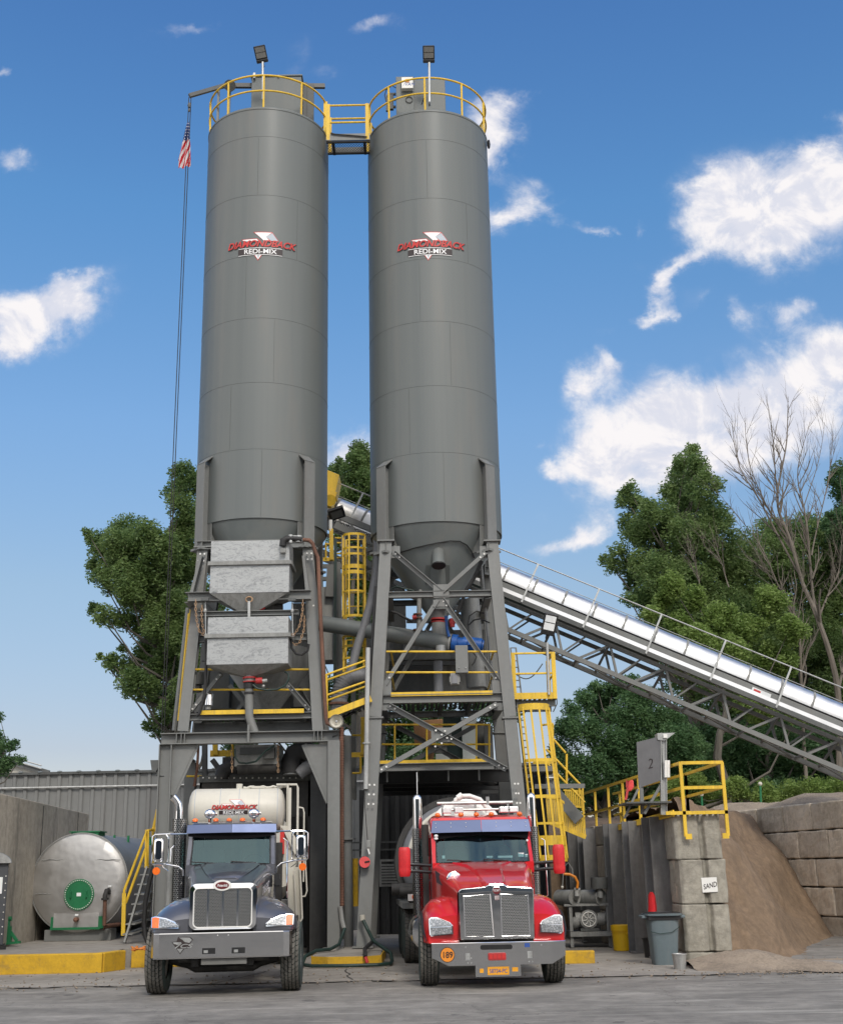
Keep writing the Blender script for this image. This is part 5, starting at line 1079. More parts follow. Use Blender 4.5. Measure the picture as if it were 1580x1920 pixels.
g = MB(); g.bar(W(403, 1366, 30), W(404, 1416, 30), .12, .08); g.tube([W(436, 1380, 30), W(436, 1416, 30)], .03, 8); g.tube([W(392, 1372, 30), W(440, 1370, 30)], .025, 8); g.bar(W(553, 1364, 30), W(553, 1380, 30), .1, .06); g.tube([W(350, 1456, 30), W(378, 1456, 30)], .025, 8); g.build('hand_rail', 'yellow_paint', t_)
for (x0, y0, x1, y1, lab) in ((384, 1395, 384, 1465, 'dark steel post at the left back of the left lane'), (398, 1425, 415, 1448, 'short slanting strut in the left lane')):
    t_ = thing('steel_post', lab, 'post', W(x1, y1, 29.5)); MB().bar(W(x0, y0, 29.5), W(x1, y1, 29.5), .12, .12, Vector((0, 1, 0))).build('post', 'dark_steel', t_)
t_ = thing('air_receiver', 'small chrome topped vessel on the deck of the left tower', 'vessel', W(390, 1330, 27.5)); MB().lathe([(0, .26), (.10, .26), (.125, .23), (.125, 0), (0, 0)], W(390, 1323, 27.5), n=20).build('vessel', 'chrome', t_); MB().cyl(W(390, 1324, 27.5), W(390, 1331, 27.5), .07, n=12).build('foot', 'machine_grey', t_)
t_ = thing('pneumatic_unit', 'small dark pneumatic unit on the left leg of the left tower', 'machine', W(372, 1285, 28)); MB().cyl(W(372, 1262, 28), W(373, 1284, 28), .13, n=14).build('cylinder', 'dark_steel', t_); MB().cyl(W(372, 1286, 28), W(372, 1298, 28), .08, n=12).build('outlet', 'chassis_black', t_)
# tan panels and bright panel on the middle floor of the right tower
t_ = thing('tan_cover', 'tan rounded fibreglass cover on the middle floor of the right tower', 'cover', W(800, 1425, 31)); g = MB(); pts = [(775, 1352), (830, 1348), (830, 1368), (818, 1378), (812, 1430), (801, 1430), (800, 1402), (777, 1396)]; g.prism([W(x, y, 31) for x, y in pts], (0, .4, 0)); g.build('cover', 'tan_panel', t_, bevel=.02)
t_ = thing('control_cabin', 'pale green white cabin wall behind the middle floor rails', 'cabin', W(880, 1430, 33)); a, c = W(868, 1430, 33), W(893, 1346, 33); MB().box(a.x, c.x, 33, 33.3, a.z, c.z).build('bright_panel', 'white_panel', t_); a2 = W(833, 1430, 33.1); MB().box(a2.x, a.x-.01, 33.1, 33.4, a.z, c.z+.1).build('dark_panel', 'green_hose', t_); a3, c3 = W(817, 1430, 33), W(843, 1414, 33); MB().box(a3.x, c3.x, 32.9, 33.05, a3.z, c3.z).build('low_panel', 'white_panel', t_)
# ---------------------------------------------------------------- lane enclosures
t_ = thing('lane_enclosure', 'dark corrugated shed behind and around the right truck lane', 'shed', (.4, 34, 0))
def corr(p, q, z0, z1, pitch, dep, mat, name, par, nrm=1):
    """trapezoid corrugated sheet from p to q"""
    p = Vector((*p, 0)); q = Vector((*q, 0)); L = (q-p).length; d = (q-p)/L; n_ = Vector((d.y, -d.x, 0))*nrm; rows = [[], []]; k = int(L/pitch)
    for i in range(k+1):
        for f_, o in ((0, 0), (.55, 0), (.65, dep), (.9, dep)):
            s_ = (i+f_)*pitch
            if s_ > L: break
            P_ = p+d*s_+n_*o; rows[0].append(P_+UP*z0); rows[1].append(P_+UP*(z1(s_) if callable(z1) else z1))
    g = MB(); g.grid(rows, False); return g.build(name, mat, par)
corr((-2.0, 37), (3.4, 37), 0, zf+.05, .3, .06, 'shed_shade', 'rear_wall', t_)
corr((2.75, 29.0), (2.55, 37), 0, zf+.02, .3, .05, 'shed_shade', 'right_wall', t_)
a, c = W(711, 1618, 33), W(760, 1662, 33)
ve = thing('vent_grille', 'grey slatted vent grille low behind the red truck', 'grille', (a.x, 36.8, 0)); sc_ = 36.8/33; a, c = W(711, 1612, 36.8), W(765, 1662, 36.8)
g = MB(); g.box(a.x, c.x, 36.75, 36.8, a.z-.06, a.z); g.box(a.x, c.x, 36.75, 36.8, c.z, c.z+.06); g.box(a.x, a.x+.06, 36.75, 36.8, c.z+.06, a.z-.06); g.build('frame', 'machine_grey', ve)
g = MB()
for k in range(7): z = c.z+.12+k*(a.z-c.z-.2)/7; g.bar((a.x+.06, 36.74, z), (c.x, 36.74, z), .04, .05)
g.build('slats', 'machine_grey', ve)
for (x0, x1, y) in ((640, 760, 1592), (640, 760, 1606)): MB().box(W(x0, y, 36.9).x, W(x1, y, 36.9).x, 36.80, 36.88, W(0, y+3, 36.9).z, W(0, y, 36.9).z).build('wall_rail', 'dark_steel', t_)
vpipe('yellow painted post in the dark gap between the towers', 666, 1610, 666, 1700, 30, .07, 'curb_yellow', 'bollard_post')
t_ = thing('control_pendant', 'pale pendant control box on the left leg of the right tower', 'control box', W(691, 1580, 26.8)); a, c = W(688, 1576, 26.8), W(695, 1590, 26.8); MB().box(a.x, c.x, 26.7, 26.82, c.z, a.z).build('box', 'machine_grey', t_, bevel=.01); MB().bar(W(690, 1592, 26.75), W(693, 1602, 26.75), .05, .03).build('tag', 'white_paint', t_)
MB().tube([W(685, 1488, 26.8), W(684, 1512, 26.8), W(689, 1578, 26.8)], .009, 5).build('cable', 'black_rubber', t_)
t_ = thing('hose_reel', 'round red disc with purple rim hung on the left leg of the right tower', 'reel', W(684, 1616, 26.75)); p = W(684, 1617, 26.8); MB().cyl(p, p-Vector((0, .05, 0)), .115, n=24).build('disc', 'pink_red', t_); MB().cyl(p+Vector((-.02, .01, 0)), p+Vector((-.02, .08, 0)), .125, n=24).build('rim', 'portable_toilet', t_); MB().bar(p+Vector((.0, -.06, 0)), p+Vector((.1, -.06, .015)), .01, .03).build('slot', 'black_plastic', t_)
t_ = thing('fill_hose', 'green black hose coming down the island from the right portal column', 'hose', W(650, 1760, 27)); MB().tube([W(640, 1722, 26.9), W(646, 1742, 26.8), Vector((-1.85, 26.4, .34)), Vector((-2.0, 26.0, .275)), Vector((-2.25, 25.6, .275)), Vector((-2.42, 25.2, .20)), Vector((-2.45, 24.9, .07)), Vector((-2.25, 24.66, .06)), Vector((-1.6, 24.55, .06)), Vector((-1.0, 24.62, .06)), Vector((-.76, 24.9, .06)), Vector((-.76, 25.3, .06))], .034, 10).build('hose', 'green_hose', t_); MB().tube([W(638, 1700, 26.9), W(641, 1725, 26.9), W(645, 1742, 26.8)], .05, 8).build('nozzle', 'machine_grey', t_)
t_ = thing('fill_hose', 'green hose with red tip hanging from the left leg of the right tower', 'hose', W(700, 1780, 26)); MB().tube([W(679, 1722, 26.7), W(690, 1745, 26.6), W(700, 1765, 26.2), Vector((-.78, 25.7, .2)), Vector((-.74, 25.4, .07)), Vector((-.76, 25.2, .06))], .036, 10).build('hose', 'green_hose', t_); MB().tube([W(679, 1716, 26.7), W(680, 1726, 26.7)], .055, 8).build('coupling', 'cream_paint', t_)
MB().tube([W(697, 1768, 26.3), W(690, 1774, 25.7), W(684, 1780, 24.9), W(685, 1795, 24.72)], .04, 8).build('tail', 'black_rubber', t_); MB().tube([W(685, 1795, 24.72), W(689, 1806, 24.70)], .035, 8).build('red_tip', 'red_paint_part', t_)
# ---------------------------------------------------------------- belt conveyor
CV = thing('belt_conveyor', 'long covered belt conveyor on a lattice truss rising behind the right silo', 'conveyor', W(1580, 1450, 30.5))
def YC_(x): return 32.9-(x-636)/(1580-636)*1.4
x0c, x1c = 620, 1700
def cl(x, off): return W(x, 927+(x-636)*.4085+off, YC_(x))   # off = px below cover top line
cA, cB = cl(x0c, 0), cl(x1c, 0); dC = (cB-cA).normalized(); nC = dC.cross(Vector((0, 1, 0))).normalized()
if nC.z < 0: nC = -nC
bC = Vector((0, 1, 0)); sc = (cl(1200, 0)-cl(1200, 10)).length/10   # metres per px
LEN = (cB-cA).length
def cp(s, up, y=0.0): return cA+dC*s+nC*up+bC*y
cw = .95
# curved cover
g = MB(); rows = []
prof = [(-.30, 0.0), (-.18, -.01), (-.02, .03), (.10, .14), (.17, .30), (.19, .47), (.17, .64), (.10, .80), (-.02, .91), (-.30, .94)]
for s in np.linspace(0, LEN, 60): rows.append([cp(s, u-.19, y) for u, y in prof])
g.grid(rows, True); cov = g.build('belt_cover', 'bright_cover', CV)
for k in range(int(LEN/.86)):
    g = MB(); s = .3+k*.86; rr = [[cp(s+ds, u-.19+.012, (y-.47)*1.03+.47) for u, y in prof] for ds in (0, .06)]; g.grid(rr, True)
    g.build('cover_strap', 'machine_grey', CV)
def lbar(name, up, y, w, h, mat, s0=0, s1=None): MB().bar(cp(s0, up, y), cp(s1 or LEN, up, y), w, h, nC).build(name, mat, CV)
lbar('idler_channel', -.62, .0, .06, .16, 'steel_paint'); lbar('idler_channel', -.62, .94, .06, .16, 'steel_paint')
lbar('return_belt', -.62, .47, .8, .03, 'chassis_black'); lbar('wind_plate', -.80, -.32, .02, .10, 'bright_cover'); lbar('walkway_edge', -.92, -.36, .04, .12, 'dark_steel')
g = MB(); g.add([cp(0, -.86, -.36), cp(LEN, -.86, -.36), cp(LEN, -.86, .1), cp(0, -.86, .1)], [(0, 1, 2, 3)]); g.build('walkway_grating', 'cage_mesh', CV)
lbar('belt_underside', -.78, .5, .8, .02, 'green_hose', 0, LEN*.62)
lbar('truss_top_chord', -1.02, .0, .10, .10, 'steel_paint'); lbar('truss_top_chord', -1.02, .94, .10, .10, 'steel_paint')
hB = -1.70
lbar('truss_bottom_chord', hB, .0, .10, .12, 'steel_paint'); lbar('truss_bottom_chord', hB, .94, .10, .12, 'steel_paint')
pan = 1.55; n = int(LEN/pan)
g = MB(); g2 = MB(); g3 = MB()
for k in range(n):
    s = k*pan+.4
    for y, gg in ((0, g), (.94, g2)):
        gg.bar(cp(s, hB, y), cp(s+pan*.42, -1.02, y), .06, .07, bC); gg.bar(cp(s+pan*.42, -1.02, y), cp(s+pan*.72, hB, y), .06, .07, bC); gg.bar(cp(s+pan*.72, hB, y), cp(s+pan*1.0, -1.02, y), .045, .05, bC)
    g3.bar(cp(s, hB, 0), cp(s+pan, hB, .94), .05, .05); g3.bar(cp(s, hB, .94), cp(s, hB, 0), .05, .05); g3.bar(cp(s+pan*.4, -1.05, 0), cp(s+pan*.4, hB, .94), .05, .05)
g.build('truss_web', 'steel_paint', CV); g2.build('truss_web', 'steel_paint', CV); g3.build('truss_bracing', 'steel_paint', CV)
g = MB(); g.tube([cp(0, .19, -.40), cp(LEN, .19, -.40)], .018, 6); g.tube([cp(0, -.16, -.42), cp(LEN, -.16, -.42)], .010, 5)
for k in range(int(LEN/1.75)+1): s = .95+k*1.75; g.bar(cp(s, -.95, -.40), cp(s, .19, -.40), .045, .035, bC)
g.build('guard_rail', 'galvanised_pail', CV)
p = cl(1432, 30); g = MB(); g.bar(cp((p-cA).dot(dC)-.25, -.66, -.06), cp((p-cA).dot(dC)+.25, -.66, -.06), .01, .12, nC); g.build('maker_plate', 'paper', CV)
g = MB(); so_ = (p-cA).dot(dC); g.bar(cp(so_-.2, -.66, -.07), cp(so_-.02, -.66, -.07), .008, .05, nC); g.build('plate_print', 'decal_red', CV)
# head guard (yellow) between the silos
HG = thing('head_guard', 'yellow perforated guard at the upper end of the belt conveyor', 'guard', W(620, 900, 32)); MB().prism([W(x, y, 31.9) for x, y in ((596, 874), (636, 890), (628, 925), (624, 921), (620, 948), (598, 955))], (0, .9, 0)).build('guard', 'yellow_paint', HG, bevel=.01)
MB().prism([W(x, y, 31.8) for x, y in ((621, 919), (632, 923), (629, 932), (618, 928))], (0, .1, 0)).build('bracket', 'yellow_paint', HG); MB().cyl(W(619, 938, 31.85), W(619, 938, 31.7), .16, n=20).build('bearing_cover', 'yellow_paint', HG)
t_ = thing('floodlight', 'dark flat floodlight under the conveyor head between the silos', 'floodlight', W(630, 965, 31)); M_ = Matrix.Translation(W(631, 963, 31.3))@Matrix.Rotation(R(-18), 4, 'Y')@Matrix.Rotation(R(62), 4, 'X'); g = MB(); g.box(-.22, .22, -.03, .06, -.2, .2); g.v = [tuple(M_@Vector(q)) for q in g.v]; g.build('housing', 'black_plastic', t_, bevel=.02)
g = MB(); g.box(-.15, .15, -.04, -.03, -.12, .12); g.v = [tuple(M_@Vector(q)) for q in g.v]; g.build('led_panel', 'seat_grey', t_)
t_ = thing('meshed_frame', 'grey mesh clad frame below the conveyor head between the silos', 'frame', W(660, 990, 32)); a = [W(x, y, 31.9) for x, y in ((612, 968), (700, 1003), (700, 1025), (612, 990))]; MB().prism(a, (0, .02, 0)).build('mesh_panel', 'cage_mesh', t_)
MB().bar(W(612, 958, 31.8), W(700, 994, 31.8), .1, .16, Vector((0, 0, 1))).bar(W(628, 995, 31.8), W(640, 970, 31.8), .06, .06).bar(W(655, 975, 31.8), W(668, 1006, 31.8), .06, .06).build('frame', 'steel_paint', t_)
# ---------------------------------------------------------------- left side: tank, walls, building
B = thing('corrugated_building', 'long grey ribbed metal building wall behind the tank', 'building', (-12, 40, 0))
ztop = W(150, 1452, 40).z
corr((-25, 40), (4.2, 40), 0, ztop, .36, .05, 'corrugated_paint', 'wall', B)
MB().box(-25, 4.2, 39.88, 40.1, ztop, ztop+.08).build('roof_edge', 'dark_steel', B); MB().tube([(-25, 39.9, W(100, 1477, 39.9).z), (4.2, 39.9, W(100, 1477, 39.9).z)], .035, 6).build('pipe', 'galvanised_pail', B)
for k in range(16): MB().sphere((-13+k*.62, 39.94, ztop+.07), .10, 8, 1, 1, .5).build('roof_rib_end', 'silo_paint', B)
B = thing('far_building', 'distant flat roofed building with roof rails behind the ribbed wall', 'building', (-24, 70, 0)); a, c = W(-60, 1436, 70), W(95, 1450, 70)
MB().prism([W(-90, 1420, 70), W(30, 1434, 70), W(95, 1450, 70), W(95, 1500, 70), W(-90, 1500, 70)], (0, 12, 0)).build('walls', 'cream_paint', B)
MB().bar(W(-90, 1417, 69.8), W(30, 1432, 69.8), .2, .35).bar(W(30, 1432, 69.8), W(92, 1450, 69.8), .2, .3).build('roof', 'dark_steel', B)
g = MB()
for dy in (0, 6): g.tube([W(30, 1428-dy, 69.6), W(78, 1442-dy, 69.6)], .04, 5)
g.build('roof_rail', 'galvanised_pail', B)
Cw = thing('concrete_wall', 'tall stained concrete wall at the left edge running back to the ribbed building', 'wall', (-9, 30, 0))
p0, p1 = Vector((-9.0, 22, 0)), Vector((-9.55, 34.6, 0)); z0_, z1_ = W(0, 1490, 26).z, W(163, 1527, 34.6).z
p1.x = W(163, 1600, 34.6).x; p0.x = p1.x-.0+.0; p0.x = W(0, 1600, 26.5).x+.15
g = MB(); L_ = (p1-p0); zz = 3.52
g.hexa([Vector((p0.x-.3, p0.y, 0)), Vector((p0.x, p0.y, 0)), Vector((p1.x, p1.y, 0)), Vector((p1.x-.3, p1.y, 0)), Vector((p0.x-.3, p0.y, zz)), Vector((p0.x, p0.y, zz)), Vector((p1.x, p1.y, z1_)), Vector((p1.x-.3, p1.y, z1_))]); g.build('wall_body', 'concrete_wall', Cw, bevel=.02)
for q_ in (.30, .62, .9):
    a = p0.lerp(p1, q_); MB().box(a.x+.002, a.x+.012, a.y-.01, a.y+.01, PZ, 3.4).build('joint', 'chassis_black', Cw)
# horizontal tank
TK = thing('storage_tank', 'big horizontal silver tank with green manhole lid on steel saddles', 'tank', (-8.1, 30, PZ))
tr_ = (W(234, 1640, 29.4).x-W(62, 1640, 29.4).x)/2; tc_ = (W(148, 1658-1, 29.4)); tzc = (W(148, 1562, 29.4).z+W(148, 1752, 29.4).z)/2; tr_ = (W(148, 1559, 29.4).z-W(148, 1753, 29.4).z)/2; X_ = W(148, 1655, 29.4).x
tr_ = (tr_+(W(235, 1640, 29.4).x-W(62, 1640, 29.4).x)/2)/2
c = Vector((X_, 29.4, tzc)); dT = Vector((.02, 1, 0)).normalized()
g = MB()
rows = []
for rr_, o in ((0, -.10), (.4, -.095), (.8, -.05), (.97, -.01), (1.0, .03)): rows.append([c+dT*o+Vector((tr_*rr_*math.cos(a*PI/40), 0, tr_*rr_*math.sin(a*PI/40))) for a in range(80)])
g.grid(rows, True, True); g.build('end_cap', 'tank_skin', TK)
g = MB(); rows = []
for o in (.03, .032, 5.6): rows.append([c+dT*o+Vector((tr_*math.cos(a*PI/40), 0, tr_*math.sin(a*PI/40))) for a in range(80)])
g.grid(rows, True, True); g.build('barrel', 'tank_skin', TK)
g = MB(); g.tube([c+dT*.03+Vector((tr_*1.005*math.cos(a*PI/40), 0, tr_*1.005*math.sin(a*PI/40))) for a in range(80)], .018, 5, True)
for (x0, x1, y) in ((78, 226, 1612.5), (66, 120, 1676.5)): g.tube([W(x0+(x1-x0)*k/20, y+.8*math.sin(k*2), 29.33) for k in range(21)], .009, 4)
g.build('seam', 'machine_grey', TK)
mh = W(148, 1678, 29.28); g = MB(); g.cyl(mh, mh+Vector((0, .06, 0)), .345, n=40); o_ = g.build('manhole_lid', 'green_paint', TK, bevel=.008)
g = MB(); g.cyl(mh+Vector((0, .05, 0)), mh+Vector((0, .11, 0)), .39, n=40); g.build('manhole_ring', 'tank_skin', TK)
g = MB()
for k in range(40): a = 2*PI*k/40; g.cyl(mh+Vector((.315*math.cos(a), -.0, .315*math.sin(a))), mh+Vector((.315*math.cos(a), -.018, .315*math.sin(a))), .012, n=6)
g.build('bolts', 'white_paint', o_)
g = MB()
for sx_ in (-1, 1): g.tube([mh+Vector((sx_*.18, 0, -.07)), mh+Vector((sx_*.18, -.05, -.06)), mh+Vector((sx_*.18, -.05, .06)), mh+Vector((sx_*.18, 0, .07))], .014, 6)
g.build('handle', 'green_paint', o_); MB().box(mh.x-.05, mh.x+.05, mh.y-.006, mh.y, mh.z-.035, mh.z+.04).build('label_plate', 'paper', o_)
for (x, y) in ((144, 1716), (206, 1662)): q = W(x, y, 29.25); MB().box(q.x-.04, q.x+.04, 29.24, 29.26, q.z-.02, q.z+.02).build('small_label', 'paper', TK)
q = W(142, 1725, 29.2); MB().cyl(q, q+Vector((0, .15, 0)), .05, n=12).sphere(q+Vector((0, -.02, 0)), .055, 8).build('drain_cock', 'rust', TK)
g = MB(); qq = c+Vector((0, 0, tr_)); g.box(qq.x-.3, qq.x+.34, 29.6, 30.2, qq.z-.05, qq.z+.03); g.box(qq.x-.34, qq.x+.38, 29.56, 30.24, qq.z+.03, qq.z+.055); g.build('top_manway', 'green_paint', TK)
for k, Y_ in enumerate((30.8, 31.4, 33)): MB().cyl((c.x+.42+k*.2, Y_, c.z+tr_*.8), (c.x+.42+k*.2, Y_, c.z+tr_*.9+.10), .03, n=10).build('vent', 'green_paint', TK)
za = W(148, 1742, 29.3).z
for Y_ in (29.42, 33.6):
    a, d = W(83, 1745, 29.4).x, W(208, 1745, 29.4).x; MB().box(a, d, Y_, Y_+.5, PZ, za-.02).build('plinth', 'steel_paint', TK, bevel=.01)
a, d = W(97, 1740, 29.4).x, W(190, 1740, 29.4).x
g = MB(); zz_ = W(0, 1722, 29.4).z; g.box(a, a+.05, 29.3, 29.7, za, zz_); g.box(d-.05, d+.09, 29.3, 29.7, za, zz_); g.box(a, d, 29.28, 29.7, za-.02, za+.03); g.build('saddle_frame', 'green_paint', TK)
g = MB(); g.box(a+.05, d-.05, 29.33, 29.5, za+.03, c.z-tr_*.6); g.build('saddle_web', 'tank_skin', TK)
g = MB(); g.tube([W(204, 1672, 29.3), W(200, 1671, 29.0), W(197, 1680, 28.95), W(197, 1686, 28.95)], .055, 10); g.cyl(W(197, 1684, 28.95), W(197, 1688, 28.95), .085, n=12); g.cyl(W(203, 1672, 29.15), W(206, 1671, 29.15), .08, n=12); g.build('outlet_valve', 'chassis_black', TK)
g = MB(); g.tube([W(197, 1688, 28.95), W(196, 1735, 28.95), W(199, 1737, 29.1), W(228, 1733, 29.9)], .045, 10); g.tube([W(196, 1735, 28.95), G(193, 1760, PZ)], .02, 6); g.build('outlet_pipe', 'rust', TK)
# steps with yellow rails
ST = thing('step_ladder', 'open grey steel steps with yellow handrails between tank and portal column', 'steps', G(250, 1765, PZ))
g = MB()
for (pts) in (((233, 1755), (233, 1670), (276, 1558), (277, 1625)), ((236, 1694), (274, 1590)), ((287, 1628), (287, 1556), (295, 1518)), ((277, 1558), (287, 1556)), ((289, 1560), (298, 1540))): g.tube([W(x, y, 28.0+(0 if x < 280 else .8)) for x, y in pts], .03, 8)
g.bar(W(233, 1675, 27.9), W(231, 1755, 27.9), .085, .03); g.bar(W(276, 1556, 28), W(275, 1628, 28), .085, .03); g.build('hand_rail', 'yellow_paint', ST)
g = MB(); g.bar(W(276, 1626, 28), W(234, 1768, 27.7), .04, .13, Vector((0, 1, 0))); g.bar(W(296, 1626, 28.9), W(268, 1755, 28.6), .04, .13, Vector((0, 1, 0)))
for k in range(7): t = (k+.8)/7.6; a_, b_ = W(276, 1626, 28).lerp(W(234, 1768, 27.7), t), W(296, 1626, 28.9).lerp(W(268, 1755, 28.6), t); g.bar(a_, b_, .22, .025)
g.build('treads', 'machine_grey', ST); MB().box(W(262, 1626, 28).x, W(292, 1626, 28).x, 28.0, 29.2, W(0, 1632, 28).z, W(0, 1626, 28).z).build('top_landing', 'dark_steel', ST)
t_ = thing('rubber_hose', 'large black hose looped beside the steps and the blue grey truck', 'hose', G(275, 1772, PZ)); MB().tube([W(x, y, 27.2) for x, y in ((289, 1625), (281, 1650), (273, 1690), (270, 1730), (272, 1755), (277, 1768), (282, 1762))], .05, 10).build('hose', 'black_rubber', t_)
t_ = thing('orange_mat', 'orange coir mat lying at the kerb behind the truck wheel', 'mat', G(262, 1782, PZ)); q = G(266, 1783, PZ+.004); g = MB()
for k in range(60): a_ = random.uniform(-.16, .2); b_ = random.uniform(-.2, .2); g.tube([(q.x+a_, q.y+b_, PZ+.01+random.uniform(0, .05)), (q.x+a_+random.uniform(-.1, .1), q.y+b_+random.uniform(-.08, .08), PZ+.02+random.uniform(0, .07))], .012, 4)
g.build('fibres', 'orange_mat', t_)
t_ = thing('portable_toilet', 'dark grey portable toilet cabin cut by the left photo edge', 'toilet cabin', (-9.6, 26.5, PZ))
xr = W(11, 1700, 26.6).x; zt_ = W(8, 1606, 26.6).z; TR = Matrix.Translation((xr, 26.6, 0))@Matrix.Rotation(math.atan2(-xr, 26.6)+R(2), 4, 'Z')@Matrix.Translation((-xr, -26.6, 0))
def tbuild(g, *a, **k): g.v = [tuple(TR@Vector(p)) for p in g.v]; return g.build(*a, **k)
g = MB(); g.box(xr-1.1, xr, 26.6, 27.7, PZ+.08, zt_-.12); tbuild(g, 'cabin', 'portable_toilet', t_, bevel=.02)
g = MB(); g.lathe([(.0, -.06), (.58, -.06), (.6, -.03), (.6, 1.14), (.55, 1.18)], (0, 0, 0), 'Y', 24, 0, PI); g.v = [(x+xr-.54, y+26.57, z*.45+zt_-.14) for x, y, z in g.v]; tbuild(g, 'roof', 'galvanised_pail', t_)
g = MB()
for k in range(9): z = PZ+.3+k*(zt_-PZ-.7)/8; g.cyl((xr-.04, 26.6, z), (xr-.04, 26.585, z), .012, n=6)
tbuild(g, 'rivets', 'white_paint', t_); g = MB(); g.box(xr-.30, xr-.10, 26.585, 26.598, zt_-.75, zt_-.42); tbuild(g, 'notice', 'paper', t_); g = MB(); g.box(xr-1.15, xr+.06, 26.5, 27.8, PZ+.002, PZ+.08); tbuild(g, 'skid', 'black_plastic', t_)
t_ = thing('jack_stand', 'small green jack stand in front of the concrete wall', 'jack stand', G(25, 1770, PZ)); Yj = 27.6; g = MB(); gp_ = lambda x, y: W(x, y, Yj)
g.bar(gp_(16, 1767), gp_(16, 1738), .12, .10); g.bar(gp_(16, 1742), gp_(32, 1765), .06, .05, Vector((0, 1, 0))); g.bar(gp_(10, 1770), gp_(38, 1767), .12, .05); g.cyl(gp_(16, 1740), gp_(16, 1724), .04, n=10); g.cyl(gp_(11, 1724), gp_(22, 1723), .05, n=10); g.build('stand', 'green_paint', t_); MB().bar(gp_(18, 1744), gp_(30, 1764), .03, .02, Vector((0, 1, 0))).build('brace', 'galvanised_pail', t_)
# ---------------------------------------------------------------- right side: pile wall, pillar, block wall
PW = thing('pile_wall', 'row of dark steel H piles with concrete blocks between, right of the plant', 'wall', (4.4, 29, 0))
pts = []
for (x, Y_, w_, yt) in ((1241, 25.4, .47, 1532), (1198, 27.3, .42, 1540), (1160, 29.1, .42, 1545), (1110, 31.2, .46, 1554), (1078, 33.2, .34, 1543)):
    q = W(x, 1700, Y_); zt_ = W(x, yt, Y_).z; pts.append((q.x, Y_)); g = MB()
    g.hbeam((q.x, Y_, .02), (q.x, Y_, zt_), w_, w_*.9, .03, Vector((.25, -1, 0)) if 1 else UP); g.box(q.x-w_*.6, q.x+w_*.5, Y_-w_*.6, Y_+w_*.5, .02, .05)
    g.build('steel_pile', 'pile_steel', PW)
def pile_sheet(a, b, z1, x_off=.12):
    n = int(z1/.75)+1; g = MB()
    for k in range(n):
        z0 = k*.75+.02; zz = min(z1, z0+.73)
        g.hexa([(a[0]+x_off, a[1], z0), (b[0]+x_off, b[1], z0), (b[0]+x_off+.6, b[1], z0), (a[0]+x_off+.6, a[1], z0), (a[0]+x_off, a[1], zz), (b[0]+x_off, b[1], zz), (b[0]+x_off+.6, b[1], zz), (a[0]+x_off+.6, a[1], zz)])
    g.build('block_panel', 'concrete_block_brown', PW, bevel=.02)
for i in range(4): pile_sheet((pts[i][0], pts[i][1]-.1), (pts[i+1][0], pts[i+1][1]+.1), 2.72)
PB = thing('block_pillar', 'grooved precast concrete block pillar carrying the SAND sign', 'pillar', (5.3, 24.4, 0))
Yq = 24.2; xl = W(1291, 1780, Yq).x-.02; xr = W(1376, 1780, Yq).x; zs = [0, W(1300, 1786, Yq).z, W(1300, 1696, Yq).z, W(1300, 1612, Yq).z, W(1300, 1527, Yq).z]
random.seed(11)
for k in range(4):
    z0, z1 = zs[k]+.008, zs[k+1]-.008; ox = random.uniform(-.03, .03)-.02*k; gx = W((1335, 1330, 1328, 1326)[k], 1700, Yq).x; gw = .07; yb = 26.0; lx_ = xl-.02+ox; rx_ = xr+ox; ch = .05
    pl = [(lx_+ch, Yq), (gx-gw, Yq), (gx-gw*.3, Yq+.10), (gx+gw*.3, Yq+.10), (gx+gw, Yq), (rx_-ch, Yq), (rx_, Yq+ch), (rx_, yb), (lx_, yb), (lx_, Yq+ch)]
    g = MB(); g.prism([(x, y, z0) for x, y in pl], (0, 0, z1-z0)); rough(g.build('block', 'concrete_block', PB, bevel=.02), 4, .05)
# side extension towards the piles (left faces, browner concrete)
for k in range(4):
    z0, z1 = zs[k]+.008, zs[k+1]-.012; g = MB(); g.box(W(1267, 1700, 24.9).x, xl+.0, 24.55, 25.6, z0, z1); rough(g.build('side_block', 'concrete_block_brown', PB, bevel=.03), 4, .05)
SG = thing('sand_sign', 'small white sign reading SAND on the block pillar', 'sign', W(1329, 1659, Yq-.03)); a, c = W(1314, 1646, Yq), W(1345, 1673, Yq); cx3, cz3 = (a.x+c.x)/2, (a.z+c.z)/2
g = MB(); w2, h2 = (c.x-a.x)/2, (a.z-c.z)/2; ang = R(1.5)
def sf(u, v, h): return Vector((cx3+u*math.cos(ang)-v*math.sin(ang), Yq-.02-h, cz3+u*math.sin(ang)+v*math.cos(ang)))
g.prism([sf(u, v, 0) for u, v in ((-w2, -h2), (w2, -h2), (w2, h2), (-w2, h2))], (0, -.006, 0)); g.build('board', 'white_paint', SG)
g = MB(); vs, fs = text_geo('SAND', .125, .25, .010, .80); a7 = R(11); g.add([sf(x*math.cos(a7)-y*math.sin(a7)*.9+.01, x*math.sin(a7)+y-.055, .010) for x, y in vs], fs); g.build('lettering', 'decal_black', SG)
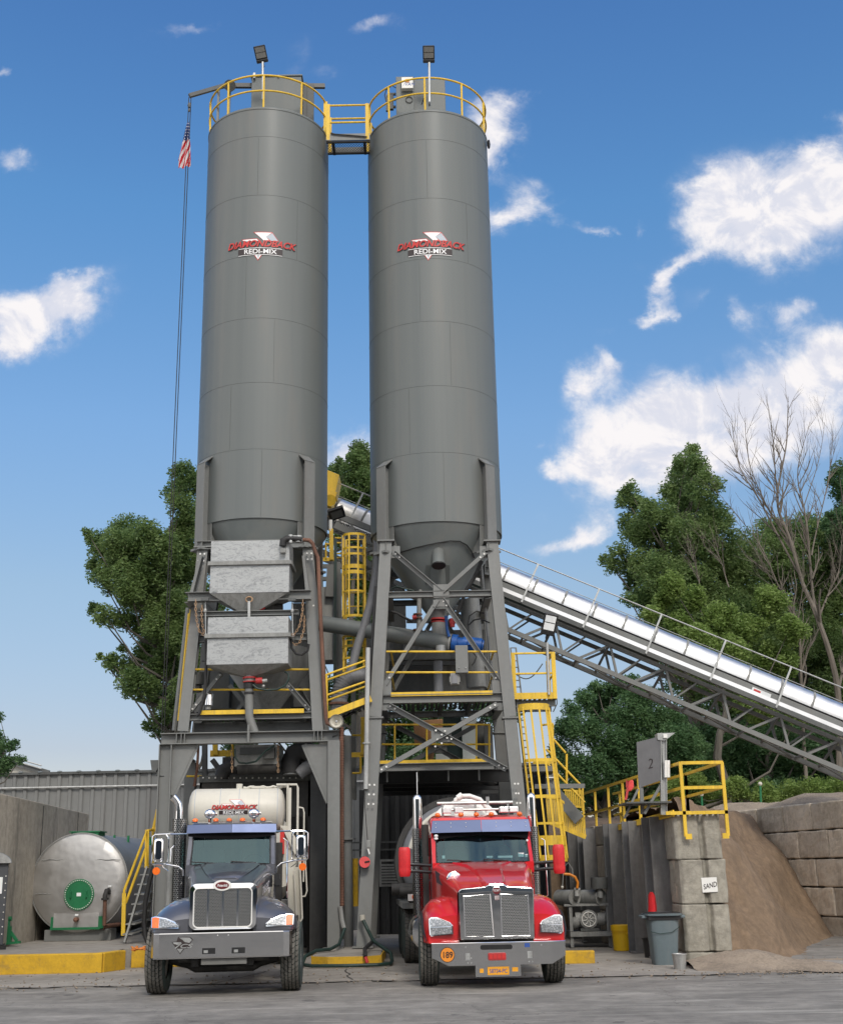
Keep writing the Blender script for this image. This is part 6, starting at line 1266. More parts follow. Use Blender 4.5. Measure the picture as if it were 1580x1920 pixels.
# retaining wall of big blocks at the right
BW = thing('block_wall', 'long brown grey retaining wall of big precast concrete blocks at the right edge', 'wall', (10, 31, 0))
wa, wb = Vector((8.3, 40, 0)), Vector((11.7, 24.6, 0)); L_ = (wb-wa).length; d = (wb-wa)/L_; nn = Vector((d.y, -d.x, 0))
if nn.x > 0: nn = -nn
random.seed(4); zz_top = 3.26; g = MB(); bh_ = .70
for r_ in range(5):
    z1 = zz_top-r_*bh_-.012; z0 = zz_top-(r_+1)*bh_+.012; s = -(r_ % 2)*.75
    while s < L_:
        l_ = 1.5; a, b_ = wa+d*max(s+.012, 0), wa+d*min(s+l_-.012, L_); o = nn*random.uniform(-.025, .025); s += l_
        if (b_-a).length < .05: continue
        g.hexa([a+o+UP*z0, b_+o+UP*z0, b_-nn*.7+UP*z0, a-nn*.7+UP*z0, a+o+UP*z1, b_+o+UP*z1, b_-nn*.7+UP*z1, a-nn*.7+UP*z1])
rough(g.build('blocks', 'concrete_block_brown', BW, bevel=.035), 3, .07); g = MB(); g.hexa([wa-nn*.1, wb-nn*.1, wb-nn*.5, wa-nn*.5, wa-nn*.1+UP*3.2, wb-nn*.1+UP*3.2, wb-nn*.5+UP*3.2, wa-nn*.5+UP*3.2]); g.build('core', 'chassis_black', BW)
# earth on top of the wall
rows = []; random.seed(9)
for j in range(16):
    row = []
    for i in range(60):
        s = L_*i/59; o = .06+j*.35; h = 3.2+min(.42, j*.15)*(.5+.5*math.sin(s*1.3+1))+random.uniform(-.03, .03)*(j > 0)+(0 if j < 8 else -.1*(j-8)); P_ = wa+d*s-nn*o; row.append((P_.x, P_.y, h))
    rows.append(row)
g = MB(); g.grid(rows); g.build('wall_top_earth', 'gravel', kind='structure', label='loose pale earth and rubble on top of the block wall')
# railing round the pillar top
RL = thing('pillar_railing', 'yellow pipe railing and walkway on top of the block pillar and pile wall', 'railing', W(1310, 1525, 24))
Yr = 24.1
g = MB(); P1, P2 = W(1275, 1431, Yr), W(1353, 1431, Yr); Q1, Q2 = W(1288, 1569, Yr), W(1366, 1569, Yr); P2.z = P1.z; Q2.z = Q1.z
for a, b_ in ((P1, Q1), (P2, Q2)): g.bar(a, Vector((a.x+.0, a.y, b_.z)), .06, .06)
g.bar(P1, P2, .05, .06, UP); m1 = W(1310, 1477, Yr).z; g.bar(Vector((P1.x, Yr, m1)), Vector((P2.x, Yr, m1)), .05, .06)
for x in (P1.x+.05, P2.x-.05): g.bar((x-.06, Yr-.02, Q1.z), (x+.06, Yr-.02, Q1.z), .04, .10)
# run back along the wall
E1 = W(1092, 1489, 33); E2 = W(1096, 1496, 33.4)
def runrail(p, q, zfloor0, zfloor1, posts, mids=(.5,)):
    g.bar(p, q, .05, .055)
    for m_ in mids: a = Vector((p.x, p.y, p.z-(p.z-zfloor0)*m_)); b_ = Vector((q.x, q.y, q.z-(q.z-zfloor1)*m_)); g.bar(a, b_, .05, .055)
    for t in posts: a = p.lerp(q, t); g.bar(a, Vector((a.x, a.y, zfloor0+(zfloor1-zfloor0)*t-.05)), .055, .055)
zfl = W(1310, 1524, Yr).z
runrail(P1, E1, zfl, E1.z-1.1, (.14, .36, .52, .68, .84, 1)); P2b = P2+DV*1.6; P2b.x -= .0
runrail(P2, W(1285, 1452, 27.6), zfl, zfl, (1,)); runrail(W(1285, 1452, 27.6), Vector((E1.x+.85, E1.y+.3, E1.z)), zfl, E1.z-1.1, (0, .3, .6, .9))
g.build('rails', 'yellow_paint', RL)
g = MB(); z1, z0 = W(1300, 1521, Yr).z, W(1300, 1527.5, Yr).z; g.box(P1.x-.35, P2.x+.03, Yr-.03, Yr, z0, z1); g.bar(Vector((P1.x-.2, Yr, (z0+z1)/2)), Vector((E1.x, E1.y, E1.z-1.08)), .03, .12); g.build('toe_plate', 'yellow_paint', RL)
g = MB(); g.add([(P1.x-.3, Yr, z0), (P2.x, Yr, z0), (P2.x-.2, 27.6, z0), (P1.x-.4, 27.6, z0)], [(0, 1, 2, 3)]); g.build('walkway', 'deck_grating', RL)
# steel plate on posts
SP = thing('steel_plate_sign', 'tilted bare steel plate on a braced H post with the numeral 2 painted on it', 'plate', W(1242, 1525, 24.6)); Yp = 24.9
q = [W(1193, 1392, Yp), W(1240, 1380, Yp-.35), W(1243, 1462, Yp-.35), W(1197, 1478, Yp)]; g = MB(); g.prism(q, (.01, .03, 0)); g.build('plate', 'plate_metal', SP)
g = MB(); cq = (q[0]+q[1]+q[2]+q[3])/4; uu = (q[1]-q[0]).normalized(); vs, fs = text_geo('2', .28, .15, -.012, .9); g.add([cq+uu*x+UP*y-Vector((0, .012, .14)) for x, y in vs], fs); g.build('numeral', 'decal_black', SP)
g = MB(); g.hbeam(W(1244, 1528, Yp-.33), W(1243, 1375, Yp-.33), .12, .12, .014, Vector((1, 0, 0))); g.build('post', 'galvanised_pail', SP)
g = MB(); g.prism([W(1232, 1375, Yp-.4), W(1266, 1374, Yp-.4), W(1246, 1389, Yp-.4), W(1233, 1387, Yp-.4)], (0, .3, 0)); g.build('cap_plate', 'galvanised_pail', SP)
g = MB(); g.bar(W(1202, 1472, Yp), W(1204, 1527, Yp), .07, .06); g.bar(W(1240, 1470, Yp-.3), W(1208, 1526, Yp-.3), .05, .05); g.bar(W(1196, 1480, Yp), W(1170, 1535, Yp), .05, .04); g.build('strut', 'steel_paint', SP)
g = MB(); g.box(W(1168, 1530, Yp).x, W(1252, 1530, Yp).x, Yp-.5, Yp+.5, W(0, 1532, Yp).z, W(0, 1529, Yp).z); g.build('base_plate', 'dark_steel', SP)
g = MB(); 
for x in (1248, 1253): g.cyl(W(x, 1426, Yp-.4), W(x, 1458, Yp-.4), .03, n=8)
g.box(W(1245, 1410, Yp-.4).x, W(1252, 1410, Yp-.4).x, Yp-.45, Yp-.3, W(0, 1412, Yp).z, W(0, 1405, Yp).z); g.build('conduit', 'white_paint', SP)
t_ = thing('red_hose', 'pinkish red hose looped over the yellow railing', 'hose', W(1178, 1490, 28)); g = MB()
for k in range(3): g.tube([W(x+k*2, y, 28.2) for x, y in ((1176, 1462), (1175, 1475), (1178, 1482), (1182, 1476), (1181, 1466), (1177, 1460))], .03, 6)
g.tube([W(x, y, 28.2) for x, y in ((1177, 1475), (1174, 1495), (1172, 1500))], .03, 6); g.build('hose', 'pink_red', t_)
for i, (x, y0, y1, Y_, lab) in enumerate(((1425, 1472, 1512, 40, 'green marker stake standing in the earth above the block wall'), (1315, 1492, 1516, 42, 'short green marker stake behind the railing'))):
    t_ = thing('marker_stake', lab, 'stake', W(x, y1, Y_)); MB().tube([W(x+2, y1+8, Y_), W(x, y0, Y_)], .035, 6).build('stake', 'green_paint', t_); MB().sphere(W(x, y0-2, Y_), .07, 8).build('cap', 'cream_paint', t_)
# blower unit
BL = thing('blower_unit', 'grey twin blower with silencers and electric motor on a steel frame', 'blower', G(1095, 1765)); Yb = 29.3; xx = lambda x: W(x, 1710, Yb).x; zz2 = lambda y: W(1095, y, Yb).z
off = -zz2(1770)
g = MB()
for x in (1069, 1138): g.bar((xx(x), Yb-.05, zz2(1695)), (xx(x), Yb-.05, zz2(1746)), .07, .07)
g.box(xx(1057), xx(1140), Yb-.12, Yb+.8, zz2(1699), zz2(1695)); g.box(xx(1066), xx(1145), Yb-.14, Yb+.8, zz2(1756), zz2(1747)); 
for x in (1069, 1140): g.bar((xx(x), Yb-.05, zz2(1756)), (xx(x), Yb-.05, .03), .07, .07)
g.build('frame', 'machine_grey', BL)
for (x0, x1, yc) in ((1047, 1076, 1683), (1094, 1126, 1684)):
    g = MB(); r_ = .17; g.cyl((xx(x0)+.05, Yb+.35, zz2(yc)), (xx(x1)+.02, Yb-.05, zz2(yc)), r_, n=24); g.cyl((xx(x1)-.0, Yb-.06, zz2(yc)), (xx(x1)+.02, Yb-.09, zz2(yc)), r_*1.02, n=24); g.build('silencer', 'machine_grey', BL, bevel=.01)
g = MB(); g.tube([(xx(1080), Yb-.12, zz2(1684)), (xx(1081), Yb-.2, zz2(1680)), (xx(1082), Yb-.12, zz2(1670)), (xx(1082), Yb-.12, zz2(1664))], .06, 10); g.cyl((xx(1077), Yb-.12, zz2(1668)), (xx(1088), Yb-.12, zz2(1669)), .05, n=8); g.build('relief_valve', 'machine_grey', BL)
g = MB(); g.tube([(xx(1123), Yb-.1, zz2(1684)), (xx(1125), Yb-.2, zz2(1682)), (xx(1125), Yb-.16, zz2(1672)), (xx(1125), Yb-.12, zz2(1668))], .065, 10); g.build('intake_elbow', 'machine_grey', BL)
MB().cyl((xx(1125), Yb-.1, zz2(1667)), (xx(1125), Yb-.1, zz2(1646)), .19, n=28).build('air_filter', 'dark_steel', BL, bevel=.008)
mc = Vector((xx(1102), Yb-.1, zz2(1724))); MB().cyl(mc, mc+Vector((0, .5, 0)), .205, n=28).cyl(mc+Vector((.2, .1, 0)), mc+Vector((.36, .1, 0)), .14, n=16).build('motor', 'machine_grey', BL, bevel=.01)
g = MB(); g.tube([mc+Vector((.155*math.cos(k*PI/16), -.02, .155*math.sin(k*PI/16))) for k in range(32)], .012, 5, True)
for k in range(8): a = k*PI/4; g.tube([mc+Vector((.03*math.cos(a), -.02, .03*math.sin(a))), mc+Vector((.09*math.cos(a+.3), -.02, .09*math.sin(a+.3))), mc+Vector((.15*math.cos(a+.1), -.02, .15*math.sin(a+.1)))], .008, 4)
g.build('fan_guard', 'white_paint', BL)
g = MB(); g.cyl((xx(1078), Yb+.1, zz2(1724)), (xx(1088), Yb+.1, zz2(1724)), .16, n=16); g.sphere((xx(1077), Yb+.02, zz2(1730)), .13, 10); g.sphere((xx(1134), Yb+.05, zz2(1722)), .12, 8, .8, 1, 1.2); g.build('gear_case', 'machine_grey', BL)
MB().box(xx(1086), xx(1120), Yb-.1, Yb+.3, zz2(1746), zz2(1741)).build('motor_feet', 'dark_steel', BL)
t_ = thing('hose', 'orange red hose rising from the blower to the plant', 'hose', G(1075, 1760)); MB().tube([W(x, y, 29.1) for x, y in ((1082, 1666), (1083, 1655), (1078, 1645), (1068, 1640), (1055, 1639))], .03, 8).build('hose', 'decal_orange', t_); MB().tube([W(x, y, 29.2) for x, y in ((1058, 1625), (1065, 1618), (1073, 1630), (1074, 1655))], .012, 5).build('wire', 'machine_grey', t_)
t_ = thing('service_gauge', 'small gauge on a thin pipe left of the blower', 'gauge', G(1053, 1770)); MB().tube([W(1056, 1635, 28.6), W(1054, 1665, 28.6)], .012, 5).build('pipe', 'machine_grey', t_); MB().sphere(W(1054, 1664, 28.6), .035, 8).build('dial', 'cream_paint', t_)
# pails and cans
def bucket(name, label, cat, p, r0, r1, h, mat, rim=.02, lid=False, bands=()):
    t_ = thing(name, label, cat, p); pr = [(0, 0), (r0, 0), (r0+.01, .01), (r1, h), (r1+rim, h), (r1+rim, h+.02), (r1-.012, h+.02)]
    if not lid: pr += [(r1-.02, h-.01), (r0-.01, .03), (0, .03)]
    else: pr += [(r1-.02, h+.03), (0, h+.03)]
    MB().lathe(pr, p, n=36).build('body', mat, t_)
    for (z0, z1, o) in bands: ra = r0+(r1-r0)*z0/h+o; rb = r0+(r1-r0)*z1/h+o; MB().lathe([(ra-.02, z0), (ra, z0), (rb, z1), (rb-.02, z1)], p, n=36).build('band', mat, t_)
    return t_
p = W(1166, 1750, 28.1); p.z = .012; bk_ = bucket('lidded_pail', 'yellow plastic drum with screw lid in front of the piles', 'pail', p, .19, .225, .50, 'yellow_plastic', .015, True, [(.41, .52, .018), (.37, .385, .015)]); MB().box(p.x+.06, p.x+.24, p.y-.26, p.y-.22, .36, .40).build('handle', 'yellow_plastic', bk_, bevel=.01)
p = G(1275, 1819); bk_ = bucket('metal_bucket', 'small galvanised bucket before the blue grey bin', 'bucket', p, .09, .125, .25, 'galvanised_pail', .008, False, [(.17, .185, .004)]); 
p = G(1252, 1812); p.y += .3; TB = thing('trash_bin', 'tall square blue grey plastic bin with black bag at the pillar foot', 'bin', p); rows = []
for z, s_ in ((0, .215), (.02, .22), (.92, .29), (.921, .345), (.955, .35), (.96, .33)):
    row = []
    for k in range(32):
        a = 2*PI*k/32; cx4, sy4 = math.cos(a), math.sin(a); m_ = (abs(cx4)**5+abs(sy4)**5)**(-1/5); row.append((p.x+s_*m_*cx4, p.y+s_*m_*sy4, z*.95+.0))
    rows.append(row)
g = MB(); g.grid(rows, True, True); g.build('body', 'grey_plastic', TB)
g = MB(); g.lathe([(.30, .915), (.31, .93), (.345, .925), (.35, .90)], p, n=32); g.box(p.x-.3, p.x+.3, p.y-.3, p.y+.3, .80, .86); g.build('bin_bag', 'black_plastic', TB)
g = MB(); g.tube([Vector((p.x-.27, p.y-.29, .60)), Vector((p.x-.1, p.y-.29, .56)), Vector((p.x+.12, p.y-.29, .58)), Vector((p.x+.27, p.y-.3, .68))], .006, 4); g.build('cord', 'green_hose', TB)
MB().box(p.x-.40, p.x-.28, p.y-.2, p.y+.2, .83, .88).box(p.x+.28, p.x+.40, p.y-.2, p.y+.2, .83, .88).build('handle', 'grey_plastic', TB, bevel=.01)
p = G(1222, 1797); t_ = bucket('black_pail', 'black bucket half hidden behind the blue grey bin', 'bucket', p, .13, .16, .36, 'black_plastic')
t_ = thing('extinguisher_cover', 'red plastic extinguisher cover hanging on the steel pile', 'cover', W(1222, 1740, 25.1)); g = MB(); rows = []; Yk = 25.0
for (y, xl, xr) in ((1673, 1219, 1223), (1679, 1216, 1228), (1700, 1216, 1231), (1725, 1215, 1232), (1735, 1214, 1230), (1738, 1213, 1222), (1745, 1214, 1219)):
    a, b_ = W(xl, y, Yk), W(xr, y, Yk); rows.append([a, a.lerp(b_, .3)-Vector((0, .07, 0)), a.lerp(b_, .7)-Vector((0, .09, 0)), b_, b_+Vector((0, .05, 0)), a+Vector((0, .05, 0))])
g.grid(rows, True, True); g.build('cover', 'red_plastic', t_)
# ---------------------------------------------------------------- trucks (local: x right, y back from bumper face, z up)
def wheel(tr, x, y, r=.52, w=.30, outer=1, front=True, steer=0.0):
    """tyre with block tread, steel rim, hub"""
    c = Vector((x, y, r)); rot = Matrix.Translation(c)@Matrix.Rotation(steer, 4, 'Z')@Matrix.Translation(-c)
    g = MB(); hw = w/2
    g.lathe([(r*.57, -hw+.03), (r*.62, -hw+.01), (r*.80, -hw-.008), (r*.93, -hw+.006), (r-.034, -hw+.03), (r-.030, 0), (r-.034, hw-.03), (r*.93, hw-.006), (r*.80, hw+.008), (r*.62, hw-.01), (r*.57, hw-.03)], c, 'X', 60)
    n = 40; gt = MB()
    for col in range(5):
        x0 = -hw+.012+col*(w-.024)/5; x1 = x0+(w-.024)/5-.014
        for k in range(n):
            a0 = 2*PI*(k+(.5 if col % 2 else 0))/n; a1 = a0+2*PI/n*.76; sk = .35*2*PI/n*(1 if col < 2 else -1 if col > 2 else 0)
            ro = r-(.012 if col in (0, 4) else 0.0); ri = r-.04
            am = (a0+a1)/2; p = []
            for rr_ in (ri, ro):
                p += [(x0, a0, rr_), ((x0+x1)/2, a0-sk*.0-.012, rr_), (x1, a0+sk, rr_), (x1, a1+sk, rr_), ((x0+x1)/2, a1+.012, rr_), (x0, a1, rr_)]
            P_ = [c+Vector((xx, rr_*math.cos(a), rr_*math.sin(a))) for xx, a, rr_ in p]
            gt.add(P_, [(6, 7, 8, 9, 10, 11)]+[(i, (i+1) % 6, (i+1) % 6+6, i+6) for i in range(6)])
    g.v = [tuple(rot@Vector(p)) for p in g.v]
    wh = g.build('tyre', 'tyre_rubber', tr, local=True); gt.v = [tuple(rot@Vector(p)) for p in gt.v]; gt.build('tread', 'tread_rubber', wh, local=True)
    g = MB(); o = outer*hw
    if front: pr = [(0, o*.75), (.10, o*.75), (.12, o*.5), (.2, o*.35), (r*.50, o*.25), (r*.54, o*.6), (r*.585, o*.85), (r*.6, o*.8)]
    else: pr = [(0, o*.2), (.10, o*.2), (.13, -o*.1), (r*.48, -o*.2), (r*.54, o*.5), (r*.585, o*.85), (r*.6, o*.8)]
    g.lathe([(a, b) for a, b in pr], c, 'X', 40); g.lathe([(0, 0), (.12, -outer*.1), (r*.6, -outer*.1)], c, 'X', 24)
    for k in range(10): a = 2*PI*k/10; q = c+Vector((o*.42, .14*math.cos(a), .14*math.sin(a))); g.cyl(q, q+Vector((outer*.04, 0, 0)), .016, n=6)
    g.v = [tuple(rot@Vector(p)) for p in g.v]
    g.build('rim', 'galvanised_pail', wh, local=True); return wh
def rrect(x0, x1, z0, z1, r, n=5, top_only=False):
    P_ = []
    for (cx_, cz_, a0) in ((x1-r, z1-r, 0), (x0+r, z1-r, 90), (x0+r, z0+r, 180), (x1-r, z0+r, 270)):
        if top_only and a0 >= 180: P_.append((x0 if a0 == 180 else x1, z0)); continue
        for k in range(n+1): a = R(a0+90*k/n); P_.append((cx_+r*math.cos(a), cz_+r*math.sin(a)))
    return P_
def loft(g, secs, smooth=True, cap0=False, cap1=False, closed=True):
    """secs: list of (y, [(x,z)...]) or list of 3D rings"""
    rows = [[(x, y, z) for x, z in s] if not isinstance(s[0], Vector) else s for y, s in secs]; g.grid(rows, smooth, closed)
    if cap0: g.add(rows[0], [tuple(range(len(rows[0])))])
    if cap1: g.add(rows[-1], [tuple(range(len(rows[-1])))[::-1]])
def fender(tr, sgn, mat, xi, xo, zb, prof, cx=0, name='fender', p=2.0):
    g = MB(); rows = []
    for (y, zt, xs) in prof:
        row = [(cx+sgn*xi, y, zt-.02)]
        for k in range(0, 13):
            t = PI/2*k/12; row.append((cx+sgn*(xi+(xs-xi)*math.sin(t)**(2/p)), y, zb+(zt-zb)*math.cos(t)**(2/p)))
        row.append((cx+sgn*(xs-.03), y, zb-.02)); rows.append(row)
    g.grid(rows, True); f = rows[0]; g.add(f+[(cx+sgn*xi, prof[0][0], zb-.02)], [tuple(range(len(f)+1))])
    o = g.build(name, mat, tr, local=True); return o
def cab_windows(tr, x0, x1, zb, zt, yb, yt, glass_in=.02): pass
# ============ left truck
LT_ = thing('mixer_truck', 'blue grey concrete mixer truck with cream water tank standing in the left lane', 'truck', (-3.17, 19.55, 0), R(5.8))
T = LT_; C0 = .025; BG = 'blue_grey_truck_paint'
def B_(name, g, mat, par=None, bevel=0): return g.build(name, mat, par or T, local=True, bevel=bevel)
# bumper
g = MB(); pl = [(-1.06, .42), (-1.06, .16), (-1.02, .05), (-.93, .0), (.93, .0), (1.02, .05), (1.06, .16), (1.06, .42)]; rows = []
for z, o in ((.555, .02), (.57, .0), (.91, .0), (.925, .02)): rows.append([(C0+x*(1-o*.3), y+o*.4, z) for x, y in pl])
g.grid(rows, False); rows = [[(C0+x*.97, y+.05, z) for x, y in pl] for z in (.555, .925)]; g.grid(rows, False); g.add([(C0+x, y+.005, .925) for x, y in pl]+[(C0+x*.97, y+.05, .925) for x, y in pl[::-1]], [tuple(range(16))]); g.add([(C0+x, y+.005, .557) for x, y in pl]+[(C0+x*.97, y+.05, .557) for x, y in pl[::-1]], [tuple(range(16))])
bp = B_('bumper', g, 'bumper_steel')
g = MB(); g.box(C0-.285, C0-.09, -.004, .0, .615, .70); g.box(C0+.155, C0+.355, -.004, .0, .615, .70); B_('tow_slot', g, 'black_plastic', bp)
g = MB(); g.box(C0-.26, C0-.2, -.012, -.004, .63, .67); g.box(C0+.19, C0+.25, -.012, -.004, .63, .67)
B_('tow_pin', g, 'galvanised_pail', bp); g = MB()
for x in (-.06, .10): g.cyl((C0+x, -.004, .88), (C0+x, 0.0, .88), .008, n=6)
B_('bolt', g, 'white_paint', bp)
kx = .0078/3.762*1.07
fnb = lambda u, v, h: Vector((-.56+u, -.005-h*.4, .745+v))
g = MB(); sc3 = 1/430.; PB_ = lambda l: [((x-388)*sc3*.96, (1262-y)*sc3*.96) for x, y in l]
put_poly(g, PB_([(360, 1206), (438, 1208), (460, 1225), (444, 1245), (440, 1280), (405, 1282), (376, 1318), (345, 1275), (318, 1238), (350, 1236)]), fnb, 0); B_('badge_backing', g, 'decal_black', bp)
g = MB(); put_poly(g, PB_([(365, 1210), (436, 1212), (452, 1228), (436, 1246), (405, 1240), (390, 1226)]), fnb, .006); put_poly(g, PB_([(325, 1241), (380, 1240), (386, 1250), (336, 1252)]), fnb, .006); put_poly(g, PB_([(354, 1282), (396, 1282), (376, 1310)]), fnb, .006); put_text(g, '7CS', lambda u, v, h: fnb(u, v*.8, h), .105, 0.01, -.045, .25, .02, 1.5, .01); B_('badge_emblem', g, 'galvanised_pail', bp)
g = MB(); g.box(C0-.02-.28, C0-.02+.40, .06, .08, .46, .565); B_('plate_bracket', g, 'seat_grey')
# grille surround: chrome frame, opening with mesh
g = MB(); out = rrect(C0-.515, C0+.52, .955, 1.635, .10, 6); inn = rrect(C0-.435, C0+.435, .995, 1.555, .07, 6)
rows = [[(x, .34, z) for x, z in out], [(x, .14, z) for x, z in out], [(C0+(x-C0)*.975, .10, 1.29+(z-1.29)*.985) for x, z in out], [(x, .09, z) for x, z in inn], [(x, .13, z) for x, z in inn]]; g.grid(rows, True, True); gs = B_('grille_surround', g, 'chrome')
g = MB(); g.add([(x, .125, z) for x, z in inn], [tuple(range(len(inn)))]); B_('grille', g, 'grille_mesh')
g = MB()
for x in (-.225, 0, .225): g.box(C0+x-.012, C0+x+.012, .095, .124, .995, 1.555)
B_('grille_bar', g, 'chrome', gs)
g = MB(); gr = rrect(C0-.44, C0+.44, .99, 1.56, .07, 6); g.tube([(x, .088, z) for x, z in gr], .010, 5, True); B_('grille_rim', g, 'white_paint', gs)
ec = Vector((C0-.015, .085, 1.60)); g = MB(); g.lathe([(0, .0), (.128, .0), (.135, .012), (.12, .03)], (0, 0, 0), 'Y', 32); g.v = [(x*1.05+ec.x, y*-1*-1+ec.y-.01, z*.60+ec.z) for x, y, z in g.v]; em = B_('maker_emblem', g, 'white_paint')
g = MB(); g.lathe([(0, .0), (.10, .0), (.104, .004)], (0, 0, 0), 'Y', 32); g.v = [(x*1.0+ec.x, ec.y-.016+y, z*.52+ec.z) for x, y, z in g.v]; B_('emblem_field', g, 'decal_darkred', em)
g = MB(); put_text(g, 'Peterbilt', lambda u, v, h: Vector((ec.x+u, ec.y-.019, ec.z-.018+v)), .056, 0, 0, .3, .012, .80); B_('emblem_lettering', g, 'decal_white', em)
# hood
g = MB(); secs = []
for (y, hw, zt, zb, r_) in ((.16, .515, 1.628, .96, .10), (.6, .56, 1.70, .96, .12), (1.2, .63, 1.79, .98, .15), (1.75, .70, 1.87, 1.1, .18), (2.05, .735, 1.93, 1.2, .2)):
    secs.append((y, rrect(C0-hw, C0+hw, zb, zt, r_, 6, True)))
loft(g, secs); B_('hood', g, BG)
g = MB(); secs = []
for (y, hw, zt) in ((.5, .20, 1.71), (1.0, .33, 1.80), (1.5, .42, 1.875), (2.0, .5, 1.955)): secs.append((y, [(C0-hw, zt-.03), (C0-hw*.8, zt), (C0+hw*.8, zt), (C0+hw, zt-.03)]))
loft(g, secs, True, True, False, False); B_('hood_bulge', g, BG)
hs = lambda u, v, h: Vector((C0+.575+.0+(u+.55)*.105+h*.5+.012, .86+u, 1.50+(u+.55)*.15+v))
g = MB(); vs, fs = text_geo('718-387', .17, .1, .01, 1.25); 
hp = []
for x, z in vs: 
    yy = 1.1+x; hwl = np.interp(yy, [.16, .6, 1.2, 1.75, 2.05], [.515, .56, .63, .70, .735]); ztl = np.interp(yy, [.16, .6, 1.2, 1.75, 2.05], [1.628, 1.70, 1.79, 1.87, 1.93]); hp.append((C0+hwl+.006, yy, ztl-.29+z))
g.add(hp, fs); B_('phone_lettering', g, 'decal_white')
# fenders
prof = [(.20, 1.12, 1.02), (.26, 1.18, 1.07), (.38, 1.28, 1.11), (.55, 1.37, 1.14), (.8, 1.435, 1.155), (1.05, 1.42, 1.155), (1.3, 1.33, 1.15), (1.5, 1.18, 1.13), (1.6, 1.0, 1.10)]
for s_ in (-1, 1):
    f_ = fender(T, s_, BG, .46, 1.1, .93, prof, C0)
    g = MB(); g.tube([(C0+s_*1.07, .3, .93), (C0+s_*1.10, .55, .98), (C0+s_*1.10, .7, 1.03), (C0+s_*1.10, .9, 1.06), (C0+s_*1.10, 1.15, 1.03)], .03, 6); B_('fender_lip', g, 'black_plastic', f_)
    # headlight
    def hl(pts, y0): return [(C0+s_*x, y0+max(0, (z-1.02))*.35+(x-.66)*.10, z) for x, z in pts]
    o_pts = [(.645, 1.00), (.66, .985), (1.04, .985), (1.075, 1.0), (1.085, 1.15), (1.03, 1.165), (.86, 1.135), (.72, 1.08), (.655, 1.03)]
    i_pts = [(.665, 1.005), (.955, 1.0), (.955, 1.135), (.86, 1.118), (.73, 1.065), (.67, 1.025)]
    a_pts = [(.965, 1.0), (1.065, 1.005), (1.072, 1.145), (1.02, 1.152), (.965, 1.14)]
    g = MB(); q = hl(o_pts, .155); g.prism(q, (0, .10, 0)); h_ = B_('headlight', g, 'chrome')
    g = MB(); g.prism(hl(i_pts, .138), (0, .02, 0)); B_('lens', g, 'lamp_lens', h_)
    g = MB(); g.prism(hl(a_pts, .136), (0, .02, 0)); B_('turn_signal', g, 'orange_lens', h_)
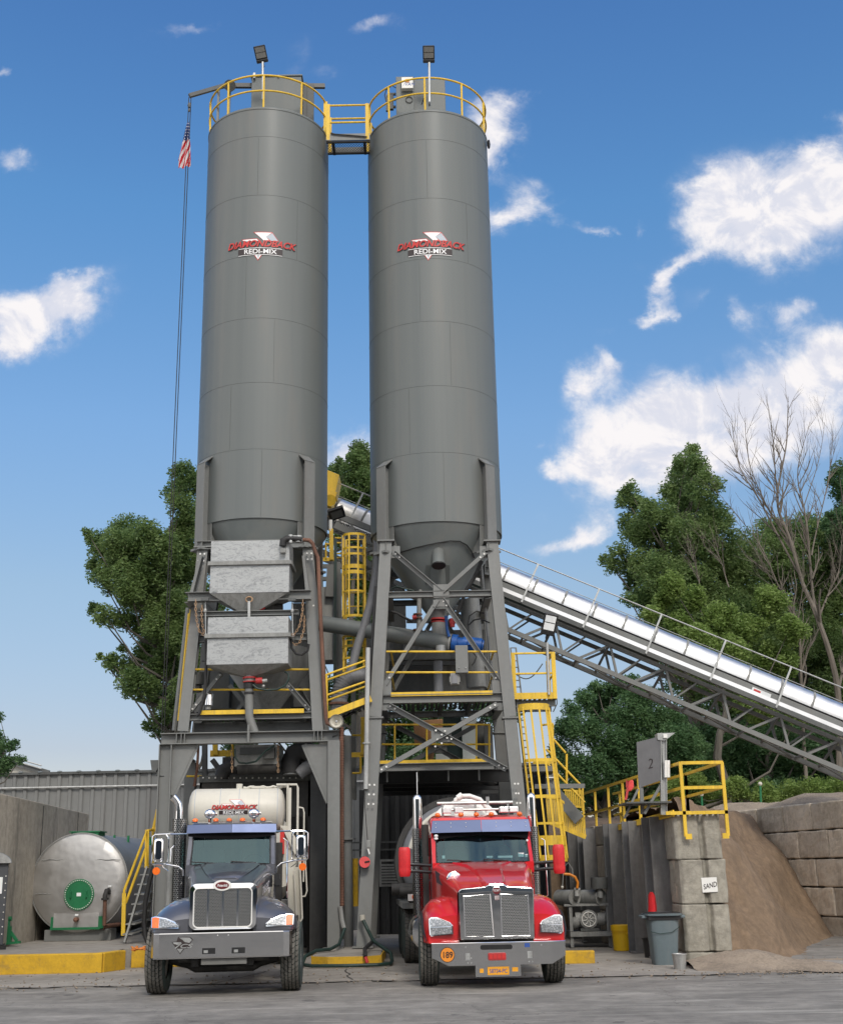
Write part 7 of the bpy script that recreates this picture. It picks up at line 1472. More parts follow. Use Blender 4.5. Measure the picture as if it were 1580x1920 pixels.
# cab
def cab(T, mat, cx, hw, hwb, y0, y1, yr, z0, zs, zt, roofz, glass='windscreen_glass'):
    """y0 windscreen base, y1 windscreen top, yr rear wall; z0 floor, zs screen base, zt screen top, roofz"""
    def b(name, g, m, par=None, bevel=0): return g.build(name, m, par or T, local=True, bevel=bevel)
    # pillars and roof
    g = MB(); pw = .075
    for s_ in (-1, 1):
        xb, xt = cx+s_*hwb, cx+s_*hw
        g.prism([(xb, y0-.02, zs-.05), (xb-s_*pw, y0-.05, zs-.05), (xt-s_*pw, y1-.02, zt+.03), (xt, y1+.02, zt+.03)], (0, .10, 0))
        g.box(min(xb, xb-s_*.05), max(xb, xb-s_*.05), yr-.5, yr, z0, zt+.05); g.box(min(xb, xb-s_*.05), max(xb, xb-s_*.05), y0+.02, y0+.25, z0, zs)
    g.box(cx-hwb, cx+hwb, y0-.05, y0+.05, zs-.22, zs-.04); g.box(cx-hw, cx+hw, yr-.04, yr, z0, zs)
    secs = []
    for (y, dz_) in ((y1-.03, .0), (y1+.1, roofz-zt-.05), (y1+.35, roofz-zt), (yr, roofz-zt-.02)):
        secs.append((y, rrect(cx-hw-.0, cx+hw+.0, zt+.0, zt+.03+max(dz_, .02), min(.09, .01+max(dz_, 0)*.5), 4, True)))
    loft(g, secs, True, True, True); g.box(cx-hw, cx-.55, yr-.04, yr, zs, zt); g.box(cx+.55, cx+hw, yr-.04, yr, zs, zt)
    body = b('cab', mat, g)if False else b('cab', g, mat)
    for s_ in (-1, 1):
        xb = cx+s_*hwb; x0_, x1_ = min(xb-s_*.01, xb-s_*.05), max(xb-s_*.01, xb-s_*.05); g = MB(); g.box(x0_, x1_, y0+.26, yr-.52, z0, zs-.1); g.box(x0_, x1_, y0+.26, y0+.32, zs-.1, zt); g.box(x0_, x1_, y0+.32, yr-.52, zt-.05, zt+.04); d_ = b('door', g, mat)
        xw = xb-s_*.03; g = MB(); g.box(xw-.004, xw+.004, y0+.32, yr-.52, zs-.1, zt-.05); b('side_window', g, glass, d_)
        g = MB(); g.box(min(xb, xb+s_*.03), max(xb, xb+s_*.03), yr-.75, yr-.6, zs-.35, zs-.31); b('door_handle', g, 'chrome', d_)
    # windscreen
    g = MB(); n = 10; rows = []
    for j in range(4):
        t = j/3; hwj = (hwb-pw)*(1-t)+(hw-pw)*t; rows.append([(cx-hwj+2*hwj*k/n, (y0-.03)*(1-t)+(y1-.01)*t-.06*(1-((k/n)*2-1)**2), (zs-.04)*(1-t)+(zt+.02)*t) for k in range(n+1)])
    g.grid(rows, True); ws = b('windscreen', g, glass)
    fr_ = [rows[0][k] for k in range(n+1)]+[rows[3][k] for k in range(n, -1, -1)]; g = MB(); g.tube([Vector(p)-Vector((0, .004, 0)) for p in fr_], .016, 5, True); b('windscreen_seal', g, 'black_rubber', ws)
    # inside: seats, dash, rear window, headliner, steering wheel
    g = MB(); g.box(cx-hwb+.06, cx+hwb-.06, y0+.02, y0+.35, zs-.25, zs-.07); b('dashboard', g, 'seat_grey')
    for s_ in (-1, 1):
        g = MB(); secs = [(yr-.55, rrect(cx+s_*.38-.24, cx+s_*.38+.24, z0+.5, zs+.26, .12)), (yr-.42, rrect(cx+s_*.38-.24, cx+s_*.38+.24, z0+.5, zs+.27, .12))]; loft(g, secs, True, True, True); g.box(cx+s_*.38-.24, cx+s_*.38+.24, yr-1.0, yr-.5, z0+.45, z0+.6); b('seat', g, 'seat_grey')
    g = MB(); sw = Vector((cx+.38, y0+.5, zs-.05)); g.tube([sw+Vector((.2*math.cos(k*PI/10), .08*math.sin(k*PI/10), .18*math.sin(k*PI/10))) for k in range(20)], .014, 6, True); b('steering_wheel', g, 'black_plastic')
    g = MB(); g.box(cx-.548, cx+.548, yr-.03, yr-.02, zs, zt); b('rear_window', g, 'rear_glass')
    for s_ in (-1, 1):
        g = MB(); bx_ = cx+s_*.32+.06; g.tube([(bx_+.12, y0-.10, zs-.075), (bx_-.10, y0-.085, zs-.02), (bx_-.2, y0-.08, zs+.0)], .012, 6); g.tube([(bx_-.38, y0-.09, zs+.01), (bx_+.05, y0-.10, zs-.02)], .011, 5); g.box(bx_+.08, bx_+.16, y0-.12, y0-.06, zs-.10, zs-.05); b('wiper', g, 'black_plastic', ws)
    return body
cabL = cab(T, BG, C0, .73, .745, 2.05, 2.28, 3.45, 1.05, 1.96, 2.42, 2.62)
# dark curved sun strip under the visor, visor
g = MB(); rows = [[(C0-.74+1.48*k/12, 2.20-.03*(1-((k/6)-1)**2), 2.435) for k in range(13)], [(C0-.74+1.48*k/12, 2.18-.03*(1-((k/6)-1)**2), 2.395-.055*(1-((k/6)-1)**2)) for k in range(13)]]; g.grid(rows); B_('sun_strip', g, 'sun_strip_black')
for s_ in (-1, 1):
    g = MB(); xa, xb = C0+s_*.004, C0+s_*.765; e0, e1 = -.05, 0; g.prism([(xa, 2.09, 2.45), (xb, 2.15, 2.445), (xb-s_*.01, 2.19, 2.585), (xa, 2.13, 2.585)], (0, .012, .004)); B_('visor', g, 'visor_metal')
g = MB()
for x in (-.70, -.30, -.04, .22, .62): 
    g.sphere((C0+x*.88-.02, 2.28, 2.665), .048, 12, 1.05, .8, .72)
mk = B_('marker_light', g, 'orange_lens'); g = MB()
for x in (-.70, -.30, -.04, .22, .62): g.box(C0+x*.88-.07, C0+x*.88+.03, 2.22, 2.36, 2.625, 2.64)
B_('light_base', g, 'chrome', mk)
for x in (-.40, .36):
    g = MB(); c = Vector((C0+x, 2.5, 2.78)); g.sphere(c, .092, 16, 1.1, .9, .9); g.cyl(c+Vector((0, 0, -.16)), c, .03, n=8); g.cyl(c+Vector((.1, 0, -.0)), c+Vector((.12, .0, .0)), .03, n=8); B_('roof_lamp', g, 'chrome')
# mirrors
for s_ in (-1, 1):
    ox = C0+s_*1.185; yM = 1.85; zt_, zb_ = (2.415, 1.975) if s_ > 0 else (2.395, 1.95)
    g = MB(); secs = [(yM-.02, rrect(ox-.085, ox+.085, zb_+.03, zt_-.03, .03)), (yM-.07, rrect(ox-.075, ox+.075, zb_+.04, zt_-.04, .05)), (yM-.085, rrect(ox-.05, ox+.05, zb_+.07, zt_-.07, .04))]; loft(g, secs, True, True, True); m_ = B_('side_mirror', g, 'chrome')
    g = MB(); g.tube([(C0+s_*.76, 2.1, zt_+.04), (ox-s_*.17, yM, zt_+.035), (ox+s_*.07, yM, zt_+.03), (ox+s_*.115, yM, zt_), (ox+s_*.115, yM, zb_+.02), (ox+s_*.08, yM, zb_-.01), (ox-s_*.12, yM, zb_-.01), (ox-s_*.15, yM, zb_+.03), (ox-s_*.15, yM, zt_-.02), (ox-s_*.11, yM, zt_+.03)], .014, 8)
    g.tube([(ox-s_*.12, yM, zb_-.01), (C0+s_*.86, 1.9, zb_-.05), (C0+s_*.79, 1.95, zb_-.11), (C0+s_*.78, 1.97, zb_-.2)], .016, 8); g.tube([(ox-s_*.06, yM, zb_-.01), (ox-s_*.08, yM, zb_-.06), (ox-s_*.17, yM, zb_-.12)], .006, 5); B_('mirror_arm', g, 'chrome', m_)
    g = MB(); q = Vector((ox-s_*(-.03), yM-.02, zb_-.115)); g.cyl(q, q+Vector((0, .05, 0)), .062, n=20); B_('mirror_lamp', g, 'orange_lens', m_)
# antenna rod and grab bar right
g = MB(); g.tube([(C0+.88, 2.6, 2.35), (C0+.95, 2.55, 2.3), (C0+.95, 2.5, 1.35)], .012, 6); g.tube([(C0-.98, 2.3, 2.25), (C0-1.03, 2.3, 2.2), (C0-1.03, 2.3, 1.98)], .012, 6); B_('grab_rail', g, 'chrome')
g = MB(); g.cyl((C0+.80, 1.75, 1.63), (C0+.80, 1.95, 1.63), .065, n=14); g.box(C0+.74, C0+.84, 1.8, 1.95, 1.55, 1.75); B_('air_intake', g, 'black_plastic')
# exhaust
g = MB(); g.tube([(C0-.985, 3.0, 1.0), (C0-.985, 3.0, 2.55)], .062, 16); g.tube([(C0-.985, 3.0, 2.52), (C0-.985, 3.0, 2.86), (C0-1.0, 3.0, 2.98), (C0-1.05, 2.99, 3.06), (C0-1.10, 2.98, 3.11)], [.068, .068, .068, .066, .07], 18); ex = B_('exhaust_stack', g, 'chrome')
g = MB(); g.cyl((0, 0, 0), (0, 0, 1.6), .125, n=28, cap=False); 
o_ = g.build('heat_shield', 'stack_guard', T, local=True); o_.location = (C0-.96, 2.95, 1.12)
g = MB(); g.cyl((C0-1.09, 2.85, 1.1), (C0-1.09, 2.85, 2.5), .05, n=12); B_('air_pipe', g, 'machine_grey')
# water tank (cylinder across the truck)
ty, tz, tr0 = 4.15, 2.90, .415; g = MB(); g.lathe([(0, -.905), (.15, -.90), (.28, -.875), (.36, -.84), (.40, -.80), (.415, -.76), (.415, .76), (.40, .80), (.36, .84), (.28, .875), (.15, .90), (0, .905)], (C0-.015, ty, tz), 'X', 48); wt_ = B_('water_tank', g, 'cream_paint')
def ft(u, v, h): a = v/.415-.22; return Vector((C0-.06+u, ty-(.418+h)*math.cos(a+.2), tz+.03+(.418+h)*math.sin(a+.2)))
T_save = T; logo(wt_, ft, .84, local=True)
g = MB()
for x in (-.76, -.30, .05, .42, .76): g.tube([(C0-.015+x, ty+.417*math.cos(k*PI/16), tz+.417*math.sin(k*PI/16)) for k in range(32)], .005, 4, True)
B_('weld_seam', g, 'decal_grey', wt_)
g = MB(); g.tube([(C0+x, ty-.05+.02*math.sin(x*20), tz+.43+.015*math.sin(x*31)) for x in np.linspace(.1, .9, 14)], .025, 6); g.cyl((C0+.02, ty, tz+.4), (C0+.02, ty, tz+.5), .06, n=12); g.box(C0+.25, C0+.5, ty-.1, ty+.1, tz+.41, tz+.45); B_('top_fittings', g, 'cream_paint', wt_)
# ladder and guard rail right of the tank, chutes
g = MB()
for (x, y) in ((.93, 3.95), (1.12, 3.95)): g.tube([(C0+x, y, 2.35), (C0+x, y, 3.30), (C0+x-.02, y, 3.36), (C0+x-.4, y+.1, 3.37)] if x > 1 else [(C0+x, y, 2.3), (C0+x, y, 3.38)], .022, 8)
g.tube([(C0+1.12, 4.0, 2.95), (C0+1.22, 4.0, 2.93), (C0+1.24, 4.0, 2.85), (C0+1.24, 4.0, 1.6)], .016, 6); g.bar((C0+.97, 3.9, 2.2), (C0+.97, 3.9, 3.3), .06, .05); B_('tank_ladder', g, 'cream_paint')
g = MB(); g.prism([(C0+.80, 3.9, 2.62), (C0+.95, 3.9, 2.60), (C0+1.12, 3.9, 2.35), (C0+1.12, 3.9, 1.95), (C0+.95, 3.9, 1.55), (C0+.82, 3.9, 1.50), (C0+.86, 3.9, 2.0)], (0, .05, 0)); g.bar((C0+.85, 3.85, 2.6), (C0+1.1, 3.85, 2.1), .06, .05); g.bar((C0+1.2, 3.85, 2.35), (C0+1.16, 3.85, 1.75), .05, .05); B_('mixer_side_frame', g, 'cream_paint')
g = MB(); rows = []
for (x0, x1, z) in ((.93, 1.19, 1.86), (.96, 1.20, 1.4), (1.02, 1.23, .98), (1.04, 1.20, .94)): rows.append([(C0+x0, 2.9, z), (C0+x0+.03, 2.99, z), ((2*C0+x0+x1)/2, 3.03, z), (C0+x1-.03, 2.99, z), (C0+x1, 2.9, z)])
g.grid(rows); rim_ = [(C0+.93, 2.88, 1.86), (C0+.99, 2.88, 1.15), (C0+1.02, 2.88, .96), (C0+1.06, 2.88, .92), (C0+1.18, 2.88, .93), (C0+1.22, 2.88, 1.0), (C0+1.20, 2.88, 1.4), (C0+1.17, 2.88, 1.9)]; g.tube(rim_, .016, 6); g.tube([(C0+1.07, 2.93, 1.8), (C0+1.12, 2.93, 1.05)], .015, 6); g.tube([(C0+1.26, 3.2, 2.1), (C0+1.30, 3.2, 1.45), (C0+1.27, 3.2, 1.36), (C0+1.18, 3.2, 1.35)], .014, 6); B_('spare_chute', g, 'cream_paint')
g = MB(); g.box(C0+.85, C0+1.2, 3.2, 3.9, 1.05, 1.3); B_('side_box', g, 'machine_grey')
g = MB(); g.box(C0+.80, C0+.88, 3.8, 3.9, 2.1, 2.5); B_('red_marker', g, 'decal_red')
g = MB(); g.lathe([(0, 5.2), (.55, 5.2), (.95, 6.2), (1.15, 7.4), (1.1, 8.2), (.6, 9.6), (.5, 9.9), (0, 9.9)], (C0, 0, 2.05), 'Y', 36); B_('mixer_drum', g, 'cream_paint')
g = MB(); g.box(C0-.42, C0-.30, .35, 10, .72, .98); g.box(C0+.30, C0+.42, .35, 10, .72, .98); g.box(C0-.85, C0+.85, 3.5, 4.6, 1.0, 2.3); g.box(C0-.5, C0+.5, .3, 1.5, .80, .96); B_('chassis', g, 'chassis_black')
g = MB(); g.box(C0-1.15, C0-.8, 2.2, 3.4, .6, 1.05); g.box(C0+.8, C0+1.15, 2.2, 3.4, .6, 1.05); B_('fuel_tank', g, 'chassis_black')
g = MB(); g.tube([(C0-.85, .9, .5), (C0-.55, .9, .42), (C0-.45, .9, .36), (C0+.45, .9, .36), (C0+.55, .9, .42), (C0+.85, .9, .5)], .07, 10); g.box(C0-.47, C0-.36, .3, 1.6, .42, .52); g.box(C0+.36, C0+.47, .3, 1.6, .42, .52); g.box(C0-.30, C0+.05, .5, 1.0, .42, .75); g.tube([(C0-.7, .75, .48), (C0+.7, .75, .48)], .03, 8); B_('front_axle', g, 'chassis_black')
g = MB()
for k in range(10): a_ = random.uniform(-.7, .7); g.tube([(C0+a_, .6, .75), (C0+a_+random.uniform(-.1, .1), .7, .55), (C0+a_*.8, .8, .45)], .02, 5)
B_('brake_lines', g, 'chassis_black')
wheel(T, C0-1.005, .85, outer=-1, steer=R(-3)); wheel(T, C0+1.06, .85, outer=1, steer=R(-3))
for y in (6.6, 7.95):
    for s_ in (-1, 1): wheel(T, C0+s_*.98, y, w=.5, outer=s_, front=False)
# ============ red truck
RT_ = thing('tanker_truck', 'red tanker truck with grey tank standing in the right lane', 'truck', (1.08, 19.95, 0), R(3.2))
T = RT_; C0 = -.025; RP = 'red_truck_paint'
g = MB(); zz = lambda x: .505-.0*abs(x)
top = [(-1.06, .30), (-1.05, .06), (-.80, .0), (.80, .0), (1.02, .06), (1.03, .30)]
rows = [[(x, y, .675) for x, y in top], [(x, y+.0, .47 if abs(x) > .9 else .352) for x, y in top]]; g.grid(rows, False); rows = [[(x*.97, y+.05, .675) for x, y in top], [(x*.97, y+.05, .47 if abs(x) > .9 else .352) for x, y in top]]; g.grid(rows, False)
g.add([(x, y, .675) for x, y in top]+[(x*.97, y+.05, .675) for x, y in top[::-1]], [tuple(range(12))]); bp = B_('bumper', g, 'bumper_steel')
g = MB(); g.tube([(x, y-.002, .677) for x, y in top], .008, 5); B_('bumper_edge', g, 'chrome', bp)
g = MB(); sl_ = rrect(-.305, .19, .575, .645, .03, 4); g.add([(x, -.004, z) for x, z in sl_], [tuple(range(len(sl_)))]); B_('bumper_slot', g, 'black_plastic', bp)
g = MB(); sl_ = rrect(-.19, .085, .42, .53, .02, 3); g.prism([(x, -.03, z) for x, z in sl_], (0, .03, 0)); l_ = B_('red_lamp', g, 'red_paint_part', bp, .006)
g = MB()
for k in range(4): g.box(-.17+k*.065, -.125+k*.065, -.036, -.03, .445, .505)
B_('lamp_detail', g, 'decal_red', l_)
g = MB(); g.cyl((-.815, -.012, .515), (-.815, .03, .515), .112, n=32); d_ = B_('number_disc', g, 'decal_black', bp); g = MB(); g.cyl((-.815, -.016, .515), (-.815, -.01, .515), .102, n=32); B_('disc_face', g, 'decal_orange', d_)
g = MB(); put_text(g, '189', lambda u, v, h: Vector((-.815+u, -.020, .515-.042+v)), .125, 0, 0, 0, .02, .92); B_('number', g, 'decal_black', d_)
g = MB()
for (x, z) in ((-.50, .48), (.46, .49)): g.box(x-.04, x+.03, -.01, -.0, z-.05, z+.05)
for (x, z) in ((-.50, .39), (-.45, .39), (.44, .39), (.49, .39), (-.53, .62), (.64, .63), (-.45, .46)): g.cyl((x, -.01, z), (x, 0, z), .011, n=6)
B_('bolt_plate', g, 'galvanised_pail', bp); g = MB(); g.box(.38, .46, -.005, -.0, .60, .66); B_('blue_sticker', g, 'decal_blue', bp)
g = MB(); g.box(-.385, .315, .05, .07, .18, .35); pb = B_('plate_bracket', g, 'bumper_steel')
g = MB(); g.box(-.20, .13, .03, .048, .205, .325); lp = B_('licence_plate', g, 'plate_orange', pb, .004)
g = MB(); put_text(g, '58734-PC', lambda u, v, h: Vector((-.035+u, .027, .235+v)), .085, 0, 0, 0, .008, .82); B_('plate_number', g, 'decal_blue', lp)
g = MB(); g.box(-.32, -.26, .04, .049, .24, .30); g.box(.18, .27, .04, .049, .25, .31); B_('stickers', g, 'plate_orange', pb)
# grille
g = MB(); out = [(-.60, .705), (-.615, 1.44), (-.58, 1.475), (-.2, 1.50), (-.12, 1.545), (.10, 1.545), (.16, 1.50), (.54, 1.475), (.575, 1.44), (.555, .705)]
g.prism([(x, .10, z) for x, z in out], (0, .16, 0)); gs = B_('grille_surround', g, 'bumper_steel', None, .02)
g = MB(); g.prism([(-.60, .088, 1.40), (-.60, .088, 1.45), (-.56, .088, 1.475), (-.2, .088, 1.50), (-.12, .088, 1.53), (.09, .088, 1.53), (.15, .088, 1.50), (.53, .088, 1.475), (.565, .088, 1.45), (.565, .088, 1.40), (.06, .088, 1.425), (-.08, .088, 1.425)], (0, .03, 0)); B_('crown_bar', g, 'chrome', gs, .008)
for (a, b_, c, d) in (((-.535, 1.365), (-.12, 1.385), (-.085, .765), (-.525, .765)), ((.05, 1.385), (.475, 1.365), (.48, .765), (.045, .765))):
    g = MB(); q = [a, b_, c, d]; g.add([(x, .094, z) for x, z in q], [(0, 1, 2, 3)]); B_('grille', g, 'grille_mesh_red'); g = MB(); g.tube([(x, .09, z) for x, z in q], .011, 6, True); B_('grille_rim', g, 'chrome', gs)
g = MB(); g.prism([(-.08, .085, 1.44), (-.06, .085, 1.50), (.03, .085, 1.50), (.05, .085, 1.44), (.02, .085, 1.33), (-.015, .085, 1.28), (-.05, .085, 1.33)], (0, .02, 0)); em = B_('maker_emblem', g, 'chrome', None, .004)
g = MB(); g.cyl((-.015, .078, 1.44), (-.015, .088, 1.44), .058, n=20); g.box(-.05, .02, .079, .085, 1.30, 1.37); B_('emblem_field', g, 'decal_darkred', em); g = MB(); put_text(g, 'KW', lambda u, v, h: Vector((-.015+u, .074, 1.425+v)), .055, 0, 0, 0, .004, .9)
for k in range(4): g.box(-.045+k*.018, -.038+k*.018, .075, .079, 1.305, 1.365)
B_('emblem_mark', g, 'decal_white', em)
# hood
g = MB(); secs = []
for (y, hw, zt, zb, r_) in ((.18, .60, 1.475, .75, .08), (.45, .64, 1.55, .80, .10), (1.0, .72, 1.68, .9, .14), (1.7, .82, 1.80, 1.0, .16), (2.3, .875, 1.885, 1.1, .16)): secs.append((y, rrect(C0-hw, C0+hw, zb, zt, r_, 6, True)))
loft(g, secs); B_('hood', g, RP)
g = MB(); secs = []
for (y, hw, zt) in ((.2, .12, 1.545), (.6, .17, 1.63), (1.2, .2, 1.755), (1.8, .3, 1.85), (2.2, .5, 1.89)): secs.append((y, [(C0-hw-.05, zt-.05), (C0-hw, zt), (C0+hw, zt), (C0+hw+.05, zt-.05)]))
loft(g, secs, True, True, False, False); B_('hood_ridge', g, RP)
g = MB(); g.prism([(-.855, 1.75, 1.75), (-.84, 1.55, 1.56), (-.74, 1.2, 1.50), (-.76, 1.5, 1.68)], (-.02, -.02, .0)); B_('hood_vent', g, 'black_plastic')
prof = [(.25, 1.08, 1.06), (.32, 1.13, 1.09), (.5, 1.23, 1.12), (.75, 1.32, 1.14), (1.0, 1.36, 1.15), (1.3, 1.33, 1.15), (1.6, 1.2, 1.14), (1.75, 1.0, 1.12)]
for s_ in (-1, 1):
    f_ = fender(T, s_, RP, .58, 1.1, .68, prof, C0, p=3.4); 
    g = MB(); g.tube([(C0+s_*1.07, .32, .70), (C0+s_*1.12, .5, .85), (C0+s_*1.13, .7, 1.0), (C0+s_*1.13, .9, 1.08), (C0+s_*1.13, 1.2, 1.1)], .028, 6); B_('fender_lip', g, 'black_plastic', f_)
    def hl(pts, y0): return [(C0+s_*x, y0+max(0, (z-.95))*.35+(x-.68)*.12, z) for x, z in pts]
    o_pts = [(.675, .80), (1.02, .775), (1.05, .80), (1.055, 1.03), (1.02, 1.06), (.92, 1.06), (.72, .98), (.68, .93)]
    g = MB(); g.prism(hl(o_pts, .175), (0, .12, 0)); h_ = B_('headlight', g, 'chrome', None, .008)
    i_pts = [(.70, .815), (1.02, .795), (1.03, .81), (1.035, .905), (.70, .915)]; u_pts = [(.70, .93), (1.035, .92), (1.035, 1.02), (1.01, 1.04), (.925, 1.04), (.735, .975)]
    g = MB(); g.prism(hl(i_pts, .150), (0, .03, 0)); g.prism(hl(u_pts, .150), (0, .03, 0)); B_('lens', g, 'lamp_lens', h_)
g = MB(); c = Vector((-.61, 1.0, 1.62)); g.lathe([(0, -.03), (.07, -.025), (.118, -.005), (.122, .01), (.08, .03), (0, .035)], c, 'Y', 28); m_ = B_('hood_mirror', g, 'chrome'); g = MB(); g.tube([c+Vector((0, -.03, 0)), c+Vector((-.06, -.05, -.05)), c+Vector((-.10, 0, -.12))], .012, 6); g.tube([c+Vector((0, .02, 0)), c+Vector((-.03, .05, -.1))], .014, 6); B_('mirror_stalk', g, 'black_plastic', m_)
g = MB(); g.lathe([(0, 0), (.04, 0), (.045, .02), (.04, .10), (.0, .10)], (-.625, .62, 1.27), n=16); B_('hood_marker', g, 'chrome')
cabR = cab(T, RP, C0+.03, .88, .885, 2.3, 2.62, 3.9, 1.0, 1.92, 2.38, 2.68)
g = MB(); rows = [[(C0+.03-.86+1.72*k/12, 2.55-.04*(1-((k/6)-1)**2), 2.40) for k in range(13)], [(C0+.03-.83+1.66*k/12, 2.5-.04*(1-((k/6)-1)**2), 2.27+.07*(1-((k/6)-1)**2)) for k in range(13)]]; g.grid(rows); B_('sun_strip', g, 'sun_strip_black')
for s_ in (-1, 1):
    g = MB(); xa, xb = C0+.03+s_*.004, C0+.03+s_*.89; g.prism([(xa, 2.36, 2.40), (xb, 2.46, 2.395), (xb-s_*.03, 2.52, 2.605), (xa, 2.42, 2.605)], (0, .012, .004)); v_ = B_('visor', g, 'visor_metal')
    g = MB()
    for k in range(3): 
        for z_ in (.45, .8): x_ = xa+(xb-xa)*(.3+.3*k); g.sphere((x_, 2.36+.10*(.3+.3*k)+.06*z_-.004, 2.40+.2*z_), .008, 6)
    B_('rivets', g, 'white_paint', v_)
for x in (-.72, -.30, -.02, .25, .76): g = MB(); g.sphere((C0+x, 2.72, 2.71), .052, 10, 1, .9, .8); B_('marker_light', g, 'orange_lens')
# light bars on the roof
g = MB(); g.tube([(C0-.70, 3.1, 2.935), (C0+.69, 3.1, 2.935)], .030, 8); g.tube([(C0-.5, 3.0, 2.81), (C0+.74, 3.0, 2.81)], .022, 8)
for x in (-.6, .0, .6): g.cyl((C0+x, 3.1, 2.68), (C0+x, 3.1, 2.94), .02, n=8)
g.cyl((C0+.23, 3.1, 2.9), (C0+.23, 3.1, 3.04), .035, n=12); lbm = B_('roof_bar', g, 'galvanised_pail')
for x in (-.54, -.32, .50, .68):
    g = MB(); g.box(C0+x-.085, C0+x+.085, 2.9, 2.98, 2.745, 2.85); l_ = B_('work_light', g, 'chrome', None, .012); g = MB(); g.box(C0+x-.068, C0+x+.068, 2.894, 2.9, 2.76, 2.835); B_('light_lens', g, 'paper', l_)
# windscreen stickers
g = MB()
for (x, z, w_, h__) in ((.10, 1.955, .11, .03), (.30, 1.95, .26, .035), (.66, 1.96, .10, .07), (-.68, 1.955, .05, .05), (.78, 1.955, .05, .05)): g.box(C0+x, C0+x+w_, 2.34, 2.345, z, z+h__)
B_('dash_papers', g, 'paper')
g = MB(); g.sphere((C0-.77, 2.47, 2.30), .03, 8, 1.2, .2, .8); g.sphere((C0-.77, 2.46, 2.345), .03, 8, 1.2, .2, .8); g.sphere((C0+.84, 2.43, 2.24), .02, 8, 1, .2, 1); B_('screen_stickers', g, 'paper')
# mirrors
for s_ in (-1, 1):
    g = MB(); ox = C0+s_*1.345; g.lathe([(.0, 0), (.09, .0), (.105, .03), (.115, .10), (.108, .14), (.112, .16), (.112, .42), (.10, .47), (.085, .49), (0, .49)], (0, 0, 0), n=24); g.v = [(x*.93+ox, y*.8+2.15, z+1.665) for x, y, z in g.v]; m_ = B_('side_mirror', g, 'red_plastic')
    g = MB()
    for z in (1.76, 1.87): g.tube([(ox, 2.18, z), (C0+s_*1.1, 2.2, z-.01), (C0+s_*.88, 2.3, z-.03)], .028, 8)
    B_('mirror_arm', g, 'black_plastic', m_)
    # exhaust stacks
    xs = C0+s_*1.055; g = MB(); g.tube([(xs, 3.25, 1.0), (xs, 3.25, 3.02)], .082, 20); g.sphere((xs, 3.25, 3.02), .082, 16, 1, 1, 1.1); ex = B_('exhaust_stack', g, 'chrome')
    g = MB(); g.cyl((0, 0, 0), (0, 0, 1.65), .105, n=28, cap=False); o_ = g.build('heat_shield', 'stack_guard', T, local=True); o_.location = (xs, 3.25, .85)
g = MB(); g.tube([(C0+1.17, 3.0, 2.28), (C0+1.23, 3.0, 2.25), (C0+1.25, 3.0, 1.3), (C0+1.2, 3.0, 1.25)], .013, 6); g.tube([(C0-1.06, 3.1, 3.1), (C0-1.06, 3.1, 3.5)], .005, 4); B_('grab_rail', g, 'chrome')
g = MB(); g.cyl((C0-.95, 2.75, 2.0), (C0-.95, 2.75, 2.55), .065, n=14); g.box(C0-1.0, C0-.9, 2.65, 2.8, 1.1, 2.0); B_('air_cleaner', g, 'chassis_black')
# tank behind
tx = -.20; g = MB(); g.lathe([(0, 4.6), (.5, 4.63), (.85, 4.75), (1.05, 4.95), (1.12, 5.2), (1.14, 9.5), (1.0, 9.9), (0, 10)], (tx, 0, 1.93), 'Y', 48); tk = B_('tank', g, 'duct_grey')
g = MB(); g.lathe([(1.13, 5.3), (1.24, 5.3), (1.24, 5.6), (1.13, 5.6)], (tx, 0, 1.93), 'Y', 48); B_('tank_band', g, 'chassis_black', tk)
g = MB(); g.tube([(tx+.98*math.cos(a), 4.72, 1.93+.98*math.sin(a)) for a in np.linspace(.25, PI-.25, 30)], .055, 10); g.tube([(tx+.1+.90*math.cos(a), 4.3, 1.75+.99*math.sin(a)) for a in np.linspace(.3, PI-.3, 30)], .045, 10); B_('front_ring', g, 'cream_paint')
g = MB(); g.lathe([(0, -.05), (.4, -.05), (.55, -.02), (.62, .05)], (0, 0, 0), 'Y', 32); g.v = [(x*1.05+C0-.05, y+4.45, z*.75+2.62) for x, y, z in g.v]; B_('tank_head', g, 'white_paint')
g = MB(); g.tube([(C0-.28, 4.2, 2.95), (C0-.27, 4.2, 3.05), (C0-.18, 4.2, 3.12), (C0, 4.2, 3.12), (C0+.2, 4.2, 3.05), (C0+.32, 4.2, 2.9), (C0+.34, 4.2, 2.8)], .045, 10); g.cyl((C0-.23, 4.2, 3.08), (C0-.14, 4.2, 3.14), .065, n=10); B_('filler_hose', g, 'white_paint')
g = MB(); put_text(g, 'DIAM', lambda u, v, h: Vector((tx-1.09*math.cos(.62+v*.3)+u*.5, 4.98, 1.93+1.09*math.sin(.62)+u*1.1)), .12, 0, 0, 0, .01, .8); B_('tank_lettering', g, 'decal_black', tk)
g = MB(); g.box(C0-.42, C0-.30, .35, 10, .60, .88); g.box(C0+.30, C0+.42, .35, 10, .60, .88); g.box(C0-.9, C0+.9, 3.9, 4.6, .8, 1.9); B_('chassis', g, 'chassis_black')
g = MB(); g.lathe([(0, 2.4), (.3, 2.42), (.33, 2.5), (.33, 3.9), (.3, 3.98), (0, 4)], (C0-.92, 0, .75), 'Y', 24); g.lathe([(0, 2.4), (.3, 2.42), (.33, 2.5), (.33, 3.9), (.3, 3.98), (0, 4)], (C0+.92, 0, .75), 'Y', 24); B_('fuel_tank', g, 'bumper_steel')
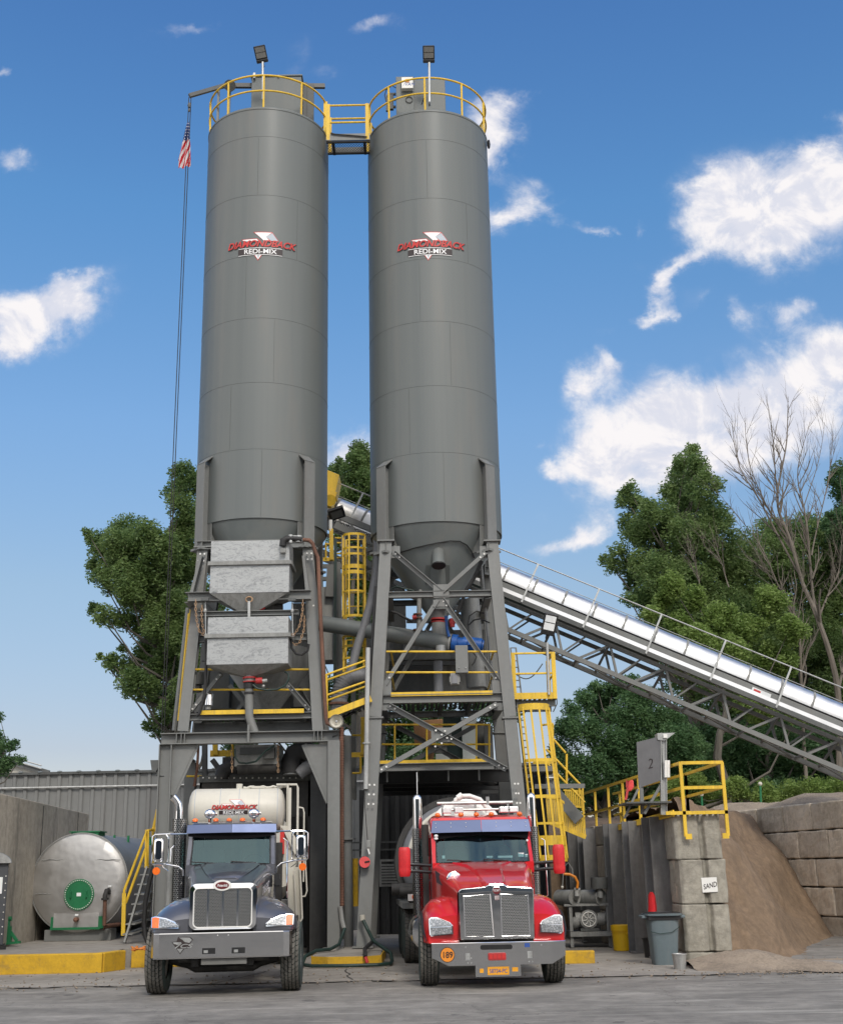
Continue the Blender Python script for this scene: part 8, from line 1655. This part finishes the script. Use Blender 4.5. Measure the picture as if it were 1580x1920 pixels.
g = MB(); g.tube([(C0-.85, .95, .5), (C0-.5, .95, .38), (C0+.5, .95, .38), (C0+.85, .95, .5)], .07, 10); g.box(C0-.47, C0-.36, .3, 1.6, .36, .46); g.box(C0+.36, C0+.47, .3, 1.6, .36, .46); g.box(C0-.5, C0+.5, .3, 1.5, .5, .75); B_('front_axle', g, 'chassis_black')
g = MB(); g.cyl((C0-1.1, 4.9, 1.42), (C0-1.5, 4.9, 1.42), .11, n=16); g.cyl((C0-1.1, 4.8, 1.38), (C0-1.35, 4.8, 1.38), .1, n=12); B_('side_pipe', g, 'chassis_black')
g = MB(); g.box(C0-1.22, C0-1.02, 4.0, 4.1, 1.22, 1.34); B_('side_lamp_box', g, 'white_paint'); g = MB(); g.cyl((C0-1.10, 3.95, 1.29), (C0-1.10, 4.0, 1.29), .05, n=12); B_('side_lamp', g, 'orange_lens')
g = MB(); g.box(C0-1.28, C0-1.0, 5.2, 9.2, 1.05, 1.15); g.box(C0+1.0, C0+1.28, 5.2, 9.2, 1.05, 1.15); B_('rear_mudguard', g, 'machine_grey')
wheel(T, C0-1.02, 1.0, outer=-1, steer=R(-2)); wheel(T, C0+.98, 1.0, outer=1, steer=R(-2))
for y in (5.9, 7.25, 8.6):
    for s_ in (-1, 1): wheel(T, C0+s_*.99, y, w=.5, outer=s_, front=False)
# ---------------------------------------------------------------- trees
def leaf_mesh(name, centers, mat, parent, size, seed, flat=.5):
    rng = np.random.default_rng(seed); n = len(centers); c = np.asarray(centers)
    a = rng.normal(size=(n, 3)); a[:, 2] *= flat; a /= np.linalg.norm(a, axis=1)[:, None]
    b = rng.normal(size=(n, 3)); b -= (b*a).sum(1)[:, None]*a; b /= np.linalg.norm(b, axis=1)[:, None]
    s = size*rng.uniform(.6, 1.25, size=(n, 1)); w = s*.42
    v = np.stack([c-a*s, c+b*w-a*s*.1, c+a*s, c-b*w-a*s*.1], 1).reshape(-1, 3)
    me = bpy.data.meshes.new(name); me.vertices.add(4*n); me.vertices.foreach_set('co', v.ravel()); me.loops.add(4*n); me.loops.foreach_set('vertex_index', np.arange(4*n, dtype=np.int32))
    me.polygons.add(n); me.polygons.foreach_set('loop_start', np.arange(0, 4*n, 4, dtype=np.int32)); me.polygons.foreach_set('loop_total', np.full(n, 4, dtype=np.int32)); me.update(calc_edges=True); me.materials.append(MAT[mat])
    o = bpy.data.objects.new(name, me); COL.objects.link(o); o.parent = parent; return o
def tree(label, base, clumps, mat, leaves, size, seed, name='tree', trunk_r=.3, trunk_top=None, bark='bark', group=None, branches=True):
    """clumps: list of (x, y, z, r) in world units; leaf clusters fill each unevenly, limbs run from the trunk to them"""
    base = Vector(base); leaves = int(leaves*2.5); size = size*.60; rng = np.random.default_rng(seed); t_ = thing(name, label, 'tree', base, group=group); tb = -base
    topz = base[2]+((trunk_top or max(c[2] for c in clumps))-base[2])*.84; cx_ = sum(c[0] for c in clumps)/len(clumps); cy_ = sum(c[1] for c in clumps)/len(clumps)
    g = MB(); tp = []; nT = 9
    for k in range(nT+1): s = k/nT; tp.append(Vector((base.x+(cx_-base.x)*s**1.5+.18*math.sin(k*1.7+seed), base.y+(cy_-base.y)*s, base.z+(topz-base.z)*s)))
    g.tube([p+tb for p in tp], [trunk_r*(1-.88*k/nT) for k in range(nT+1)], 8)
    g2 = MB()
    for (x, y, z, r_) in clumps:
        if not branches: break
        c = Vector((x, y, z)); zs_ = max(base.z+1, z-math.hypot(x-cx_, y-cy_)*1.1-r_*.6); s = min(.97, max(0.05, (zs_-base.z)/(topz-base.z))); a = tp[int(s*nT)].lerp(tp[min(nT, int(s*nT)+1)], s*nT-int(s*nT)); m_ = a.lerp(c, .5)+Vector((rng.uniform(-.2, .2), 0, -.15*(c-a).length))
        rr_ = trunk_r*.32*(1-s*.6); g2.tube([p+tb for p in (a, m_, c)], [rr_, rr_*.6, rr_*.2], 5)
    g.build('trunk', bark, t_, local=True)
    if g2.v: g2.build('branches', bark, t_, local=True)
    vol = np.array([c[3]**2.2 for c in clumps]); cnt = np.maximum(30, (leaves*vol/vol.sum()).astype(int)); pts = []
    for (x, y, z, r_), n in zip(clumps, cnt):
        m_ = max(6, int(16*r_**1.3)+4); sub = rng.normal(size=(m_, 3)); sub /= np.linalg.norm(sub, axis=1)[:, None]; sub *= r_*rng.uniform(.1, 1.0, size=(m_, 1))**.45; sub[:, 2] *= .9
        rs = np.minimum(r_*.6, rng.uniform(.18, .48, size=m_)*(.6+.4*r_)); ch = rng.choice(m_, size=n, p=rs**1.9/(rs**1.9).sum()); d = rng.normal(size=(n, 3)); d /= np.linalg.norm(d, axis=1)[:, None]; d *= rng.uniform(.1, 1.25, size=(n, 1))**.6
        lc = sub[ch]+d*rs[ch][:, None]; un = rng.random(n) < .34; e = rng.normal(size=(n, 3)); e /= np.linalg.norm(e, axis=1)[:, None]; e *= r_*rng.uniform(.05, 1.12, size=(n, 1))**.5; lc[un] = e[un]; pts.append(np.array([x, y, z])+lc)
    pts = np.concatenate(pts)-np.array(base); leaf_mesh('crown', pts, mat, t_, size, seed); return t_
def pc(l, Y, dY=1.2, seed=0, k=1.0):
    """clumps from (x, y, radius in px) at depth about Y"""
    rnd = random.Random(seed); out = []
    for (x, y, r_) in l:
        yy = Y+rnd.uniform(-dY, dY); p = W(x, y, yy); s = (W(x+1, y, yy)-W(x, y, yy)).length; out.append((p.x, p.y, p.z, r_*s*k))
    return out
# left poplar
L1 = [(345, 890, 22), (355, 905, 24), (330, 920, 20), (338, 950, 26), (352, 985, 26), (340, 1010, 30), (350, 1050, 36), (240, 995, 30), (215, 1015, 26), (270, 1005, 30), (180, 1010, 18), (165, 1000, 10), (196, 1030, 22), (300, 1030, 32), (250, 1040, 38), (210, 1065, 28), (290, 1070, 40), (330, 1090, 40), (180, 1060, 16), (190, 1085, 18), (240, 1090, 34), (205, 1105, 14), (285, 1120, 38), (330, 1140, 40), (245, 1125, 22),
      (175, 1142, 12), (195, 1150, 18), (220, 1160, 18), (245, 1165, 18), (260, 1180, 18), (300, 1175, 32), (335, 1195, 32), (205, 1240, 14), (225, 1250, 20), (188, 1232, 8), (250, 1275, 24), (280, 1230, 30), (310, 1240, 32), (330, 1260, 26), (270, 1290, 26), (300, 1300, 26), (240, 1295, 12), (320, 1320, 18), (300, 1345, 18), (285, 1365, 14), (310, 1365, 12), (293, 1378, 8), (230, 1215, 8), (250, 1250, 14)]
tree('big dark poplar tree behind the left silo tower', (W(372, 1700, 43).x, 43, 0), pc(L1+[(270, 1110, 36), (300, 1150, 34), (320, 1210, 34), (290, 1205, 26), (330, 1330, 24), (225, 1045, 26), (290, 1260, 24), (345, 1290, 26)], 43, 1.5, 1, 1.08)+pc([(385, 960, 30), (400, 1040, 40), (390, 1130, 40), (380, 1230, 40), (370, 1310, 30), (395, 1330, 30)], 43, 1.5, 2), 'poplar_leaf', 52000, .115, 3, 'poplar_tree', .38, W(380, 1000, 43).z)
L2 = [(677, 840, 16), (668, 860, 20), (688, 870, 24), (660, 885, 22), (690, 905, 28), (640, 875, 14), (628, 880, 14), (615, 900, 16), (650, 910, 24), (672, 930, 28), (700, 950, 28), (660, 960, 24), (640, 940, 22), (690, 990, 30), (650, 1010, 26), (670, 1050, 30), (695, 1080, 34), (660, 1100, 26), (680, 1150, 34), (660, 1200, 30), (690, 1230, 34), (670, 1290, 36), (640, 1340, 30), (690, 1350, 36), (670, 1420, 34), (610, 1340, 20), (600, 1290, 24)]
tree('leafy tree seen in the gap between the two silos', (W(680, 1700, 42).x, 42, 0), pc(L2, 42, 1.2, 4), 'poplar_leaf', 26000, .11, 5, 'poplar_tree', .3, W(680, 900, 42).z)
tree('dark tree behind the middle floor of the towers', (W(770, 1700, 44).x, 44, 0), pc([(750, 1300, 50), (800, 1340, 50), (740, 1380, 46), (790, 1420, 50), (850, 1380, 44), (720, 1260, 36), (580, 1400, 40), (450, 1400, 36), (500, 1350, 40), (420, 1350, 36), (880, 1300, 36), (930, 1330, 40), (420, 1260, 40), (480, 1250, 40), (560, 1250, 40), (540, 1320, 36), (440, 1300, 40), (590, 1200, 34), (600, 1330, 34)], 44, 1.2, 7), 'locust_leaf', 26000, .12, 8, 'bushy_tree', .3)
# right: tall poplars
random.seed(21)
L3 = [(1300, 850, 14), (1285, 865, 20), (1310, 875, 20), (1290, 900, 30), (1320, 915, 26), (1275, 930, 28), (1305, 950, 40), (1180, 920, 14), (1172, 935, 16), (1195, 945, 18), (1215, 960, 20), (1240, 965, 26), (1180, 980, 20), (1205, 995, 28), (1240, 1010, 36), (1290, 1010, 44), (1340, 970, 28), (1335, 1020, 42), (1160, 1030, 14), (1135, 1050, 12), (1150, 1062, 14), (1180, 1060, 20), (1210, 1060, 30), (1190, 1090, 20), (1240, 1080, 44), (1290, 1090, 50), (1350, 1080, 48), (1390, 1050, 40), (1200, 1120, 20), (1180, 1125, 12), (1240, 1150, 40), (1290, 1160, 50), (1350, 1150, 50), (1400, 1130, 46), (1225, 1190, 24), (1270, 1215, 40), (1330, 1220, 50), (1390, 1210, 50), (1440, 1180, 50), (1300, 1270, 40), (1360, 1290, 50), (1420, 1270, 50)]
tree('tallest poplar tree with a pointed top behind the conveyor', (W(1330, 1700, 50).x, 50, 3), pc(L3, 50, 1.8, 9, 1.16), 'poplar_leaf', 70000, .13, 10, 'poplar_tree', .4, W(1300, 880, 50).z)
L4 = [(1440, 1000, 26), (1470, 1010, 36), (1510, 1000, 34), (1550, 1010, 40), (1590, 1000, 44), (1430, 1050, 36), (1480, 1060, 46), (1540, 1070, 50), (1590, 1070, 50), (1460, 1120, 50), (1530, 1140, 50), (1590, 1150, 50), (1480, 1200, 50), (1550, 1220, 54), (1600, 1230, 50), (1500, 1290, 50), (1570, 1300, 50)]
tree('broad green tree behind the bare tree at the right', (W(1520, 1700, 54).x, 54, 3), pc(L4, 54, 1.8, 12, 1.15), 'poplar_leaf', 42000, .14, 13, 'poplar_tree', .4)
L5 = [(1572, 880, 14), (1568, 900, 16), (1580, 920, 20), (1555, 970, 12), (1548, 985, 12), (1565, 1000, 18), (1585, 960, 22), (1590, 1010, 26)]
tree('dark tree crown cut by the right photo edge', (W(1640, 1700, 48).x, 48, 3), pc(L5, 48, .8, 14)+pc([(1610, 900, 40), (1620, 980, 50), (1640, 1080, 60)], 48, 1, 15), 'locust_leaf', 14000, .12, 16, 'poplar_tree', .35)
L6 = [(1260, 1100, 24), (1240, 1130, 20), (1300, 1120, 26), (1350, 1160, 30), (1270, 1170, 26), (1400, 1180, 30), (1440, 1130, 30), (1370, 1220, 30), (1310, 1200, 30), (1220, 1150, 16), (1460, 1240, 34), (1420, 1320, 36), (1500, 1330, 30), (1480, 1180, 26)]
tree('lighter green young poplar in front of the tall one', (W(1370, 1700, 45).x, 45, 3), pc(L6, 45, 1, 17), 'poplar_leaf_light', 17000, .125, 18, 'poplar_tree', .22)
L7 = [(1150, 1290, 22), (1120, 1290, 16), (1180, 1290, 26), (1100, 1310, 20), (1075, 1330, 18), (1130, 1330, 34), (1180, 1340, 40), (1090, 1370, 34), (1060, 1370, 22), (1140, 1400, 40), (1200, 1400, 44), (1060, 1430, 34), (1110, 1450, 40), (1170, 1460, 44), (1230, 1450, 44), (1240, 1360, 40), (1070, 1490, 34), (1280, 1400, 44), (1220, 1310, 22), (1045, 1400, 14), (1040, 1470, 20), (1120, 1500, 34), (1200, 1500, 40)]
tree('dark feathery locust tree right of the ladder cage', (W(1150, 1700, 46).x, 46, 2.5), pc(L7, 46, 1.5, 19), 'locust_leaf', 40000, .105, 20, 'locust_tree', .3)
L8 = [(1300+k*28+random.uniform(-8, 8), y+random.uniform(-14, 14), 40) for k in range(12) for y in (1390, 1450, 1500)]
tree('dense dark undergrowth trees above the block wall', (W(1440, 1700, 47).x, 47, 3), pc(L8, 47.5, 1.4, 22), 'locust_leaf', 42000, .12, 23, 'bushy_tree', .3)
L8b = [(1200+k*40+random.uniform(-10, 10), y+random.uniform(-14, 14), 50) for k in range(12) for y in (1200, 1280, 1360, 1440, 1510)]
L8b = [c for c in L8b if not (c[0] < 1260 and c[1] < 1300)]
tree('deep green tree belt farther behind the conveyor', (W(1400, 1700, 58).x, 58, 3), pc(L8b, 59, 1.5, 24), 'locust_leaf', 30000, .17, 25, 'bushy_tree', .4)
tree('green shrub below the conveyor beside the plate sign', (W(1300, 1700, 44).x, 44, 3), pc([(1270, 1480, 22), (1300, 1470, 26), (1340, 1490, 22), (1380, 1480, 24), (1430, 1490, 24), (1480, 1485, 24), (1530, 1480, 26), (1570, 1478, 26), (1240, 1500, 20)], 44, .6, 27), 'poplar_leaf_light', 9000, .09, 28, 'shrub', .12)
tree('tree branch with dark leaves at the left photo edge', (W(-70, 1700, 36).x, 36, 0), pc([(0, 1345, 10), (-10, 1380, 16), (12, 1400, 12), (28, 1396, 10), (38, 1424, 9), (18, 1428, 14), (0, 1440, 18), (-30, 1420, 30), (-50, 1370, 40)], 36, .4, 30), 'locust_leaf', 5000, .085, 31, 'leafy_tree', .2)
# dead bare tree (recursive limbs)
def bare(label, base, top, seed, r0=.22, spread=.42, depth=6, name='bare_tree', limbs=(), mains=()):
    rnd = random.Random(seed); base = Vector(base); t_ = thing(name, label, 'tree', base); g = MB(); twigs = MB()
    def grow(p, d, L, r_, k):
        n = 5; pts = [p]; rr_ = [r_]; q = p
        for i in range(n): d = (d+Vector((rnd.uniform(-.10, .10), rnd.uniform(-.10, .10), .05))).normalized(); q = q+d*L/n; pts.append(q); rr_.append(r_*(1-.45*(i+1)/n))
        (g if k > 2 else twigs).tube([x-base for x in pts], rr_, 6 if k > 2 else 4, cap=False)
        if k == 0: return
        nb_ = 3 if k > 3 else rnd.choice((3, 4))
        for j in range(nb_):
            i = n if j == 0 else rnd.randint(1, n-1); az = rnd.uniform(0, 2*PI); sp = spread*rnd.uniform(.6, 1.35)*(.45 if j == 0 else 1); s_, u, dd = frame3(d); nd = (dd*math.cos(sp)+(s_*math.cos(az)+u*math.sin(az))*math.sin(sp)); nd.z = max(nd.z, .1); nd.normalize()
            grow(pts[i], nd, L*rnd.uniform(.58, .80), rr_[i]*(.85 if j == 0 else .6), k-1)
    for pl_ in mains:
        q = [W(1107+a/2.004, 712+b/2.004, 46) for a, b, _ in pl_]; sm = []
        for i in range(len(q)-1):
            p0, p1, p2, p3 = q[max(i-1, 0)], q[i], q[i+1], q[min(i+2, len(q)-1)]
            for k in range(5):
                t = k/5; sm.append((.5*((2*p1)+(p2-p0)*t+(2*p0-5*p1+4*p2-p3)*t*t+(3*p1-p0-3*p2+p3)*t**3), pl_[i][2]+(pl_[i+1][2]-pl_[i][2])*t))
        sm.append((q[-1], pl_[-1][2])); g.tube([p-base+Vector((0, .1*math.sin(i*.6), 0)) for i, (p, _) in enumerate(sm)], [r*.55 for _, r in sm], 7, cap=False)
        for i in range(3, len(sm)-1):
            if sm[i][1] < .12 or rnd.random() < .35:
                d = (sm[i+1][0]-sm[i][0]).normalized(); az = rnd.uniform(0, 2*PI); s_, u, dd = frame3(d); sp = rnd.uniform(.35, .75); nd = dd*math.cos(sp)+(s_*math.cos(az)+u*math.sin(az))*math.sin(sp); nd.z = abs(nd.z)+.15; grow(sm[i][0], nd.normalized(), rnd.uniform(.5, 1.15), sm[i][1]*.5, rnd.choice((1, 2, 2)))
    for (x0, y0, x1, y1, Y, r_, k) in limbs:
        a, b_ = W(x0, y0, Y), W(x1, y1, Y); d = (b_-a); L = d.length; grow(a, d.normalized(), L, r_, k)
    g.build('limbs', 'dead_bark', t_, local=True); twigs.build('twigs', 'dead_bark', t_, local=True)
bare('bare leafless dead tree with many thin upright twigs at the right', (W(1572, 1500, 46).x, 46, 3), None, 5, mains=[
    [(935, 1600, .26), (930, 1180, .22), (845, 880, .17), (790, 740, .13), (740, 580, .10), (703, 440, .075), (735, 230, .045), (745, 60, .012)],
    [(790, 740, .09), (650, 480, .06), (560, 330, .035), (530, 130, .010)], [(745, 600, .06), (660, 470, .045), (600, 330, .03), (580, 140, .010)], [(703, 440, .05), (690, 280, .035), (665, 90, .010)],
    [(845, 880, .11), (822, 650, .08), (800, 480, .055), (780, 330, .035), (822, 160, .010)], [(830, 660, .06), (870, 480, .04), (900, 320, .025), (912, 200, .010)], [(800, 480, .04), (850, 330, .025), (878, 160, .010)],
    [(855, 905, .08), (900, 790, .05), (935, 700, .03), (950, 560, .012)], [(930, 1180, .12), (960, 1040, .08), (985, 880, .05)]])
bare('second thin pale bare tree in front of the green trees', (W(1500, 1500, 47).x, 47, 3), None, 8, spread=.5, mains=[[(810, 1500, .13), (790, 1100, .10), (770, 900, .075), (700, 760, .05), (620, 600, .03), (480, 420, .010)], [(770, 900, .04), (650, 700, .025), (540, 520, .010)], [(775, 940, .04), (800, 760, .025), (790, 620, .010)], [(430, 850, .05), (400, 720, .03), (370, 640, .012)], [(520, 780, .05), (490, 680, .03), (440, 600, .012)]])

# unseen, added behind the camera for glass, chrome and silo shells to mirror
B = thing('reflection_warehouse', 'unseen brown brick warehouse with dark doors, added across the street for reflections', 'building', (0, -26, 0))
MB().box(-60, 60, -40, -26, 0, 8.5).build('wall', 'concrete_block_brown', B); MB().box(-60.3, 60.3, -40.3, -25.7, 8.5, 9.0).build('roof', 'dark_steel', B)
for k in range(12): MB().box(-55+k*9.5, -50+k*9.5, -26.02, -25.9, 0, 4.6).build('door', 'dark_steel', B)
for k, (x, h) in enumerate(((-34, 11), (-21, 13), (-12, 10), (15, 12), (24, 14), (38, 11))):
    tree('street tree %s the warehouse across the road, unseen, added for reflections' % ('in front of' if k % 2 else 'beside'), (x, -20-k % 3, 0), [(x+random.uniform(-2, 2), -20+random.uniform(-2, 2), h-random.uniform(0, 6), 2.2) for _ in range(7)], 'locust_leaf', 3000, .5, 60+k, 'reflection_tree', .3, group='unseen street trees added for reflections')

for o in bpy.data.objects:
    if o.type == 'MESH' and len(o.data.polygons) < 30000:
        if any(p.use_smooth for p in o.data.polygons): o.data.set_sharp_from_angle(angle=R(38))
